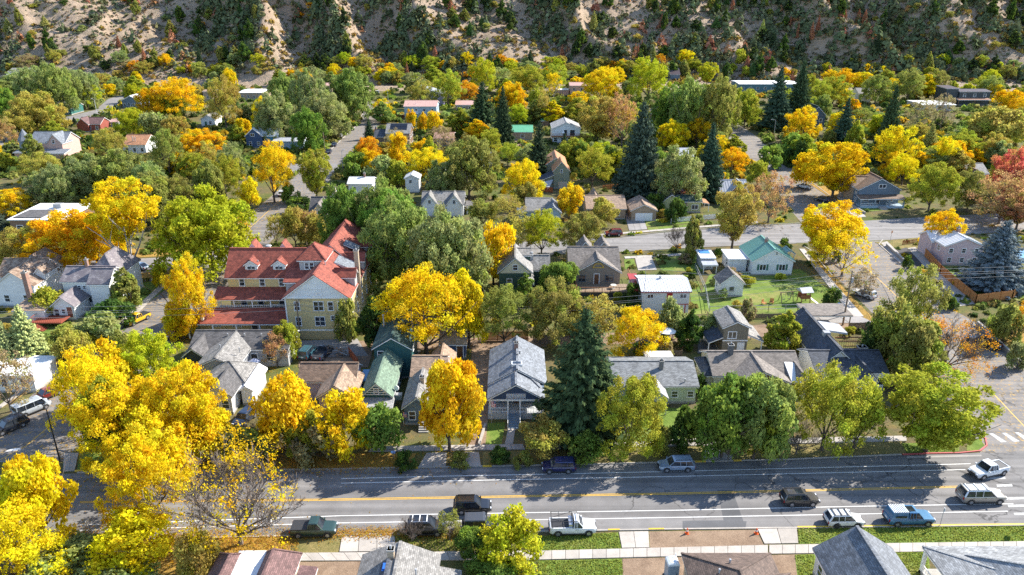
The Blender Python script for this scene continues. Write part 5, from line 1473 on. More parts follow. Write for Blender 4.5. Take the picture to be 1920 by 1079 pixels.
s = GXH('sunlit_flat_house', 'house with glaring white flat roof and red brown walls', 'house', 'the glaring white flat roof', 446, 493, 174, 4.2, 161, .05, W_TAN, F_WHITE, maxrun=8); s.autowin('f', 1.4)
s = GYH('blue_gable_house', 'bright blue house with pale gable roofs and arched attic window', 'house', 'the bright blue gable house', 458, 492, 256, 4.4, 241, 236, W_BLUE, M_WHITE, mx=10); s.win('f', 2.6, 4.4, 1.4, 1.0, mull='v'); s.autowin('f', 1); s.gable('x', s.W * .4, s.W + 5.5, 1.5, 8, 4.2, 2.4, wall=siding((.05, .25, .36)))
s.gable('x', s.W + 4, s.W + 16, -2, 5, 2.9, .8, roof=M_GREY, wall=W_LBLUE)
s = GXH('mint_roof_house', 'house with mint green metal roof at the foot of the dry hill', 'house', 'the mint roofed house', 301, 329, 141, 4, 131, .35, W_TAN, M_GREENB, maxrun=6); s.autowin('f', 1.2)
s = GXH('tan_block_house', 'square tan house with flat roof behind the golden trees', 'house', 'the square tan house', 378, 398, 172, 5, 166, .1, W_TAN, R_TANB, maxrun=5); s.autowin('f', 1.4)
s = GXH('hill_foot_house', 'house with pale pink roof half sunk in the trees below the hill', 'house', 'the half sunk pink roof', 590, 622, 162, 4, 154, .2, W_TAN, M_SALM, maxrun=6)
s = GXH('upper_dark_house', 'dark blue roofed house high in the trees at the hill foot', 'house', 'the dark blue roof', 1252, 1276, 140, 5, 126, .6, W_SLATE, M_DARK, maxrun=6)
s = GXH('left_edge_house', 'pale house with low grey roof at the foot of the hill on the left edge', 'house', None, -16, 12, 140, 4, 133, .25, W_GREY, R_LGREY, maxrun=6)
s = GXH('white_low_building', 'low white building with flat roof beside the bare tree on the left', 'building', 'the low white building', -60, 62, 705, 3.0, 684, .04, W_WHITE, F_WHITE, maxrun=7); s.autowin('f', 1)
s = GYH('grey_cabin', 'grey and cream house partly hidden behind the blue spruce row', 'house', 'the grey cream house', 1905, 1990, 338, 4, 322, 312, W_GREY, R_LGREY, mx=10)
s = GXH('teal_wall_house', 'far house with cream gable between the spruces and the golden tree', 'house', None, 1610, 1636, 176, 4.5, 163, .5, W_CREAM, R_GREY, maxrun=5)
s = GXH('back_grey_house', 'long grey metal roofed house behind the yellow maple', 'house', None, 893, 925, 302, 3.2, 286, .3, W_WHITE, R_LGREY, maxrun=6)

# ---------------------------------------------------------------- plants
def mesh_np(name, co, q, tone, mat):
    me = bpy.data.meshes.new(name)
    me.vertices.add(len(co)); me.vertices.foreach_set('co', np.ascontiguousarray(co, np.float32).ravel())
    k = q.shape[1]
    me.loops.add(q.size); me.loops.foreach_set('vertex_index', q.ravel().astype(np.int32))
    me.polygons.add(len(q)); me.polygons.foreach_set('loop_start', (np.arange(len(q)) * k).astype(np.int32))
    if tone is not None:
        a = me.attributes.new('tone', 'FLOAT_VECTOR', 'POINT')
        a.data.foreach_set('vector', np.ascontiguousarray(tone, np.float32).ravel())
    me.update(calc_edges=True)
    return finish(me, mat)

def unit(v):
    return v / np.maximum(1e-6, np.linalg.norm(v, axis=1, keepdims=True))

def leaf_quads(c, nrm, size, r, asp=1.5, droop=0.0):
    """pointed four cornered leaf sprays at c facing nrm"""
    n = len(c)
    up = r.normal(size=(n, 3)); up[:, 2] -= droop * 3
    a = unit(np.cross(nrm, up)); b = unit(np.cross(a, nrm))
    s = size[:, None] * r.uniform(.65, 1.35, (n, 1))
    w, l = s * .5, s * .5 * asp
    bend = nrm * s * .18
    co = np.stack([c - b * l, c + a * w + bend, c + b * l, c - a * w + bend], 1)
    return co.reshape(-1, 3), (np.arange(n)[:, None] * 4 + np.arange(4)[None, :])

def crown_mesh(name, seed, nlobe=40, nleaf=6500, lobe_r=(.2, .36), size=.085, shape='round', airy=0.0, inner=.15, asp=1.5, droop=0.0, mat=None, zs=1.0):
    r = np.random.default_rng(seed)
    d = unit(r.normal(size=(nlobe, 3)))
    rad = r.uniform(.44, .9, nlobe)[:, None] ** .9
    if shape == 'round':
        d[:, 2] = np.where(d[:, 2] < -.55, -d[:, 2], d[:, 2])
        c = d * rad
    elif shape == 'vase':
        c = d * rad; h = c[:, 2]; k = .62 + .38 * np.clip((h + .7) / 1.2, 0, 1); c[:, 0] *= k; c[:, 1] *= k
    elif shape == 'cone':
        c = d * rad; h = (c[:, 2] + 1) / 2; k = np.clip(1.12 - h * .95, .12, 1); c[:, 0] *= k; c[:, 1] *= k
    elif shape == 'flat':
        d[:, 2] = np.abs(d[:, 2]) * .9 - .25; c = d * r.uniform(.55, .85, nlobe)[:, None]
    lr = r.uniform(lobe_r[0], lobe_r[1], nlobe)
    if shape == 'cone': lr *= np.clip(1.15 - (c[:, 2] + 1) * .35, .45, 1.1)
    ltone = r.uniform(0, 1, nlobe); lt2 = r.uniform(0, 1, nlobe)
    li = r.choice(nlobe, nleaf, p=lr ** 2 / np.sum(lr ** 2))
    # leaf positions on the shell of each lobe, thinner inside
    dd = unit(r.normal(size=(nleaf, 3)) * (1, 1, 1) + unit(c[li]) * .55 + np.array([0, 0, .25]))
    rr = lr[li] * (1 - np.abs(r.normal(0, .22 + airy, nleaf)))
    stray = r.uniform(0, 1, nleaf) < .06 + airy * .2
    rr = np.where(stray, lr[li] * r.uniform(1.0, 1.25, nleaf), rr)
    p = c[li] + dd * rr[:, None] * np.array([1, 1, .85])
    if droop: p[:, 2] -= droop * r.uniform(0, .3, nleaf) * (np.hypot(p[:, 0], p[:, 1]))
    core = r.uniform(0, 1, nleaf) < inner
    p[core] = c[li[core]] * r.uniform(.2, .8, (core.sum(), 1))
    nrm = unit(dd * .8 + r.normal(size=(nleaf, 3)) * .75)
    co, q = leaf_quads(p, nrm, np.full(nleaf, size), r, asp, droop)
    co[:, 2] = co[:, 2] * zs
    mn, mx = np.percentile(co[:, 2], .3), np.percentile(co[:, 2], 99.8)
    rm = np.percentile(np.hypot(co[:, 0], co[:, 1]), 97)
    co[:, 2] = (co[:, 2] - mn) / (mx - mn); co[:, :2] /= rm
    tone = np.stack([r.uniform(0, 1, nleaf), ltone[li], lt2[li]], 1)
    return mesh_np(name, co, q, np.repeat(tone, 4, 0), mat or LEAF)

def spruce_mesh(name, seed, tiers=30, dens=1.0, ragged=.15, rot=.6):
    r = np.random.default_rng(seed)
    P, Nn, S, T = [], [], [], []
    for i in range(tiers):
        t = (i + r.uniform(-.2, .2)) / tiers
        t = min(max(t, .0), .985)
        R0 = (1 - t) ** .72 * (1 if t > .06 else .88)
        nb = int(max(6, 21 * (1 - t) ** .6 * dens))
        a0 = r.uniform(0, 6.28)
        for b in range(nb):
            a = a0 + 6.283 * b / nb + r.uniform(-.2, .2)
            Lb = R0 * r.uniform(1 - ragged * 1.6, 1 + ragged)
            zz = t + r.uniform(-.012, .012)
            m = int(max(4, 15 * Lb + 3))
            u = np.linspace(.18, 1, m)
            rr = Lb * u
            z = zz - .055 * u * (1 - t * .6) + .045 * u ** 3 + r.normal(0, .004, m)
            lt = r.uniform(0, 1)
            for sgn in (-1, 0, 1):
                sp_ = sgn * .075 * (1 - u * .55) * (.5 + Lb)
                x = rr * np.cos(a) - sp_ * np.sin(a); y = rr * np.sin(a) + sp_ * np.cos(a)
                p = np.stack([x, y, z + (0 if sgn == 0 else -.008)], 1) + r.normal(0, .008, (m, 3)) * (1, 1, .5)
                P.append(p)
                nn = np.stack([np.full(m, math.cos(a) * .45 - sgn * .5 * math.sin(a)), np.full(m, math.sin(a) * .45 + sgn * .5 * math.cos(a)), np.full(m, 1.0)], 1) + r.normal(0, .35, (m, 3))
                Nn.append(nn)
                S.append((.055 + .075 * (1 - u)) * (.55 + .6 * (1 - t)))
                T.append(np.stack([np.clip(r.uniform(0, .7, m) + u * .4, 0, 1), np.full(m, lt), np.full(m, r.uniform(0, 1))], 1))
    P = np.concatenate(P); Nn = unit(np.concatenate(Nn)); S = np.concatenate(S); T = np.concatenate(T)
    # quads elongated outward
    out = np.stack([P[:, 0], P[:, 1], -.15 * np.ones(len(P)) * np.hypot(P[:, 0], P[:, 1])], 1) + r.normal(0, .12, P.shape)
    b = unit(out - Nn * np.sum(out * Nn, 1, keepdims=True)); a = unit(np.cross(Nn, b))
    s = S[:, None] * r.uniform(.8, 1.3, (len(P), 1))
    zk = np.array([1, 1, .42])          # unit height is about 2.4 times the radius
    co = np.stack([P - b * s * .95 * zk, P + a * s * .55 * zk, P + b * s * 1.0 * zk, P - a * s * .55 * zk], 1).reshape(-1, 3)
    q = np.arange(len(P))[:, None] * 4 + np.arange(4)[None, :]
    co[:, 2] = np.clip(co[:, 2], 0, None) / max(1.0, np.max(co[:, 2]))
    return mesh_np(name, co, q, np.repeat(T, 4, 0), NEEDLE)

def branch_mesh(name, seed, levels=3, spread=.75, first=.18, nmain=7, thick=.035, twig=.003, wig=.12, nsub=5):
    """trunk with limbs: unit height 1, unit spread about 1"""
    r = random.Random(seed)
    mb = MB()
    def limb(p, d, L_, r0, r1, lev, segs):
        q = p
        pts = [p]
        for i in range(segs):
            d = (d + Vector((r.uniform(-wig, wig), r.uniform(-wig, wig), r.uniform(-wig * .4, wig * .9)))).normalized()
            n = q + d * (L_ / segs)
            a = r0 + (r1 - r0) * i / segs; b = r0 + (r1 - r0) * (i + 1) / segs
            mb.tube(q, n, a, b, 6 if lev == 0 else (4 if lev == 1 else 3), cap=False)
            q = n; pts.append(q)
        if lev >= levels: return
        ns = nsub if lev > 0 else 0
        for k in range(ns):
            t = .3 + .7 * (k + r.uniform(.2, .8)) / ns
            i = min(segs - 1, int(t * segs)); f = t * segs - i
            bp = pts[i].lerp(pts[i + 1], min(1, max(0, f)))
            a = r.uniform(0, 6.283)
            side = Vector((math.cos(a), math.sin(a), r.uniform(.05, .8)))
            nd = (d * .75 + side * .75).normalized()
            rr = (r0 + (r1 - r0) * t) * .62
            limb(bp, nd, L_ * r.uniform(.35, .6), max(rr, twig), twig * .8, lev + 1, 3 if lev < 2 else 2)
        return
    top = Vector((0, 0, first))
    mb.tube((0, 0, -.04), (0, 0, first * .3), thick * 1.35, thick * 1.05, 7, cap=False)
    mb.tube((0, 0, first * .3), top, thick * 1.05, thick * .92, 7, cap=False)
    for k in range(nmain):
        a = 6.283 * k / nmain + r.uniform(-.3, .3)
        el = r.uniform(.35, 1.0) if k else 1.35
        d = Vector((math.cos(a) * math.cos(el) * spread, math.sin(a) * math.cos(el) * spread, math.sin(el))).normalized()
        st = top - Vector((0, 0, r.uniform(0, first * .25)))
        limb(st, d, r.uniform(.62, .82) * (1 - first) / max(.75, d.z), thick * r.uniform(.45, .68), twig * 1.6, 1, 6)
    co = np.array([tuple(v) for v in mb.v])
    rm = np.percentile(np.hypot(co[:, 0], co[:, 1]), 96) or 1
    co[:, :2] = co[:, :2] * (1 / max(rm, .2) if False else 1)
    co[:, 2] /= max(co[:, 2].max(), .01)
    me = bpy.data.meshes.new(name)
    me.from_pydata([tuple(v) for v in co], [], mb.f)
    finish(me, BARK)
    me['rm'] = float(rm)
    return me

CROWN = {}
CROWN['round'] = [crown_mesh('crown', 11 + i, 60, 9500, (.17, .31), .064) for i in range(3)]
CROWN['loose'] = [crown_mesh('crown', 21 + i, 46, 6500, (.17, .33), .066, airy=.22, inner=.12) for i in range(3)]
CROWN['sparse'] = [crown_mesh('crown', 31 + i, 55, 2100, (.14, .26), .058, airy=.35, inner=.05) for i in range(2)]
CROWN['plume'] = [crown_mesh('crown', 41 + i, 90, 11500, (.11, .24), .05, airy=.18, inner=.2, asp=2.4, droop=.25) for i in range(3)]
CROWN['vase'] = [crown_mesh('crown', 51 + i, 64, 8500, (.14, .27), .062, shape='vase', airy=.1) for i in range(2)]
CROWN['egg'] = [crown_mesh('crown', 61 + i, 70, 9500, (.14, .25), .06, shape='cone', airy=.08) for i in range(2)]
CROWN['flat'] = [crown_mesh('crown', 71, 60, 6500, (.14, .26), .06, shape='flat', airy=.12)]
CROWN['round_big'] = [crown_mesh('crown', 211 + i, 135, 23000, (.07, .18), .029, airy=.12) for i in range(3)]
CROWN['loose_big'] = [crown_mesh('crown', 221 + i, 120, 17500, (.06, .18), .028, airy=.28, inner=.12) for i in range(3)]
CROWN['sparse_big'] = [crown_mesh('crown', 231 + i, 130, 6500, (.07, .16), .028, airy=.35, inner=.05) for i in range(2)]
CROWN['plume_big'] = [crown_mesh('crown', 241 + i, 190, 24000, (.07, .17), .03, airy=.18, inner=.2, asp=2.2, droop=.2) for i in range(2)]
CROWN['vase_big'] = [crown_mesh('crown', 251 + i, 120, 20000, (.09, .19), .037, shape='vase', airy=.1) for i in range(2)]
CROWN['egg_big'] = [crown_mesh('crown', 261 + i, 110, 20000, (.1, .2), .038, shape='cone', airy=.08) for i in range(2)]
CROWN['wisp_big'] = [crown_mesh('crown', 271 + i, 90, 4200, (.08, .18), .02, airy=.35, inner=.05) for i in range(2)]
CROWN['wisp'] = [crown_mesh('crown', 275 + i, 60, 1300, (.1, .2), .045, airy=.35, inner=.05) for i in range(2)]
CROWN['flat_big'] = CROWN['flat']
CROWN['bush'] = [crown_mesh('crown', 81 + i, 26, 2600, (.24, .42), .1, airy=.15) for i in range(3)]
CROWN['spruce'] = [spruce_mesh('crown', 91, 36), spruce_mesh('crown', 92, 32, .95, .22), spruce_mesh('crown', 93, 28, .85, .32)]
TRUNK = {}
TRUNK['tree'] = [branch_mesh('trunk', 101 + i, 2, .8, .22, 6, .03, .004, .13, 4) for i in range(3)]
TRUNK['bare'] = [branch_mesh('trunk', 111 + i, 4, .95, .2, 10, .028, .003, .16, 6) for i in range(2)]
TRUNK['open'] = [branch_mesh('trunk', 121, 3, .9, .24, 7, .03, .003, .16, 5)]
TRUNK['shrub'] = [branch_mesh('trunk', 131, 3, 1.2, .05, 8, .02, .003, .2, 4)]
tmb = MB(); tmb.tube((0, 0, -.03), (0, 0, .5), .026, .016, 7, False).tube((0, 0, .5), (0, 0, .985), .016, .003, 6, False)
TRUNK['pole'] = [finish((lambda me: (me.from_pydata(tmb.v, [], tmb.f), me)[1])(bpy.data.meshes.new('trunk')), BARK)]
TRUNK['pole'][0]['rm'] = .03

PAL = {  # leaf colours: word, rgb
    'Y': ('bright yellow', (.87, .645, .018)), 'G': ('golden yellow', (.85, .54, .014)), 'O': ('orange', (.78, .36, .02)), 'L': ('lime green', (.52, .52, .03)),
    'V': ('yellow green', (.43, .43, .05)), 'M': ('mid green', (.20, .30, .055)), 'D': ('dark green', (.075, .13, .035)), 'K': ('khaki', (.50, .40, .09)), 'E': ('olive', (.35, .34, .085)),
    'A': ('grey green', (.36, .395, .15)), 'F': ('sage green', (.31, .365, .10)), 'R': ('pinkish red', (.68, .19, .13)), 'P': ('pale pinkish orange', (.56, .31, .15)), 'B': ('brown', (.30, .18, .075)), 'S': ('deep green', (.058, .085, .038)), 'U': ('blue green', (.062, .092, .058)), 'W': ('silver blue', (.15, .20, .19)),
    'C': ('rust red', (.40, .17, .09)), 'T': ('tan', (.42, .31, .17)),
}
SHAPE = {  # kind letter: crown, trunk, name, crown start fraction, gap
    'r': ('round', 'tree', 'maple_tree', .14), 'l': ('loose', 'tree', 'ash_tree', .16), 'x': ('sparse', 'open', 'thinning_tree', .2), 'p': ('plume', 'tree', 'cottonwood_tree', .08),
    'v': ('vase', 'tree', 'elm_tree', .16), 'e': ('egg', 'tree', 'linden_tree', .06), 'f': ('flat', 'open', 'locust_tree', .38), 'b': ('wisp', 'bare', 'bare_tree', .2), 's': ('spruce', 'pole', 'spruce_tree', .02),
    'h': ('bush', 'shrub', 'shrub', .0), 'j': ('bush', 'shrub', 'juniper', .0), 'n': (None, 'bare', 'leafless_tree', .2),
}
SPECIES = {'r': 'maple', 'l': 'ash tree', 'x': 'half bare tree', 'p': 'cottonwood', 'v': 'elm', 'e': 'linden', 'f': 'spreading locust', 'b': 'nearly bare tree', 's': 'spruce', 'h': 'shrub', 'j': 'juniper', 'n': 'leafless tree'}
TREES = []
BARKC = {'D': (.10, .075, .055), 'L': (.155, .12, .095), 'P': (.42, .38, .34)}
def plant(kind, cx, ytop, ybase, width, colr, bark='D', seed=None, label=None, dark=1.0, at=None, hgt=None, rad=None, start=None, group=None, var=.06):
    crown, trunk, name, st = SHAPE[kind]
    r = random.Random(seed if seed is not None else int(cx * 7919 + ytop * 104729 + ybase))
    st = st if start is None else start
    if at is None:
        g = GT(cx, ybase)
        if g.z > .01:
            pass
        sc = proj(g)[2]
        rad = width / 2 / sc
        hgt = height_at(g.y, ytop) - g.z
        # the far rim of a wide crown rises above its top in a view from above
        dep = math.atan2(HC, g.y)
        if kind not in 'snjh': hgt -= .3 * rad * math.tan(dep)
        if kind in 'rlpvxef': rad *= .94
        hgt = max(.6, hgt)
    else:
        g = Vector(at)
    # lean crowns towards the shown column
    root = empty(name, g, r.uniform(0, 6.28))
    word, c = PAL[colr]
    k = dark * r.uniform(1 - var, 1 + var)
    col = (min(1, c[0] * k * r.uniform(.94, 1.06)), min(1, c[1] * k * r.uniform(.93, 1.07)), c[2] * k, 1)
    if trunk:
        tm = r.choice(TRUNK[trunk])
        t = link('trunk', tm, root)
        rm = tm.get('rm', .5)
        fr = 1.0 if crown is None or kind in 'b' else .82
        kk = (rad * fr / rm) if kind not in 's' else hgt
        t.scale = (kk, kk, hgt * (fr if kind not in 's' else 1))
        if kind not in 's' and hgt > 0:
            m = max(.55, min(1.8, kk / hgt)) * hgt if kind in 'rlpvexfh' else kk
            t.scale = (m, m, t.scale[2])
        b = BARKC[bark]; t.color = (*b, 1)
    if crown:
        ck = crown + '_big' if rad > 4.2 and crown + '_big' in CROWN else crown
        cr = link('crown', r.choice(CROWN[ck]), root)
        z0 = hgt * st
        cr.location = (0, 0, z0)
        cr.scale = (rad * r.uniform(.9, 1.12), rad * r.uniform(.9, 1.12), hgt - z0) if kind not in 's' else (rad, rad, hgt - z0)
        if kind not in 'shj': cr.rotation_euler = (r.uniform(-.1, .1), r.uniform(-.1, .1), r.uniform(0, 6.28))
        cr.color = col
    TREES.append(dict(o=root, kind=kind, word=word, rad=rad, h=hgt, x=g.x, y=g.y, label=label, group=group, px=cx, py=ybase))
    return root

TL = '''
r 85 850 1012 125 Y
l 40 930 1098 200 Y
l 285 795 990 170 Y
l 262 952 1060 150 Y
l 385 985 1085 95 K
h 130 1045 1095 150 A
h 250 1072 1110 120 A
x 843 955 1012 45 E
n 772 972 1013 55 B
l 958 955 1062 125 L
r 885 990 1042 70 M
r 930 1045 1100 120 M
l 178 648 842 140 Y
r 250 690 868 175 Y
r 350 668 850 150 Y
r 290 612 745 125 L
l 215 640 775 110 G
l 320 770 895 130 Y
r 395 760 860 90 Y
l 540 690 842 125 Y
r 570 765 850 80 V
l 645 730 852 110 Y
h 715 755 842 95 M
n 490 790 856 110 B
h 470 800 862 90 E
h 600 792 858 90 T
r 843 668 846 128 Y
l 1018 782 852 95 K
r 1180 694 852 132 V
h 1095 812 862 75 M
l 1352 694 858 130 M
r 1412 700 862 125 F
r 1340 730 856 90 M
r 1430 745 856 90 V
l 1540 668 845 145 V
l 1600 715 842 90 V
v 1735 682 846 205 V
h 1278 764 838 60 D
h 1240 800 846 40 E
n 1492 795 852 90 T
n 1365 800 862 70 T
l 368 472 632 100 Y
r 345 560 636 65 Y
v 253 330 522 125 Y P
p 400 348 515 185 L
r 135 388 512 165 G
l 60 418 514 125 K
r 185 395 505 110 G
r 28 352 405 82 Y
s 62 570 690 80 A
s 25 600 700 50 A
x 22 640 772 120 T
l 145 612 690 70 K
e 245 500 582 62 E
h 215 560 612 75 D
h 190 588 640 85 A
h 160 628 660 60 V
h 120 612 650 60 E
h 100 540 590 75 V
r 545 600 672 52 V
x 520 620 688 55 P
l 800 488 672 190 G
r 880 505 652 85 Y
p 660 340 500 100 M
p 722 330 505 115 F
p 752 366 552 150 F
p 848 378 566 155 A
p 850 420 565 140 A
p 745 350 520 130 M
l 925 412 535 78 Y
e 706 555 652 58 D
h 655 560 640 50 E
h 720 600 655 60 D
l 945 528 652 105 E
r 1040 512 648 130 E
r 1048 483 552 75 M
e 985 508 575 55 M
x 1125 548 640 95 K
l 1195 568 672 105 Y
x 1110 560 645 70 K
h 1188 533 582 52 D
h 1258 560 640 62 A
e 1288 574 650 55 D
h 1210 640 668 50 D
e 1465 575 662 78 V
l 1690 488 650 115 E
l 1650 555 690 85 E
r 1700 590 722 105 E
h 1640 600 690 70 D
b 1768 580 702 135 O
h 1880 568 645 62 E
x 1905 560 640 60 O
v 1545 372 490 115 Y
x 1578 415 518 130 Y
x 1615 500 560 60 T
r 1757 388 475 76 G
s 1860 412 540 122 W
e 1298 403 487 40 E
n 1268 418 470 48 B
v 1372 338 468 82 K
x 1440 318 418 88 P
r 1092 395 478 88 E
l 1015 388 482 75 L
x 975 402 482 55 K
x 948 362 432 75 K
l 905 372 428 60 E
l 1068 343 412 50 Y
l 1130 368 422 62 K
h 1265 372 415 45 D
h 1225 365 400 40 D
l 978 293 382 90 Y
p 880 252 376 120 E
p 830 300 380 70 A
s 1010 225 338 58 S
s 1197 188 372 100 U
s 1325 228 374 72 U
s 905 153 255 62 S
s 943 160 270 42 S
s 1058 250 300 28 S
p 1270 272 388 100 A
l 1110 275 352 75 V
r 1140 272 336 36 M
l 1085 262 318 40 M
v 1120 178 270 82 K
x 1165 172 275 65 P
v 595 278 376 70 V
l 515 262 380 78 Y
r 697 253 322 60 O
l 752 248 318 48 G
h 715 292 345 62 A
h 668 288 338 52 M
h 748 300 348 52 V
e 805 255 332 45 V
s 693 222 262 24 S
p 663 126 226 92 F
p 535 134 232 65 F
p 582 126 238 75 A
p 610 165 260 90 A
p 520 170 270 80 A
p 580 200 285 70 M
l 330 142 222 100 G
r 285 165 225 50 G
l 425 140 240 70 K
l 495 180 245 48 Y
r 435 128 175 32 Y
r 250 203 262 62 L
p 72 124 205 75 A
p 118 116 215 85 F
p 160 132 205 55 A
p 50 128 190 80 A
p 155 130 200 80 A
p 75 170 255 100 K
p 20 165 235 60 M
l 10 218 275 55 P
l 30 205 262 70 K
e 72 250 318 54 E
l 212 238 300 62 K
l 320 238 332 70 E
r 385 240 300 92 G
h 300 210 262 55 A
p 165 288 385 95 A
p 232 276 382 110 F
p 288 300 388 85 A
p 120 305 395 80 A
l 80 283 345 80 K
p 110 312 390 110 A
p 290 320 420 110 E
r 345 325 410 70 E
l 425 285 375 70 V
l 440 265 345 60 A
r 400 300 400 60 E
l 470 330 398 45 Y
s 5 388 440 36 U
l 905 108 180 62 L
l 985 120 180 80 V
l 1040 118 175 60 V
r 1125 126 192 78 Y
l 872 150 192 62 O
l 1215 106 192 85 L
p 1290 145 270 80 F
p 1335 140 272 75 E
p 1250 160 260 70 M
x 1038 135 186 28 Y P
s 1452 122 245 62 U
s 1492 112 240 60 S
s 1578 182 276 52 U
s 1655 158 310 56 S
l 1502 198 268 66 G
v 1560 264 372 120 G
l 1510 285 352 55 G
l 1672 232 325 95 Y
l 1770 255 335 58 Y
s 1735 232 310 50 E
l 1690 288 348 62 Y
r 1740 303 398 90 V
r 1812 318 398 80 E
f 1862 198 292 105 K
r 1885 168 232 68 G
r 1850 130 182 42 L
l 1880 270 385 85 R
l 1905 300 400 60 R
x 1872 318 420 130 P
v 1905 355 430 90 P
r 1700 128 192 70 E
r 1640 140 195 60 E
r 1750 130 185 60 E
l 1560 140 200 70 V
l 1530 150 205 60 V
x 1762 175 245 50 T
h 1812 232 275 30 M
e 1600 225 285 36 V
x 1720 180 250 55 T
h 1480 250 300 60 M
p 1395 165 240 60 V
l 1360 190 250 60 V
h 1440 275 320 50 M
h 1490 262 312 40 D
l 1370 275 330 60 G
l 1420 300 350 50 V
l 1290 330 372 55 A
l 555 385 465 55 K
x 575 390 460 50 P
l 600 400 465 50 K
x 520 400 460 50 K
h 560 372 400 50 D
h 545 348 382 40 M
r 985 340 392 50 K
l 840 130 200 60 V
l 790 150 205 50 K
x 745 240 300 60 T
x 830 235 285 50 T
l 770 205 245 22 G
l 793 210 248 22 G
l 815 208 252 32 Y
l 868 210 250 28 Y
l 1005 160 225 30 V
x 1020 165 232 24 K
l 1190 225 300 40 E
h 1310 180 240 70 M
r 1225 275 330 50 M
s 1080 255 312 26 S
h 1085 560 625 50 K
h 1310 700 740 30 D
h 1330 590 640 42 A
h 1400 560 600 28 T
h 1545 455 478 24 D
h 1568 470 492 18 D
h 1470 448 476 26 D
h 1355 540 562 18 A
h 1555 540 580 34 D
h 862 850 872 40 E
h 938 838 866 44 D
h 980 848 874 40 E
h 760 848 878 44 D
h 1905 640 690 40 A
h 1780 555 580 30 D
h 1720 700 742 50 E
h 1250 640 672 30 T
l 240 615 700 60 E
r 215 705 860 80 V
l 300 500 540 20 Y
x 455 395 450 40 G
h 1875 580 630 50 D
h 1700 480 505 20 D
'''
for ln in TL.strip().splitlines():
    f = ln.split()
    st_ = .40 if ln.startswith('v 253') else None
    plant(f[0], float(f[1]), float(f[2]), float(f[3]), float(f[4]), f[5], f[6] if len(f) > 6 else ('L' if f[0] in 'pnxb' else 'D'), start=st_)
# the big spruce and the great bare tree in front
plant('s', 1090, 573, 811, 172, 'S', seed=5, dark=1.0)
bt = plant('b', 452, 782, 1022, 250, 'G', 'L', seed=3)
gb = GT(452, 1022)

def pip(x, y, poly):
    c = False; n = len(poly); j = n - 1
    for i in range(n):
        xi, yi = poly[i]; xj, yj = poly[j]
        if (yi > y) != (yj > y) and x < (xj - xi) * (y - yi) / (yj - yi + 1e-9) + xi: c = not c
        j = i
    return c
HB_PX = []
for h in HOUSES:
    for (a, b, c, d) in h.rects:
        x = [proj((h.root.location.x + u, h.root.location.y + v, w)) for u in (a, b) for v in (c, d) for w in (0, h.h + 2)]
        HB_PX.append((min(p[0] for p in x), max(p[0] for p in x), min(p[1] for p in x), max(p[1] for p in x), h.root.location.x + a - 1.2, h.root.location.x + b + 1.2, h.root.location.y + c - 1.2, h.root.location.y + d + 1.2))
def free(x, y, wpx, hpx):
    g = G(x, y)
    for q in KEEP_PX:
        if len(q) > 2 and pip(x, y + 1, q): return False
    for a, b, c, d, X0, X1, Y0, Y1 in HB_PX:
        if X0 < g.x < X1 and Y0 < g.y < Y1: return False
        if x + wpx / 2 > a and x - wpx / 2 < b and y > (c + d) / 2 and y - hpx < d - (d - c) * .35 and g.y < Y0 + 2: return False
    return True
# further trees and shrubs between the far houses
fr = random.Random(12)
nf = 0
tries = 0
while nf < 430 and tries < 30000:
    tries += 1
    y = 140 + 205 * fr.random() ** 1.15
    x = fr.uniform(-40, 1960)
    s_ = (y + 20) / 60
    small = fr.random() < .42
    hm = fr.uniform(2, 4.5) if small else (fr.uniform(6, 11) if y > 230 or fr.random() < .5 else fr.uniform(9, 14))
    wm = hm * fr.uniform(.8, 1.3)
    if not free(x, y, wm * s_, hm * s_ * .95): continue
    if small:
        k, c = fr.choice(['h', 'h', 'l', 'e']), fr.choice('AADMEKVVGT')
    else:
        k, c = fr.choice('lrlppve'), fr.choice('AAFVVKKFYLGYLV' if x < 1000 else 'AVVKEFLYLGYV')
    g = G(x, y)
    plant(k, x, 0, y, 0, c, at=g, hgt=hm, rad=wm / 2)
    nf += 1
print('FILL', nf, tries)
# oak brush and mixed trees along the foot of the hill
nb = 0
for i in range(900):
    if nb >= 120: break
    x = fr.uniform(-60, 1990); y = fr.uniform(120, 158)
    g = GT(x, y)
    if g.y < 440 or g.y > 520: continue
    hm = fr.uniform(4, 10); wm = hm * fr.uniform(.9, 1.5)
    sx_, sy_, sc_ = proj(g)
    if not free(sx_, sy_, wm * sc_, hm * sc_) : continue
    k = fr.choice('hlllrv')
    c = fr.choice('VVEKYLGOAL') if x > 250 else fr.choice('AAEKKVT')
    plant(k, x, 0, y, 0, c, at=g, hgt=hm, rad=wm / 2); nb += 1
nm = 0
while nm < 60:
    x = fr.uniform(-60, 1980); y = fr.uniform(345, 640)
    g = G(x, y); hm = fr.uniform(1.0, 2.4); wm = hm * fr.uniform(.9, 1.6)
    s_ = (y + 20) / 60
    if not free(x, y, wm * s_, hm * s_ * .9): continue
    plant('h', x, 0, y, 0, fr.choice('DMEAEVKT'), at=g, hgt=hm, rad=wm / 2); nm += 1

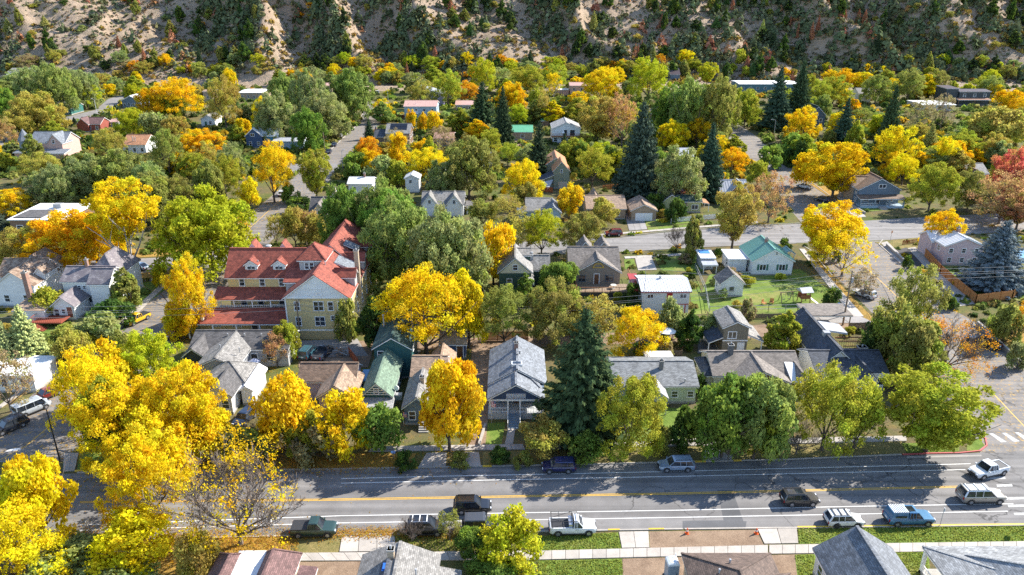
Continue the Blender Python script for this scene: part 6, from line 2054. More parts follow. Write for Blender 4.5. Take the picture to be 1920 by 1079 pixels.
# ---------------------------------------------------------------- plants of the hillside
HILLK = []
hr = random.Random(5)
def hill_pt(r):
    X = r.uniform(-460, 460); Y = r.uniform(492, 660)
    return X, Y
def spur_side(X, Y):
    """how far the slope turns to the sun (east) side: > 0 sunny"""
    e = 3.0
    dx = float(TZ(X + e, Y) - TZ(X - e, Y)) / (2 * e)
    return -dx
cnt = {'j': 0, 'd': 0, 'o': 0}
nh = 0
while nh < 290:
    X, Y = hill_pt(hr)
    px, py, sc = proj((X, Y, float(TZ(X, Y))))
    if not (-40 < px < 1960) or py < -15 or py > 150: continue
    sunny = spur_side(X, Y)
    dens = .5 - sunny * 1.2 + (.35 if px > 1250 else 0)
    if hr.random() > dens + .15: continue
    z = float(TZ(X, Y))
    u = hr.random()
    if (1480 < px < 1640 and py < 115 and u < .5) or (1190 < px < 1420 and u < .22) or u < .05:
        k, c, nm_, hm, wm = 's', 'C', 'dead_conifer', hr.uniform(7, 12), hr.uniform(3.2, 5.2)
    elif u < .68:
        k, c, nm_, hm, wm = hr.choice('seee'), hr.choice('SDDE'), 'juniper_tree', hr.uniform(7, 14), hr.uniform(5, 8.5)
    else:
        k, c, nm_, hm, wm = 'h', hr.choice('EEDKAKO' if hr.random() < .8 else 'GCPT'), 'oak_brush', hr.uniform(2.5, 5), hr.uniform(4.5, 9)
    o = plant(k, px, 0, py, 0, c, at=(X, Y, z - .15), hgt=hm, rad=wm / 2, var=.2)
    o.name = nm_
    TREES[-1]['hill'] = nm_; TREES[-1]['px'] = px; TREES[-1]['py'] = py
    nh += 1
# everything smaller on the hill: thousands of clumps nobody could count
r = np.random.default_rng(77)
def scatter(n, lo, hi, ymin=486, ymax=690, dens=lambda X, Y, s, w: .5):
    X = r.uniform(-530, 530, n); Y = r.uniform(ymin, ymax, n); Z = TZ(X, Y); e = 2.5
    s = -(TZ(X + e, Y) - TZ(X - e, Y)) / (2 * e)
    w = vnoise(X / 30 + 3, Y / 22 + 8)
    k = (r.uniform(0, 1, n) < np.clip(dens(X, Y, s, w), .03, .97)) & (Z > .1)
    return X[k], Y[k], Z[k], r.uniform(lo, hi, k.sum())
def blobs(name, label, col, X, Y, Z, S, nq, conic, colvar=1.0, mat=None):
    m = len(X); ci = np.repeat(np.arange(m), nq)
    if conic:
        t = r.uniform(0, 1, m * nq) ** 1.3; a = r.uniform(0, 6.283, m * nq)
        rad = (1 - t) * .36 * r.uniform(.65, 1.15, m * nq) + .03
        off = np.stack([rad * np.cos(a), rad * np.sin(a), t], 1)
        nrm = unit(np.stack([np.cos(a), np.sin(a), np.full(m * nq, .7)], 1) + r.normal(0, .4, (m * nq, 3)))
        qs = S[ci] * (.26 * (1 - t) + .1)
    else:
        d = unit(r.normal(size=(m * nq, 3)) + np.array([0, 0, .3])); d[:, 2] = np.abs(d[:, 2])
        off = d * r.uniform(.45, 1.05, (m * nq, 1)) * np.array([.62, .62, .55])
        nrm = unit(d + r.normal(size=d.shape) * .6); qs = S[ci] * .42 * (22 / max(nq, 12)) ** .5
    p = np.stack([X[ci], Y[ci], Z[ci] - .1], 1) + off * S[ci][:, None]
    co, q = leaf_quads(p, nrm, qs, r, 1.3)
    tn = np.stack([r.uniform(0, 1, m * nq), np.repeat(r.uniform(0, 1, m), nq), np.repeat(r.uniform(0, 1, m), nq)], 1)
    o = link(name, mesh_np(name, co, q, np.repeat(tn, 4, 0), mat or NEEDLE)); o.color = (*col, 1)
    tag(o, label, 'brush', kind='stuff')
right = lambda X: np.clip((X - 100) / 120, 0, 1)
blobs('hill_conifers', 'dark green junipers and pines too many to count on the hillside', (.11, .135, .065), *scatter(9500, 4.0, 11.0, dens=lambda X, Y, s, w: .0 - 1.0 * s + .30 * right(X) + 1.3 * (w - .55)), 34, True)
blobs('pale_conifers', 'grey green junipers too many to count on the hillside', (.165, .18, .095), *scatter(8000, 3.0, 7.5, dens=lambda X, Y, s, w: .10 - .7 * s + .22 * right(X) + .8 * (w - .5)), 28, True)
blobs('dead_conifers', 'rust red dead conifers in patches on the hillside', (.34, .15, .08), *scatter(6000, 4, 9, dens=lambda X, Y, s, w: -.12 + .30 * np.exp(-((X - 245) / 36) ** 2) + .22 * np.exp(-((X - 115) / 26) ** 2)), 34, True)
blobs('oak_scrub', 'olive oak scrub filling the gullies of the hillside', (.17, .16, .07), *scatter(12000, 1.8, 5.0, dens=lambda X, Y, s, w: .22 - .6 * s + .2 * right(X) + .9 * (w - .5)), 26, False)
blobs('golden_scrub', 'golden brown oak scrub near the foot of the hillside', (.33, .22, .05), *scatter(8000, 1.8, 4.2, ymax=545, dens=lambda X, Y, s, w: .22 + .5 * (w - .5)), 26, False)
blobs('sagebrush', 'grey green sagebrush scattered over the dry hillside', (.19, .185, .10), *scatter(26000, .9, 2.1, dens=lambda X, Y, s, w: .5 - .15 * s), 13, False)
blobs('dry_brush', 'brown dry brush on the hillside', (.25, .17, .10), *scatter(19000, .9, 2.0, dens=lambda X, Y, s, w: .5), 12, False)

# low growth that fills the yards between the far houses
n = 0; UX, UY, US = [], [], []
ur = random.Random(31)
tries = 0
while n < 6500 and tries < 40000:
    tries += 1
    if ur.random() < .8: y = 138 + 200 * ur.random()
    else: y = 335 + 300 * ur.random()
    x = ur.uniform(-60, 1980)
    hm = ur.uniform(.9, 3.0) if y < 335 else ur.uniform(.5, 1.3)
    if not free(x, y, 2.0 * (y + 20) / 60, hm * (y + 20) / 60): continue
    g = G(x, y)
    if y > 400 and 1300 < x < 1640 and 500 < y < 600: continue
    UX.append(g.x); UY.append(g.y); US.append(hm * 1.5); n += 1
UX, UY, US = np.array(UX), np.array(UY), np.array(US)
pick = r.uniform(0, 1, len(UX))
for nm_, cc, lo, hi, lb in (('undergrowth', (.13, .165, .045), 0, .4, 'green undergrowth filling the yards between the far houses'), ('undergrowth', (.25, .22, .07), .4, .65, 'olive brown undergrowth between the far houses'), ('undergrowth', (.075, .11, .035), .65, .9, 'dark green undergrowth along the far yards'), ('undergrowth', (.55, .36, .03), .9, 1, 'yellowing undergrowth between the far houses')):
    k = (pick >= lo) & (pick < hi)
    blobs(nm_, lb, cc, UX[k], UY[k], np.zeros(k.sum()), US[k], 30, False, mat=LEAF)

# ---------------------------------------------------------------- vehicles
HEADL = plain((.75, .77, .8), .1, 'headlight_glass'); TAILL = plain((.35, .01, .01), .2, 'tail_light_red'); TRIM = plain((.03, .03, .032), .55, 'black_trim'); RIM = plain((.42, .42, .44), .3, 'wheel_alloy', .7)
CG = glass_mat()
def ring(x, w, zb, zt, tum=.93, r=.1):
    return [(x, -w * .9, zb), (x, -w, zb + r * 1.6), (x, -w, zt - r * 1.3), (x, -w * tum, zt), (x, w * tum, zt), (x, w, zt - r * 1.3), (x, w, zb + r * 1.6), (x, w * .9, zb)]
def vehicle(px, py, deg, typ, color, label, name=None, L_=4.7, W=1.85, H=1.7, group='vehicles parked or driving in the town', opts='', metal=.25, roofc=None, cat=None, z=.02, wpaint=None):
    L_ *= .92; W *= .96; H *= .95
    g = G(px, py)
    names = {'suv': 'parked_car', 'wagon': 'parked_car', 'sedan': 'parked_car', 'pickup': 'pickup_truck', 'van': 'van', 'jeep': 'jeep'}
    root = empty(name or names[typ], (g.x, g.y, z), R(deg), label=label, cat=cat or {'pickup': 'pickup truck', 'van': 'van'}.get(typ, 'car'), group=group)
    P = paint(color, metal); PR = paint(roofc, metal) if roofc else P
    w = W / 2; h2 = L_ / 2
    wr = .36 if typ in ('suv', 'pickup', 'jeep') else .33
    zb = .30 if typ in ('suv', 'pickup', 'jeep') else .24
    belt = H * (.60 if typ != 'van' else .55)
    hood = H * (.57 if typ in ('suv', 'pickup', 'jeep') else .52)
    if typ == 'sedan': prof = dict(rb=-.40, rt=-.24, ft=.12, wb=.27)
    elif typ == 'wagon': prof = dict(rb=-.485, rt=-.40, ft=.09, wb=.25)
    elif typ == 'suv': prof = dict(rb=-.485, rt=-.42, ft=.10, wb=.24)
    elif typ == 'van': prof = dict(rb=-.49, rt=-.47, ft=.26, wb=.36)
    elif typ == 'jeep': prof = dict(rb=-.48, rt=-.46, ft=.10, wb=.16)
    else: prof = dict(rb=-.10, rt=-.075, ft=.11, wb=.225) if 'crew' in opts else dict(rb=.015, rt=.03, ft=.12, wb=.23)
    rb, rt, ft, wb = [prof[k] * L_ for k in ('rb', 'rt', 'ft', 'wb')]
    b = MB()
    bedz = belt if typ != 'pickup' else belt * .99
    st = [(-h2, w * .88, zb + .12, bedz * .8), (-h2 + .08, w * .96, zb + .05, bedz * .97), (-h2 + .35, w, zb, bedz), (rb, w, zb, bedz), (wb - .05, w, zb, belt), (wb + .12, w * .995, zb, hood + .02), (h2 - .5, w * .97, zb, hood - .03), (h2 - .15, w * .9, zb + .03, hood - .1), (h2, w * .78, zb + .12, hood - .26)]
    st.sort(key=lambda t: t[0])
    b.loft([ring(x, ww, z0, z1) for x, ww, z0, z1 in st])
    body = b.build('body', P, root, smooth='auto')
    c = MB()
    if typ == 'pickup':
        sec = [(rb, .98, belt - .03), (rb + .04, .86, H - .04), (rt + .05, .84, H - .02), (ft, .84, H - .02), (wb, .95, belt - .03)]
        cab = [(rb, belt), (rt, H), (ft, H), (wb, belt)]
    cw = w * .93; tw = w * .76 if typ not in ('van', 'jeep') else w * .86
    def cr(x, a, z1): return [(x, -a, z1), (x, a, z1)]
    B0 = [(rb, cw), (rt, cw), (ft, cw), (wb, cw)]
    vs = [(rb, -cw, belt - .04), (rb, cw, belt - .04), (wb, cw * .97, belt - .06), (wb, -cw * .97, belt - .06), (rt, -tw, H - .05), (rt, tw, H - .05), (ft, tw, H - .05), (ft, -tw, H - .05)]
    c.add(vs, [(0, 1, 2, 3), (4, 7, 6, 5), (0, 4, 5, 1), (1, 5, 6, 2), (2, 6, 7, 3), (3, 7, 4, 0)])
    cab = c.build('cabin_glass', CG, root, uv=False)
    rf = MB()
    rf.loft([[(rt - .02, -tw * .98, H - .06), (rt - .02, tw * .98, H - .06), (rt - .02, tw * .92, H), (rt - .02, -tw * .92, H)], [(rt + .25, -tw * 1.01, H - .06), (rt + .25, tw * 1.01, H - .06), (rt + .25, tw * .93, H + .03), (rt + .25, -tw * .93, H + .03)],
             [(ft - .2, -tw * 1.01, H - .06), (ft - .2, tw * 1.01, H - .06), (ft - .2, tw * .93, H + .03), (ft - .2, -tw * .93, H + .03)], [(ft + .06, -tw * .98, H - .07), (ft + .06, tw * .98, H - .07), (ft + .06, tw * .92, H - .02), (ft + .06, -tw * .92, H - .02)]])
    roofo = rf.build('roof', PR, root, uv=False)
    n_p = 2 if typ in ('sedan',) else 3
    for sg in (-1, 1):
        MB().beam((wb, sg * cw * .975, belt - .03), (ft, sg * tw * 1.01, H - .05), .09, .07).build('pillar', PR, root, uv=False)
        MB().beam((rb, sg * cw * 1.0, belt - .03), (rt, sg * tw * 1.01, H - .05), .16 if typ != 'pickup' else .22, .07).build('pillar', PR, root, uv=False)
        for k in range(1, n_p):
            x = rt + (ft - rt) * k / n_p
            MB().beam((x - .02, sg * (cw + .008), belt - .03), (x, sg * (tw + .012), H - .05), .1, .05).build('pillar', PR, root, uv=False)
    if typ in ('van', 'suv', 'wagon', 'jeep'):
        MB().beam((rb - .01, -cw, belt - .02), (rb - .01, cw, belt - .02), .1, .1).beam((rt - .02, -tw, H - .06), (rt - .02, tw, H - .06), .12, .1).build('tailgate_frame', P, root, uv=False)
    wx = (h2 - .88, -h2 + .92)
    for x in wx:
        for sg in (-1, 1):
            wh = MB().tube((x, sg * (w - .2), wr), (x, sg * (w + .015), wr), wr, wr, 16).build('wheel', TYRE, root, uv=False)
            MB().tube((x, sg * (w - .05), wr), (x, sg * (w + .03), wr), wr * .66, wr * .6, 10).build('rim', wpaint or RIM, wh, uv=False)
            a = MB()
            for k in range(7):
                t0, t1 = math.pi * k / 7, math.pi * (k + 1) / 7
                rr = wr + .07
                a.beam((x + rr * math.cos(t0), sg * (w + .005), wr + rr * math.sin(t0)), (x + rr * math.cos(t1), sg * (w + .005), wr + rr * math.sin(t1)), .05, .08)
            a.build('wheel_arch', TRIM, root, uv=False)
    for sg in (-1, 1):
        MB().cbox(h2 - .1, sg * w * .62, hood - .24, .2, w * .36, .17).build('headlight', HEADL, root, uv=False)
        MB().cbox(-h2 + .05, sg * w * .82, bedz * .78, .14, w * .16, .32).build('tail_light', TAILL, root, uv=False)
        MB().cbox(wb - .12, sg * (w + .1), belt + .08, .14, .2, .14).build('mirror', P, root, uv=False)
        for x in ((rt + (ft - rt) * .28), (rt + (ft - rt) * .78)):
            MB().cbox(x, sg * (w + .005), belt - .14, .18, .03, .04).build('door_handle', TRIM, root, uv=False)
        MB().beam((-h2 + 1.3, sg * (w - .02), zb + .06), (h2 - 1.3, sg * (w - .02), zb + .06), .1, .12).build('sill', TRIM, root, uv=False)
    MB().cbox(h2 - .06, 0, zb + .22, .2, W * .8, .2).build('front_bumper', TRIM if 'chrome' not in opts else CHROME, root, uv=False)
    MB().cbox(-h2 + .05, 0, zb + .2, .2, W * .84, .2).build('rear_bumper', TRIM if 'chrome' not in opts else CHROME, root, uv=False)
    MB().cbox(h2 - .05, 0, hood - .26, .14, w * .75, .16).build('grille', TRIM, root, uv=False)
    MB().cbox(-h2 + .01, 0, zb + .5, .04, .42, .16).build('licence_plate', WHITE, root, uv=False)
    if 'rails' in opts:
        for sg in (-1, 1): MB().beam((rt + .15, sg * tw * .86, H + .1), (ft - .15, sg * tw * .86, H + .1), .05).cbox(rt + .2, sg * tw * .86, H + .05, .06, .05, .1).cbox(ft - .2, sg * tw * .86, H + .05, .06, .05, .1).build('roof_rail', CHROME if 'silverrails' in opts else TRIM, root, uv=False)
    if 'bars' in opts:
        n = 9 if 'rackfull' in opts else 3
        for k in range(n):
            x = rt + .3 + (ft - rt - .6) * k / (n - 1)
            MB().beam((x, -tw * .9, H + .1), (x, tw * .9, H + .1), .1, .05).build('cross_bar', WHITE if 'whitebars' in opts else TRIM, root, uv=False)
    if 'sunroof' in opts:
        MB().cbox(ft - .65, 0, H + .035, .8, tw * 1.3, .03).build('sunroof', CG, root, uv=False)
    if typ == 'pickup' and 'cap' not in opts and 'cover' not in opts:
        x0, x1 = -h2 + .16, rb - .08
        MB().box(x0, -w * .82, belt * .99, x1, w * .82, belt + .012).build('bed_floor', TRIM, root, uv=False)
        for sg in (-1, 1): MB().box(x0 - .08, sg * w * .82, belt - .05, x1, sg * w * .97, belt + .07).build('bed_rail', P, root, uv=False)
        MB().box(x0 - .1, -w * .82, belt - .05, x0, w * .82, belt + .06).build('tailgate', P, root, uv=False)
    if 'cover' in opts:
        MB().box(-h2 + .1, -w * .93, belt - .02, rb - .05, w * .93, belt + .1).build('bed_cover', TRIM, root, uv=False)
    if 'cap' in opts:
        cm = MB(); x0, x1 = -h2 + .12, rb - .06
        cm.add([(x0, -w * .95, belt), (x1, -w * .95, belt), (x1, w * .95, belt), (x0, w * .95, belt), (x0 + .25, -w * .8, H), (x1, -w * .8, H), (x1, w * .8, H), (x0 + .25, w * .8, H)], [(3, 2, 1, 0), (4, 5, 6, 7), (0, 1, 5, 4), (1, 2, 6, 5), (2, 3, 7, 6), (3, 0, 4, 7)])
        cap = cm.build('bed_cap', P, root, uv=False)
        for sg in (-1, 1): MB().box(x0 + .5, sg * w * .87 - .03, belt + .16, x1 - .2, sg * w * .87 + .06 * sg, belt + .42).build('cap_window', CG, cap, uv=False)
        for k in range(9): MB().beam((x0 + .3 + k * (x1 - x0 - .35) / 8, -w * .8, H + .12), (x0 + .3 + k * (x1 - x0 - .35) / 8, w * .8, H + .12), .07, .05).build('cross_bar', WHITE, root, uv=False)
        for sg in (-1, 1): MB().beam((x0 + .2, sg * w * .8, H + .09), (x1, sg * w * .8, H + .09), .05).build('rack_rail', TRIM, root, uv=False)
    if 'ladder' in opts:
        lm = MB(); x0, x1 = -h2 + .15, ft - .1
        for sg in (-1, 1):
            lm.beam((x0, sg * w * .88, H + .2), (x1, sg * w * .88, H + .2), .05)
            for x in (x0 + .1, rb - .12): lm.beam((x, sg * w * .9, belt), (x, sg * w * .88, H + .2), .05)
            lm.beam((x0 + .1, sg * w * .9, belt + .1), (rb - .12, sg * w * .88, H + .2), .035)
        for x in (x0 + .05, x0 + .9, rb - .12, x1): lm.beam((x, -w * .88, H + .2), (x, w * .88, H + .2), .05)
        lm.build('ladder_rack', TRIM, root, uv=False)
        MB().cbox(rb - .32, 0, belt + .2, .45, W * .8, .42).build('tool_box', CHROME, root, uv=False)
    if 'spare' in opts:
        MB().tube((-h2 - .22, 0, .95), (-h2 - .02, 0, .95), .38, .38, 14).build('spare_wheel', TYRE, root, uv=False)
    if 'cargo' in opts:
        for k in range(2): MB().cbox(rt + .7 + k * .9, 0, H + .16, .5, W * .6, .2).build('roof_cargo', TRIM, root, uv=False)
    return root
GRP = None
road_slope = 1.7
VEH = [
 (590, 1000, 1.5, 'pickup', (.028, .06, .045), 'dark green pickup with black bed cover parked by the leafy verge', dict(L_=5.4, W=1.9, H=1.85, opts='crew cover', name='pickup_truck')),
 (800, 998, 1.5, 'suv', (.018, .018, .02), 'black SUV with silver roof bars parked behind the small crooked trees', dict(L_=4.6, W=1.85, H=1.85, opts='rails silverrails bars whitebars spare')),
 (903, 993, 1.5, 'jeep', (.016, .016, .017), 'boxy black soft top jeep behind the lime yellow tree', dict(L_=4.2, W=1.85, H=1.85, opts='spare', roofc=(.05, .05, .052), metal=0)),
 (886, 957, 1.5, 'suv', (.012, .012, .014), 'glossy black SUV driving in the near lane', dict(L_=4.7, W=1.9, H=1.72, opts='rails')),
 (1073, 996, 1.5, 'pickup', (.70, .70, .69), 'white work pickup with black ladder rack', dict(L_=5.6, W=2.0, H=1.85, opts='ladder', metal=0)),
 (1047, 882, 181.5, 'suv', (.02, .025, .10), 'dark blue SUV parked at the shaded far kerb', dict(L_=4.5, W=1.85, H=1.65)),
 (1267, 879, 181.5, 'wagon', (.26, .33, .42), 'silver blue station wagon parked at the far kerb', dict(L_=4.8, W=1.85, H=1.6, opts='rails')),
 (1498, 943, 1.5, 'suv', (.055, .05, .048), 'dark grey crossover with sunroof driving through the tree shadow', dict(L_=4.6, W=1.85, H=1.68, opts='rails sunroof')),
 (1581, 982, 1.5, 'wagon', (.66, .66, .64), 'white hatchback crossover with black roof rails parked at the lawn', dict(L_=4.5, W=1.82, H=1.6, opts='rails bars', metal=0, wpaint=TRIM)),
 (1702, 979, 1.5, 'pickup', (.05, .17, .32), 'blue pickup with a matching bed cap and slatted roof rack', dict(L_=5.7, W=1.95, H=1.85, opts='crew cap sunroof')),
 (1837, 938, 1.0, 'suv', (.36, .32, .27), 'long two tone beige and white SUV driving at the crosswalk', dict(L_=5.6, W=2.0, H=1.9, opts='rails bars whitebars chrome', roofc=(.68, .68, .67))),
 (1851, 889, 197, 'pickup', (.72, .73, .74), 'white double cab pickup turning in from the cross street', dict(L_=5.4, W=1.9, H=1.8, opts='crew', metal=0)),
 (20, 806, 236, 'suv', (.015, .02, .032), 'dark navy SUV parked on the side street behind the yellow tree', dict(L_=4.8, W=1.9, H=1.7, opts='rails')),
 (62, 772, 56, 'van', (.50, .54, .58), 'silver white minivan parked on the side street', dict(L_=5.0, W=1.95, H=1.95)),
 (92, 744, 236, 'sedan', (.22, .025, .02), 'dark red car parked at the head of the side street row', dict(L_=4.6, W=1.8, H=1.5)),
 (258, 604, 248, 'pickup', (.72, .42, .01), 'bright yellow pickup parked beside the tall white house', dict(L_=5.3, W=1.9, H=1.8, opts='crew cover', metal=0)),
 (332, 630, 70, 'sedan', (.16, .015, .02), 'maroon car standing in the shade beside the guest house porch', dict(L_=4.5, W=1.8, H=1.5)),
 (1150, 442, 184, 'suv', (.22, .012, .02), 'deep red SUV parked on the back street', dict(L_=4.6, W=1.85, H=1.68, opts='rails')),
 (1620, 557, 125, 'suv', (.58, .58, .57), 'white SUV with black cargo on its roof parked on the cross street', dict(L_=4.7, W=1.9, H=1.75, opts='cargo', metal=0)),
 (1843, 648, 125, 'pickup', (.022, .028, .03), 'dark pickup parked by the retaining wall of the cross street', dict(L_=5.6, W=1.95, H=1.85, opts='crew')),
 (1508, 354, 128, 'pickup', (.64, .65, .66), 'white pickup parked under the golden tree on the upper street', dict(L_=5.2, W=1.9, H=1.8, opts='crew', metal=0)),
 (1437, 292, 128, 'sedan', (.20, .03, .03), 'faded red car parked on the upper street', dict(L_=4.6, W=1.8, H=1.5)),
 (1451, 302, 128, 'sedan', (.02, .02, .025), 'black car parked behind the faded red one', dict(L_=4.6, W=1.8, H=1.5)),
 (1540, 378, 128, 'suv', (.03, .032, .04), 'dark SUV parked near the corner of the upper street', dict(L_=4.6, W=1.85, H=1.7)),
 (528, 367, 100, 'sedan', (.6, .6, .6), 'white car on the side street beyond the willowy tree', dict(L_=4.6, W=1.8, H=1.5, metal=0)),
 (638, 258, 95, 'sedan', (.55, .55, .55), 'pale car, farthest of three parked along the side street lawn', dict(L_=4.6, W=1.8, H=1.5)),
 (627, 274, 95, 'sedan', (.07, .09, .12), 'dark grey car, middle of three parked along the side street lawn', dict(L_=4.6, W=1.8, H=1.5)),
 (617, 287, 95, 'sedan', (.05, .07, .11), 'dark blue car, nearest of three parked along the side street lawn', dict(L_=4.6, W=1.8, H=1.5)),
 (578, 668, 80, 'suv', (.04, .12, .16), 'teal boxy SUV parked behind the yellow guest house', dict(L_=4.7, W=1.9, H=1.85, opts='rails')),
 (606, 668, 75, 'pickup', (.04, .06, .10), 'dark blue pickup parked behind the guest house', dict(L_=5.2, W=1.9, H=1.8)),
 (58, 250, 15, 'van', (.70, .70, .69), 'white camper van on the far street behind the turreted house', dict(L_=6.5, W=2.2, H=2.8, metal=0)),
 (240, 1078, 10, 'sedan', (.015, .02, .03), 'black car half out of view below the fallen leaves', dict(L_=4.7, W=1.85, H=1.5)),
 (460, 790, 255, 'suv', (.02, .03, .06), 'dark car in the driveway beside the white porch', dict(L_=4.5, W=1.8, H=1.6)),
 (357, 258, 20, 'sedan', (.6, .6, .58), 'white car beside the golden brown feathery tree', dict(L_=4.6, W=1.8, H=1.5, metal=0)),
 (262, 505, 160, 'sedan', (.34, .42, .48), 'silver car parked behind the tall yellow trunk', dict(L_=4.5, W=1.8, H=1.5)),
 (708, 177, 95, 'van', (.66, .67, .67), 'white van at the top end of the side street', dict(L_=5.4, W=2.0, H=2.2, metal=0)),
 (1093, 283, 5, 'suv', (.02, .025, .06), 'dark blue car in the yard below the khaki tree', dict(L_=4.6, W=1.85, H=1.7)),
]
for v in VEH:
    kw = dict(v[6]); gr = 'vehicles on the main street' if 840 < v[1] < 1010 else 'vehicles parked around the town'
    vehicle(*v[:6], group=gr, **kw)

# ---------------------------------------------------------------- poles, wires, signs, fences, small things
def pole(px, py, ytop, label, r=.14, arms=(), lean=0, mat=None, name='utility_pole', cat='utility pole', xt=None):
    g = G(px, py); h = height_at(g.y, ytop)
    root = empty(name, g, label=label, cat=cat, group='poles along the streets and alleys')
    MB().tube((0, 0, -.3), (lean, 0, h), r, r * .62, 9).build('shaft', mat or WOOD2, root, uv=False)
    for (z, L_, ang) in arms:
        a = R(ang)
        MB().beam((lean - L_ / 2 * math.cos(a), -L_ / 2 * math.sin(a), h - z), (lean + L_ / 2 * math.cos(a), L_ / 2 * math.sin(a), h - z), .12, .12).build('cross_arm', WOOD2, root, uv=False)
        for t in (-.45, -.2, .2, .45):
            MB().tube((lean + t * L_ * math.cos(a), t * L_ * math.sin(a), h - z), (lean + t * L_ * math.cos(a), t * L_ * math.sin(a), h - z + .22), .06, .04, 6).build('insulator', GREYM, root, uv=False)
    return root, g, h
P1 = pole(1580, 610, 508, 'tall dark utility pole rising over the alley fence', .17, ((.4, 2.2, 80),))
MB().tube((.25, 0, P1[2] - 2.2), (.25, 0, P1[2] - 1.3), .22, .22, 10).build('transformer', GREYM, P1[0], uv=False)
P2 = pole(564, 640, 563, 'weathered utility pole in front of the yellow guest house', .15, ((.5, 2.0, 80),))
MB().beam((0, 0, P2[2] - .6), (.9, -.4, P2[2] + .3), .08).build('brace', WOOD2, P2[0], uv=False)
P3 = pole(889, 637, 572, 'brown utility pole under the big golden tree', .16, ((.5, 2.0, 80),))
P4 = pole(713, 232, 197, 'utility pole beside the upper end of the side street', .13)
P5 = pole(610, 292, 248, 'utility pole at the side street lawn', .13)
P6 = pole(100, 255, 225, 'utility pole behind the turreted house roof', .13)
P7 = pole(173, 243, 216, 'utility pole by the maroon house', .12)
P8 = pole(983, 224, 182, 'thin utility pole above the rock garden', .1)
P9 = pole(1623, 150, 124, 'steel pole at the hill foot above the olive trees', .16, ((.3, 2, 0),))
P10 = pole(1204, 604, 500, 'slim service mast beside the red trimmed house', .06, mat=GREYM)
def lamp(px, py, ytop, label, arm=2.0, ang=180, mat=None):
    g = G(px, py); h = height_at(g.y, ytop)
    root = empty('street_lamp', g, label=label, cat='street lamp', group='street lamps')
    mat = mat or GREYM
    MB().tube((0, 0, -.2), (0, 0, h), .11, .07, 9).tube((0, 0, 0), (0, 0, .5), .16, .14, 9).build('shaft', mat, root, uv=False)
    a = R(ang)
    e = (arm * math.cos(a), arm * math.sin(a), h + .25)
    MB().tube((0, 0, h - .05), (arm * .5 * math.cos(a), arm * .5 * math.sin(a), h + .2), .05).tube((arm * .5 * math.cos(a), arm * .5 * math.sin(a), h + .2), e, .05).build('arm', mat, root, uv=False)
    MB().cbox(e[0], e[1], e[2], .7, .32, .16).build('lamp_head', mat, root, uv=False)
    return root
lamp(113, 866, 768, 'black street lamp over the side street at the main street corner', 1.6, 140, BLACKM)
lamp(182, 214, 187, 'pale street lamp on the far street by the maroon house', 2.0, 150, plain((.6, .6, .6), .5))
lamp(728, 192, 164, 'street lamp at the end of the upper road by the lavender house', 2.4, 180)
lamp(1451, 254, 226, 'street lamp beside the shaded upper street', 1.6, 160)
lamp(644, 325, 283, 'thin lamp post at the side street crossing', .6, 30)

def wire(a, b, sag, label):
    mb = MB(); n = 14
    pr = None
    for i in range(n + 1):
        t = i / n; p = a.lerp(b, t); p.z -= sag * 4 * t * (1 - t)
        if pr is not None: mb.tube(pr, p, .022, .022, 4, cap=False)
        pr = p.copy()
    o = mb.build('power_line', plain((.25, .25, .25), .5), uv=False)
    tag(o, label, 'wire', 'overhead wires along the alley')
top = lambda P_, z=.3, dx=0, dy=0: P_[1] + Vector((dx, dy, P_[2] - z))
wl = ('topmost', 'upper', 'lower', 'lowest')
far_r = Vector((P1[1].x + 85, P1[1].y + 9, 12.0)); far_l = Vector((P2[1].x - 75, P2[1].y - 4, 8.5))
for k in range(4):
    zz = .25 + (k // 2) * 1.1; dy = (-.9, .9)[k % 2]
    wire(top(P1, zz, 0, dy), far_r + Vector((0, dy, -zz)), 1.2, wl[k] + ' overhead wire running from the tall alley pole past the blue spruce')
    wire(top(P1, zz, 0, dy), top(P3, zz, 0, dy), 1.2, wl[k] + ' overhead wire between the tall alley pole and the golden tree pole')
    wire(top(P2, zz, 0, dy), top(P3, zz, 0, dy), 1.0, wl[k] + ' overhead wire between the guest house pole and the golden tree pole')
    wire(top(P2, zz, 0, dy), far_l + Vector((0, dy, -zz)), 1.0, wl[k] + ' overhead wire crossing the side street from the guest house pole')
wire(top(P10, .1), top(P1, 2.0), .8, 'service wire from the slim mast to the tall alley pole')

def sign(px, py, ytop, label, w=.3, h=.45, ang=0, colr=WHITE, octa=False):
    g = G(px, py); hh = height_at(g.y, ytop)
    root = empty('street_sign', g, R(ang), label=label, cat='sign', group='sign posts along the main street')
    MB().tube((0, 0, 0), (0, 0, hh), .035, .035, 6).build('post', GREYM, root, uv=False)
    m = MB()
    if octa: m.prism([(w * math.cos(math.pi / 8 + k * math.pi / 4), hh - .3 + w * math.sin(math.pi / 8 + k * math.pi / 4)) for k in range(8)], 'x', .04, .07)
    else: m.box(-w / 2, -.07, hh - h, w / 2, -.04, hh)
    m.build('sign_plate', colr, root, uv=False)
sign(170, 1008, 976, 'white speed sign on the near kerb under the yellow trees', .5, .62, 75)
sign(512, 1007, 972, 'small sign post by the green pickup', .3, .45, 80)
sign(1762, 987, 953, 'small white sign on the lawn by the blue pickup', .32, .45, 80)
sign(1668, 457, 433, 'brown notice board on a post at the street corner', .7, .6, 40, WOOD)
sign(1925, 990, 945, 'stop sign on the near lawn by the crosswalk', .4, .4, 0, plain((.45, .02, .02), .5), True)

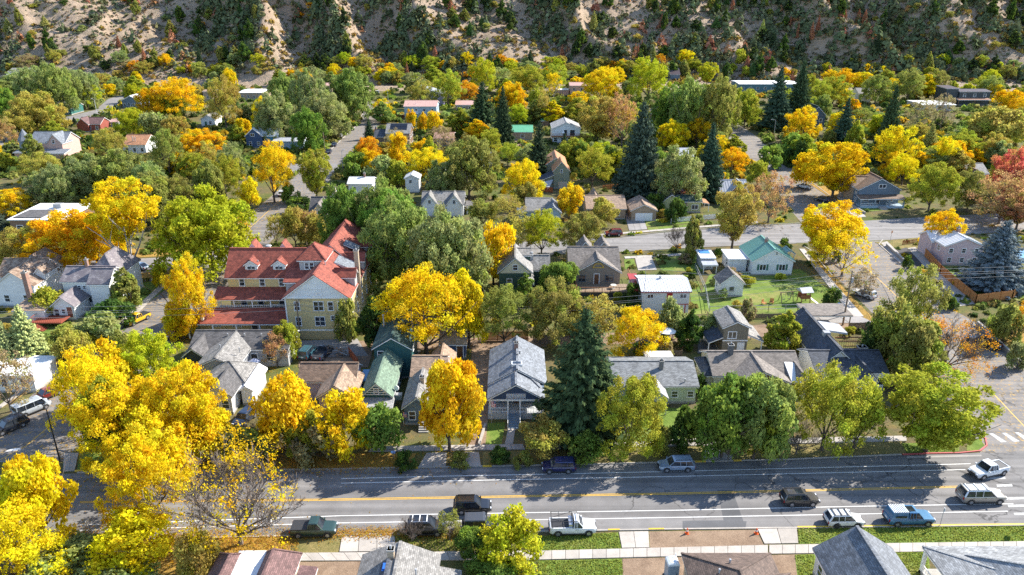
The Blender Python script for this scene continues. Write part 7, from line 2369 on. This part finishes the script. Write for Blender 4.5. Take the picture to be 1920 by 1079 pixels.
def cone_(px, py, label):
    root = empty('traffic_cone', G(px, py), label=label, cat='traffic cone', group='orange cones on the dug up verge')
    oc = plain((.8, .12, .015), .5, 'orange_plastic')
    MB().cbox(0, 0, .03, .4, .4, .06).build('base', oc, root, uv=False)
    MB().tube((0, 0, .06), (0, 0, .75), .17, .05, 10).build('cone', oc, root, uv=False)
    MB().tube((0, 0, .35), (0, 0, .5), .122, .1, 10).build('band', WHITE, root, uv=False)
cone_(1288, 1001, 'orange traffic cone at the left end of the bare dirt verge'); cone_(1418, 1001, 'orange traffic cone beside the wide driveway apron')

g = G(1258, 1084); root = empty('portable_toilet', g, R(5), label='grey portable toilet with white domed roof beside the brown hip roof', cat='portable toilet')
pg = plain((.30, .34, .38), .5, 'grey_plastic')
MB().box(-.58, -.58, .1, .58, .58, 2.05).build('wall', pg, root, uv=False)
MB().loft([[(-.62, -.62, 2.05), (.62, -.62, 2.05), (.62, .62, 2.05), (-.62, .62, 2.05)], [(-.55, -.6, 2.25), (.55, -.6, 2.25), (.55, .6, 2.25), (-.55, .6, 2.25)], [(-.28, -.5, 2.38), (.28, -.5, 2.38), (.28, .5, 2.38), (-.28, .5, 2.38)]]).build('roof', plain((.7, .7, .68), .5), root, uv=False)
d = MB().box(-.4, -.63, .2, .4, -.58, 1.95).build('door', plain((.25, .29, .33), .5), root, uv=False); MB().cbox(.3, -.65, 1.05, .06, .05, .16).build('handle', BLACKM, d, uv=False)
MB().box(-.66, -.66, 0, .66, .66, .1).build('base', BLACKM, root, uv=False); MB().tube((.4, .4, 2.1), (.4, .4, 2.75), .05).build('vent_pipe', WHITE, root, uv=False)

# fences: every post a part, boards past picking apart joined
def fence(pts, h, label, mat, name='wooden_fence', step=2.4, board=.16, gap=.012, group=None, solid=True, hs=None, post=.11, cat='fence'):
    P = [G(*p) for p in pts]
    root = empty(name, P[0], label=label, cat=cat, group=group)
    O = P[0]
    bm_ = MB(); rm_ = MB()
    for a, b in zip(P, P[1:]):
        a = a - O; b = b - O
        d = b - a; L_ = d.length; d.normalize()
        n = max(1, int(L_ / step))
        for i in range(n + 1):
            p = a + d * (L_ * i / n)
            MB().cbox(p.x, p.y, h / 2 + .04, post, post, h + .08).build('post', mat, root, uv=False)
        for z in ((.3, h - .25) if solid else (h * .5, h)):
            rm_.beam((a.x, a.y, z), (b.x, b.y, z), .05, .09)
        if board:
            m = int(L_ / board)
            nn = Vector((-d.y, d.x, 0)) * .045
            for i in range(m):
                p = a + d * (board * (i + .5)) + nn
                q0 = p - d * (board * .5 - gap); q1 = p + d * (board * .5 - gap)
                hh = h + random.uniform(-.03, .03)
                bm_.add([(q0.x, q0.y, .05), (q1.x, q1.y, .05), (q1.x, q1.y, hh), (q0.x, q0.y, hh), (q0.x + nn.x * .5, q0.y + nn.y * .5, .05), (q1.x + nn.x * .5, q1.y + nn.y * .5, .05), (q1.x + nn.x * .5, q1.y + nn.y * .5, hh), (q0.x + nn.x * .5, q0.y + nn.y * .5, hh)],
                        [(0, 1, 2, 3), (7, 6, 5, 4), (0, 4, 5, 1), (1, 5, 6, 2), (2, 6, 7, 3), (3, 7, 4, 0)])
    rm_.build('rail', mat, root, uv=False)
    if board:
        o = bm_.build('board', mat, root, uv=False); o['kind'] = 'stuff'
    return root
ORW = plain((.46, .19, .055), .7, 'orange_cedar', var=.25); GRW = plain((.2, .15, .11), .85, 'grey_wood', var=.25); RDW = plain((.30, .08, .03), .7, 'red_cedar', var=.2)
fence([(1729, 477), (1762, 514), (1828, 570), (1897, 562), (1905, 556)], 1.9, 'orange cedar board fence zigzagging round the blue spruce garden', ORW)
fence([(1729, 477), (1772, 475)], 1.8, 'short orange cedar fence meeting the pale pink house', ORW)
fence([(1692, 460), (1728, 455)], 1.1, 'low open brown rail fence at the street corner', RDW, 'rail_fence', 1.2, .35, .1)
fence([(905, 640), (990, 638)], 1.7, 'orange brown board fence between the alley and the bungalow roof', ORW)
fence([(1000, 640), (1032, 648)], 1.7, 'pale board fence end behind the bungalow', GRW)
fence([(1258, 420), (1262, 405)], 1.3, 'short white fence return by the lime green cottage', WHITE)
fence([(1260, 418), (1362, 409)], 1.3, 'white picket fence in front of the lime green cottage', WHITE, 'picket_fence', 2.4, .2, .04)
fence([(1330, 588), (1440, 586), (1568, 582)], 1.4, 'grey wire fence along the back of the green yard', GREYM, 'wire_fence', 3.0, None, solid=False, post=.07)
fence([(1303, 505), (1322, 548), (1329, 586)], 1.3, 'thin wire fence beside the red trimmed house garden', GREYM, 'wire_fence', 3.0, None, solid=False, post=.06)
fence([(1320, 602), (1410, 598), (1500, 596)], .9, 'low weathered alley fence behind the taupe two storey house', GRW)
fence([(1590, 622), (1680, 618), (1672, 660)], 1.6, 'dark weathered fence round the slate roofed house yard', GRW)
fence([(1640, 655), (1672, 672), (1650, 690)], 1.7, 'red cedar fence beside the brick chimney', RDW)
fence([(184, 645), (128, 700)], 1.4, 'red brown leaf covered fence along the side street walk', RDW)
fence([(1250, 668), (1278, 668)], 1.0, 'grey deck box rail behind the bright yellow tree', GRW)
fence([(655, 668), (672, 690)], 1.6, 'red brown fence beside the mauve house', RDW)
fence([(832, 640), (880, 636)], 1.6, 'weathered fence behind the navy garage', GRW)
fence([(1130, 358), (1160, 354)], 1.6, 'orange board fence behind the tan ranch house', ORW)
fence([(1000, 358), (1036, 362)], 1.6, 'brown fence left of the sage garage', RDW)
fence([(706, 226), (762, 221)], 1.5, 'brown fence below the salmon roofed house', RDW)
def wall_(pts, h, w, label, mat, name='retaining_wall'):
    P = [G(*p) for p in pts]; root = empty(name, P[0], label=label, cat='wall')
    for a, b in zip(P, P[1:]):
        a = a - P[0]; b = b - P[0]
        d = (b - a); L_ = d.length; d.normalize(); n = max(1, int(L_ / 1.6))
        for i in range(n):
            p, q = a + d * (L_ * i / n + .015), a + d * (L_ * (i + 1) / n - .015)
            MB().beam((p.x, p.y, h / 2), (q.x, q.y, h / 2), w, h + random.uniform(-.015, .015)).build('block', mat, root, uv=False)
wall_([(1662, 462), (1790, 582)], .7, .35, 'brown block retaining wall beside the cross street walk', brick((.30, .17, .11)))
wall_([(1832, 610), (1918, 690)], .8, .35, 'brown block wall beside the dark parked pickup', brick((.28, .17, .12)))
wall_([(910, 800), (898, 838)], .5, .3, 'low stone wall along the gravel lane', BRICKM)
wall_([(1570, 372), (1622, 402)], .6, .3, 'pale kerb wall below the slate blue craftsman lawn', CONC)
wall_([(925, 287), (1000, 284)], .9, .3, 'grey wall along the rock garden', CONCF)
wall_([(1240, 830), (1320, 828)], .4, .3, 'low brick edging below the pale ranch house lawn', BRICKM)

# garden play set, tables and bins
g = G(1506, 568); root = empty('play_house', g, R(8), label='wooden play tower with tin roof and slide on the green lawn', cat='play tower')
for sx in (-1, 1):
    for sy in (-1, 1): MB().beam((sx * .9, sy * .8, 0), (sx * .75, sy * .7, 2.6), .12).build('leg', WOOD, root, uv=False)
MB().box(-.95, -.85, 1.1, .95, .85, 1.22).build('floor', WOOD, root, uv=False)
for sy in (-.8, .8): MB().box(-.9, sy - .03, 1.22, .9, sy + .03, 1.9).build('side_panel', WOOD, root, uv=False)
MB().prism([(-1.2, 2.5), (1.2, 2.5), (0, 3.2)], 'x', -1.2, 1.2).build('roof', M_GREY, root)
MB().beam((1.0, -.2, 1.15), (2.3, -1.6, .15), .55, .06).build('slide', plain((.5, .45, .35), .4), root, uv=False)
g = G(1473, 566); root = empty('swing_set', g, R(10), label='small wooden swing frame beside the play tower', cat='swing set')
for x in (-1.2, 1.2):
    for sy in (-1, 1): MB().beam((x, sy * .7, 0), (x, 0, 2.0), .1).build('leg', WOOD2, root, uv=False)
MB().beam((-1.4, 0, 2.0), (2.6, 0, 2.05), .12).build('top_beam', WOOD2, root, uv=False)
for x in (-.5, .6):
    sw = MB().box(x - .25, -.1, .5, x + .25, .1, .56).build('swing_seat', BLACKM, root, uv=False); MB().beam((x - .22, 0, .56), (x - .22, 0, 2), .025).beam((x + .22, 0, .56), (x + .22, 0, 2), .025).build('rope', GREYM, sw, uv=False)
def chair(px, py, lab, mat, rz=0):
    root = empty('garden_chair', G(px, py), R(rz), label=lab, cat='chair')
    MB().box(-.35, -.35, .35, .35, .35, .42).build('seat', mat, root, uv=False)
    for k in range(5): MB().box(-.35 + k * .145, .32, .4, -.35 + k * .145 + .12, .38, 1.05).build('back_slat', mat, root, uv=False)
    for sx in (-.33, .33):
        for sy in (-.33, .33): MB().cbox(sx, sy, .2, .06, .06, .4).build('leg', mat, root, uv=False)
        MB().cbox(sx, 0, .62, .1, .7, .04).build('armrest', mat, root, uv=False)
chair(1432, 572, 'orange wooden garden chair on the lawn near the wire fence', ORW, 40)
chair(1446, 570, 'second orange garden chair, the one closer to the swing frame', ORW, -30)
g = G(1527, 582); root = empty('picnic_bench', g, R(-10), label='pale wooden bench plank lying on the lawn by the fence', cat='bench')
MB().box(-1.1, -.2, .4, 1.1, .2, .46).build('seat', plain((.5, .42, .28), .7), root, uv=False)
for x in (-.9, .9): MB().box(x - .05, -.18, 0, x + .05, .18, .4).build('leg', WOOD2, root, uv=False)
def bin_(px, py, lab, col):
    root = empty('wheelie_bin', G(px, py), R(15), label=lab, cat='bin', group='wheeled bins by the utility pole')
    MB().loft([[(-.25, -.28, .08), (.25, -.28, .08), (.25, .28, .08), (-.25, .28, .08)], [(-.32, -.36, 1.0), (.32, -.36, 1.0), (.32, .36, 1.0), (-.32, .36, 1.0)]]).build('body', plain((.05, .05, .055), .5), root, uv=False)
    MB().box(-.35, -.4, 1.0, .35, .4, 1.08).build('lid', plain(col, .5), root, uv=False)
    for sx in (-.25, .25): MB().tube((sx - .03, .3, .12), (sx + .03, .3, .12), .12, .12, 10).build('wheel', TYRE, root, uv=False)
bin_(1572, 580, 'wheeled bin with blue lid, nearest the tall alley pole', (.02, .15, .5)); bin_(1563, 581, 'wheeled bin with blue lid between the pole and the wire fence', (.03, .2, .5)); bin_(1332, 640, 'blue lidded bin by the taupe two storey house', (.02, .12, .45))
def umbrella(px, py, ytop, lab, mat, rad=1.4):
    g = G(px, py); h = height_at(g.y, ytop); root = empty('patio_umbrella', g, label=lab, cat='umbrella', group='open patio umbrellas')
    MB().tube((0, 0, 0), (0, 0, h), .035, .03, 8).build('pole', GREYM, root, uv=False)
    m = MB(); n = 8
    m.add([(0, 0, h)] + [(rad * math.cos(k * math.pi / 4), rad * math.sin(k * math.pi / 4), h - .55) for k in range(n)] + [(0, 0, h - .06)], [(0, 1 + k, 1 + (k + 1) % n) for k in range(n)] + [(9, 1 + (k + 1) % n, 1 + k) for k in range(n)])
    m.build('canopy', mat, root, uv=False)
    MB().tube((0, 0, 0), (0, 0, .08), .3, .3, 12).build('base', CONCF, root, uv=False)
umbrella(785, 660, 630, 'turquoise patio umbrella behind the teal green house', plain((.10, .42, .40), .6), 1.3)
umbrella(1248, 655, 615, 'white patio umbrella beside the bright yellow tree', WHITE, 1.5)
umbrella(479, 695, 672, 'white and blue patterned umbrella behind the long duplex', plain((.5, .52, .62), .6), 1.0)
def flag(px, py, ytop, lab, w=.9, h=.55):
    g = G(px, py); hh = height_at(g.y, ytop); root = empty('flag', g, label=lab, cat='flag', group='striped flags at front porches')
    MB().tube((0, 0, 0), (0, 0, hh), .025, .02, 6).build('pole', WHITE, root, uv=False)
    rd = plain((.5, .03, .05), .6, 'flag_red'); wt = plain((.75, .73, .72), .6, 'flag_white'); bl = plain((.03, .05, .22), .6, 'flag_blue')
    for k in range(7):
        x0 = .02 + k * h / 7
        MB().box(x0, -.02, hh - w - .1, x0 + h / 7, .0, hh - .1).build('stripe', rd if k % 2 == 0 else wt, root, uv=False)
    cn = MB().box(.0 + h * 3 / 7, -.035, hh - w * .5, .02 + h, .012, hh - .098).build('canton', bl, root, uv=False)
    sm = MB()
    for i in range(4):
        for j in range(3): sm.cbox(h * 3 / 7 + .06 + j * .1, -.04, hh - .16 - i * .1, .04, .01, .04)
    sm.build('star', wt, cn, uv=False)
flag(922, 793, 752, 'red and white striped flag hanging at the bungalow porch'); flag(757, 798, 772, 'striped flag hanging by the tan cottage steps', .8, .5)
g = G(738, 862); root = empty('mailbox', g, label='blue and white mailbox on the shaded verge', cat='mailbox'); MB().cbox(0, 0, .5, .09, .09, 1.0).build('post', WOOD2, root, uv=False); MB().prism([(-.12, 1.0), (.12, 1.0), (.12, 1.15), (0, 1.28), (-.12, 1.15)], 'x', -.28, .28).build('box', plain((.2, .35, .6), .4), root, uv=False); MB().cbox(.1, -.14, 1.2, .05, .03, .16).build('flag', REDDOOR, root, uv=False)
g = G(1890, 540)
for i, (x, y) in enumerate(((1806, 532), (1822, 528))):
    root = empty('garden_rock', G(x, y), label=('pale boulder at the near end' if i == 0 else 'pale boulder at the far end') + ' of the white gravel bed', cat='boulder')
    bm = bmesh.new(); bmesh.ops.create_icosphere(bm, subdivisions=2, radius=.6)
    for v in bm.verts: v.co *= random.uniform(.85, 1.15); v.co.z *= .6
    me = bpy.data.meshes.new('stone'); bm.to_mesh(me); bm.free(); link('stone', finish(me, CONC), root)
# trimmed topiary by the maroon house
for i, (x, y, t, lab) in enumerate(((125, 241, 223, 'squat dark clipped topiary nearest the far street'), (134, 240, 221, 'tall dark clipped topiary in the middle of the three'), (141, 236, 220, 'dark clipped topiary touching the maroon house'))):
    g = G(x, y); o = plant('e', x, t, y, 9, 'U', label=lab); o.name = 'clipped_topiary'
    TREES[-1]['fixed'] = True; TREES[-1]['group'] = 'clipped topiary row'
# junk heap and ladder behind the guest house
g = G(640, 668); root = empty('timber_pile', g, label='jumbled pile of planks and ladders behind the guest house', cat='timber pile')
for k in range(16):
    a = random.uniform(0, 6.28); L_ = random.uniform(1.5, 3.5)
    MB().beam((random.uniform(-1.5, 1.5) - L_ / 2 * math.cos(a), random.uniform(-1, 1), .2 + k * .05), (L_ / 2 * math.cos(a), L_ / 2 * math.sin(a) * .6, .3 + k * .09), .14, .06).build('plank', random.choice([WOOD2, GREYM, WOOD]), root, uv=False)

# ---------------------------------------------------------------- fallen leaves
r = np.random.default_rng(404)
def leaves_on(name, label, n, cols, pts_fn, size=(.12, .24), z=.03):
    X, Y = pts_fn(n)
    Z = np.full(len(X), z) + r.uniform(0, .03, len(X))
    a = r.uniform(0, 6.28, len(X)); s = r.uniform(size[0], size[1], len(X)) / 2
    t = r.normal(0, .25, (len(X), 2))
    ca, sa = np.cos(a) * s, np.sin(a) * s
    c = np.stack([X, Y, Z], 1)
    u = np.stack([ca, sa, t[:, 0] * s], 1); v = np.stack([-sa, ca, t[:, 1] * s], 1) * .7
    co = np.stack([c - u, c + v, c + u, c - v], 1).reshape(-1, 3)
    q = np.arange(len(X) * 4).reshape(-1, 4)
    tone = np.repeat(np.stack([r.uniform(0, 1, len(X)), r.uniform(0, 1, len(X)), r.uniform(0, 1, len(X))], 1), 4, 0)
    o = link(name, mesh_np(name, co, q, tone, LEAF)); o.color = (*cols, 1)
    tag(o, label, 'leaves', kind='stuff')
YT = [(t['x'], t['y'], t['rad'], t['word']) for t in TREES if t['word'] in ('bright yellow', 'golden yellow', 'orange', 'lime green', 'pale pinkish orange') and t['y'] < 260 and 'hill' not in t]
def under(n):
    w = np.array([t[2] ** 2 for t in YT]); w = w / w.sum()
    i = r.choice(len(YT), n, p=w)
    T = np.array([(t[0], t[1], t[2]) for t in YT])[i]
    rr = T[:, 2] * np.abs(r.normal(0, .85, n)); a = r.uniform(0, 6.28, n)
    return T[:, 0] + rr * np.cos(a) - .3 * T[:, 2], T[:, 1] + rr * np.sin(a) - .2 * T[:, 2]
leaves_on('fallen_leaves', 'yellow and orange fallen leaves scattered below the autumn trees', 46000, (.62, .33, .03), under)
def kerbside(n):
    x = r.uniform(560, 1000, n) ; s = r.uniform(0, 1, n)
    px = np.where(s < .45, r.uniform(120, 560, n), np.where(s < .7, r.uniform(380, 760, n), r.uniform(560, 960, n)))
    py = np.where(s < .45, r.normal(1016, 14, n), np.where(s < .7, r.normal(872, 9, n), r.normal(1001, 6, n)))
    P = np.array([G(a, b)[:2] for a, b in zip(px, py)])
    return P[:, 0], P[:, 1]
leaves_on('leaf_drift', 'drift of brown and yellow leaves along the kerbs of the main street', 15000, (.50, .25, .045), kerbside, (.1, .2), .135)
# short grass on the near lawns
def lawn_tufts():
    polys = [[(1009, 1006), (1159, 999), (1165, 1030), (1009, 1034)], [(1496, 991), (1925, 987), (1925, 1014), (1498, 1019)], [(1009, 1053), (1165, 1049), (1170, 1085), (1009, 1085)], [(1640, 1038), (1735, 1036), (1745, 1085), (1660, 1085)], [(1490, 1042), (1525, 1041), (1540, 1085), (1500, 1085)], [(742, 1006), (880, 1003), (1005, 1001), (1005, 1033), (744, 1035)], [(1690, 833), (1798, 829), (1796, 846), (1702, 849)]]
    P = []
    for po in polys:
        xs_ = [p[0] for p in po]; ys_ = [p[1] for p in po]
        n = int((max(xs_) - min(xs_)) * (max(ys_) - min(ys_)) * .38)
        for _ in range(n):
            x, y = random.uniform(min(xs_), max(xs_)), random.uniform(min(ys_), max(ys_))
            if pip(x, y, po): P.append(G(x, y)[:2])
    P = np.array(P); n = len(P)
    c = np.stack([P[:, 0], P[:, 1], np.full(n, .03)], 1)
    co, q = leaf_quads(c + np.array([0, 0, .05]), unit(r.normal(size=(n, 3)) * (1, 1, .6)), np.full(n, .13), r, 1.2)
    co[:, 2] = np.maximum(co[:, 2], .012)
    o = link('grass', mesh_np('grass', co, q, np.repeat(r.uniform(0, 1, (n, 3)), 4, 0), LEAF)); o.color = (.29, .32, .07, 1)
    tag(o, 'short autumn grass on the lawns beside the main street', 'grass', kind='stuff')
lawn_tufts()

# ---------------------------------------------------------------- labels of the trees
ld = []
for nick, h in LANDMARKS:
    xs_ = [(a + b) / 2 for a, b, c, d in h.rects]; ys_ = [(c + d) / 2 for a, b, c, d in h.rects]
    a0 = min(q[0] for q in h.rects); a1 = max(q[1] for q in h.rects); b0 = min(q[2] for q in h.rects); b1 = max(q[3] for q in h.rects)
    L0 = h.root.location
    ld.append((nick, L0.x + a0, L0.x + a1, L0.y + b0, L0.y + b1))
def rel(t):
    out = []
    for nick, x0, x1, y0, y1 in ld:
        dx = max(x0 - t['x'], 0, t['x'] - x1); dy = max(y0 - t['y'], 0, t['y'] - y1)
        d = math.hypot(dx, dy)
        cx_, cy_ = (x0 + x1) / 2, (y0 + y1) / 2
        if dx > dy: w = 'beside'
        else: w = 'in front of' if t['y'] < cy_ else 'behind'
        out.append((d, w, nick))
    out.sort()
    return out
def size_word(t):
    k, h, w = t['kind'], t['h'], t['rad'] * 2
    if k in 'hj': return 'low' if h < 2 else ('tall' if h > 4 else 'bushy')
    if h > 15: return 'towering'
    if w > 1.25 * h: return 'wide'
    if h > 2.0 * w: return 'slender'
    if h < 5: return 'small'
    return 'tall' if h > 10 else 'medium'
used = set()
grp = {'h': 'garden shrubs', 's': 'spruces in the town'}
pend = []
HZ = [(200, 'above the grey balcony house'), (420, 'above the mint roofed house'), (640, 'behind the tall willowy trees'), (860, 'above the lavender house'), (1080, 'above the rust brown house'), (1330, 'above the big hill foot cottonwood'), (1560, 'above the long white roofed building'), (1760, 'behind the olive green oaks'), (9999, 'above the charcoal house')]
for t in TREES:
    o = t['o']
    if t.get('hill'):
        zone = [z for lim, z in HZ if t['px'] < lim][0]
        ht = 'high up' if t['py'] < 45 else ('half way up' if t['py'] < 95 else 'low down')
        sp_ = {'juniper_tree': 'juniper', 'dead_conifer': 'dead conifer', 'oak_brush': 'oak bush'}[t['hill']]
        sw = ('tall' if t['h'] > 8 else 'short') if t['hill'] != 'oak_brush' else ('broad' if t['rad'] > 3 else 'small')
        lb = f"{sw} {t['word']} {sp_} {ht} the hillside {zone}"
        tag(o, lb, {'oak_brush': 'bush'}.get(t['hill'], 'tree'), f"{t['word']} {sp_}s on the hillside {zone}")
        continue
    cat = 'shrub' if t['kind'] in 'hj' else 'tree'
    if t.get('label'):
        tag(o, t['label'], cat, t.get('group')); used.add(t['label']); continue
    t['rel'] = rel(t)
    t['base'] = f"{size_word(t)} {t['word']} {SPECIES[t['kind']]}" if t['kind'] not in 'n' else f"{size_word(t)} grey {SPECIES[t['kind']]}"
    tag(o, None, cat, {'shrub': 'shrubs of the gardens', 'tree': 'trees of the town'}[cat])
    pend.append(t)
def assign(fn):
    global pend
    from collections import defaultdict
    m = defaultdict(list)
    for t in pend:
        lb = fn(t)
        if lb and len(lb.split()) <= 16: m[lb].append(t)
        else: m[None].append(t)
    rest = list(m.pop(None, []))
    for lb, ts in m.items():
        if len(ts) == 1 and lb not in used:
            ts[0]['o']['label'] = lb; used.add(lb)
        else: rest += ts
    pend = rest
assign(lambda t: f"{t['base']} {t['rel'][0][1]} {t['rel'][0][2]}")
assign(lambda t: f"{t['base']} between {t['rel'][0][2]} and {t['rel'][1][2]}")
assign(lambda t: f"{t['base']} {t['rel'][0][1]} {t['rel'][0][2]}, toward {t['rel'][2][2]}")
assign(lambda t: f"{t['base']} {t['rel'][1][1]} {t['rel'][1][2]}, toward {t['rel'][3][2]}")
ordn = ['first', 'second', 'third', 'fourth', 'fifth', 'sixth', 'seventh', 'eighth']
from collections import defaultdict
m = defaultdict(list)
for t in pend: m[f"{t['base']} {t['rel'][0][1]} {t['rel'][0][2]}"].append(t)
for lb, ts in m.items():
    ts.sort(key=lambda t: t['y'])
    for i, t in enumerate(ts):
        l2 = (('nearer ' if i == 0 else 'farther ') if len(ts) == 2 else ordn[min(i, 7)] + ' nearest ') + lb
        t['o']['label'] = ' '.join(l2.split()[:16])
# plain labels for the pieces of the setting
SETL = {'ground': 'leaf strewn ground of the town yards', 'hillside': 'dry tan hillside rising behind the town', 'main_road': 'grey main street with yellow centre lines', 'side_street': 'leaf littered side street by the hotel', 'back_street': 'cracked back street behind the hotel', 'cross_street': 'cross street past the cedar fence', 'upper_street': 'shaded upper street between spruces'}
for o in list(SC.objects):
    if o.parent is None and o.get('kind') == 'structure' and not o.get('label'):
        st = o.name.split('.')[0]
        o['label'] = SETL.get(st, {'kerb': 'concrete kerb along the street edge', 'sidewalk': 'pale concrete sidewalk of separate slabs', 'driveway': 'concrete driveway apron of slabs', 'lawn': 'patch of green lawn beside the street'}.get(st, st.replace('_', ' ') + ' on the ground of the town'))
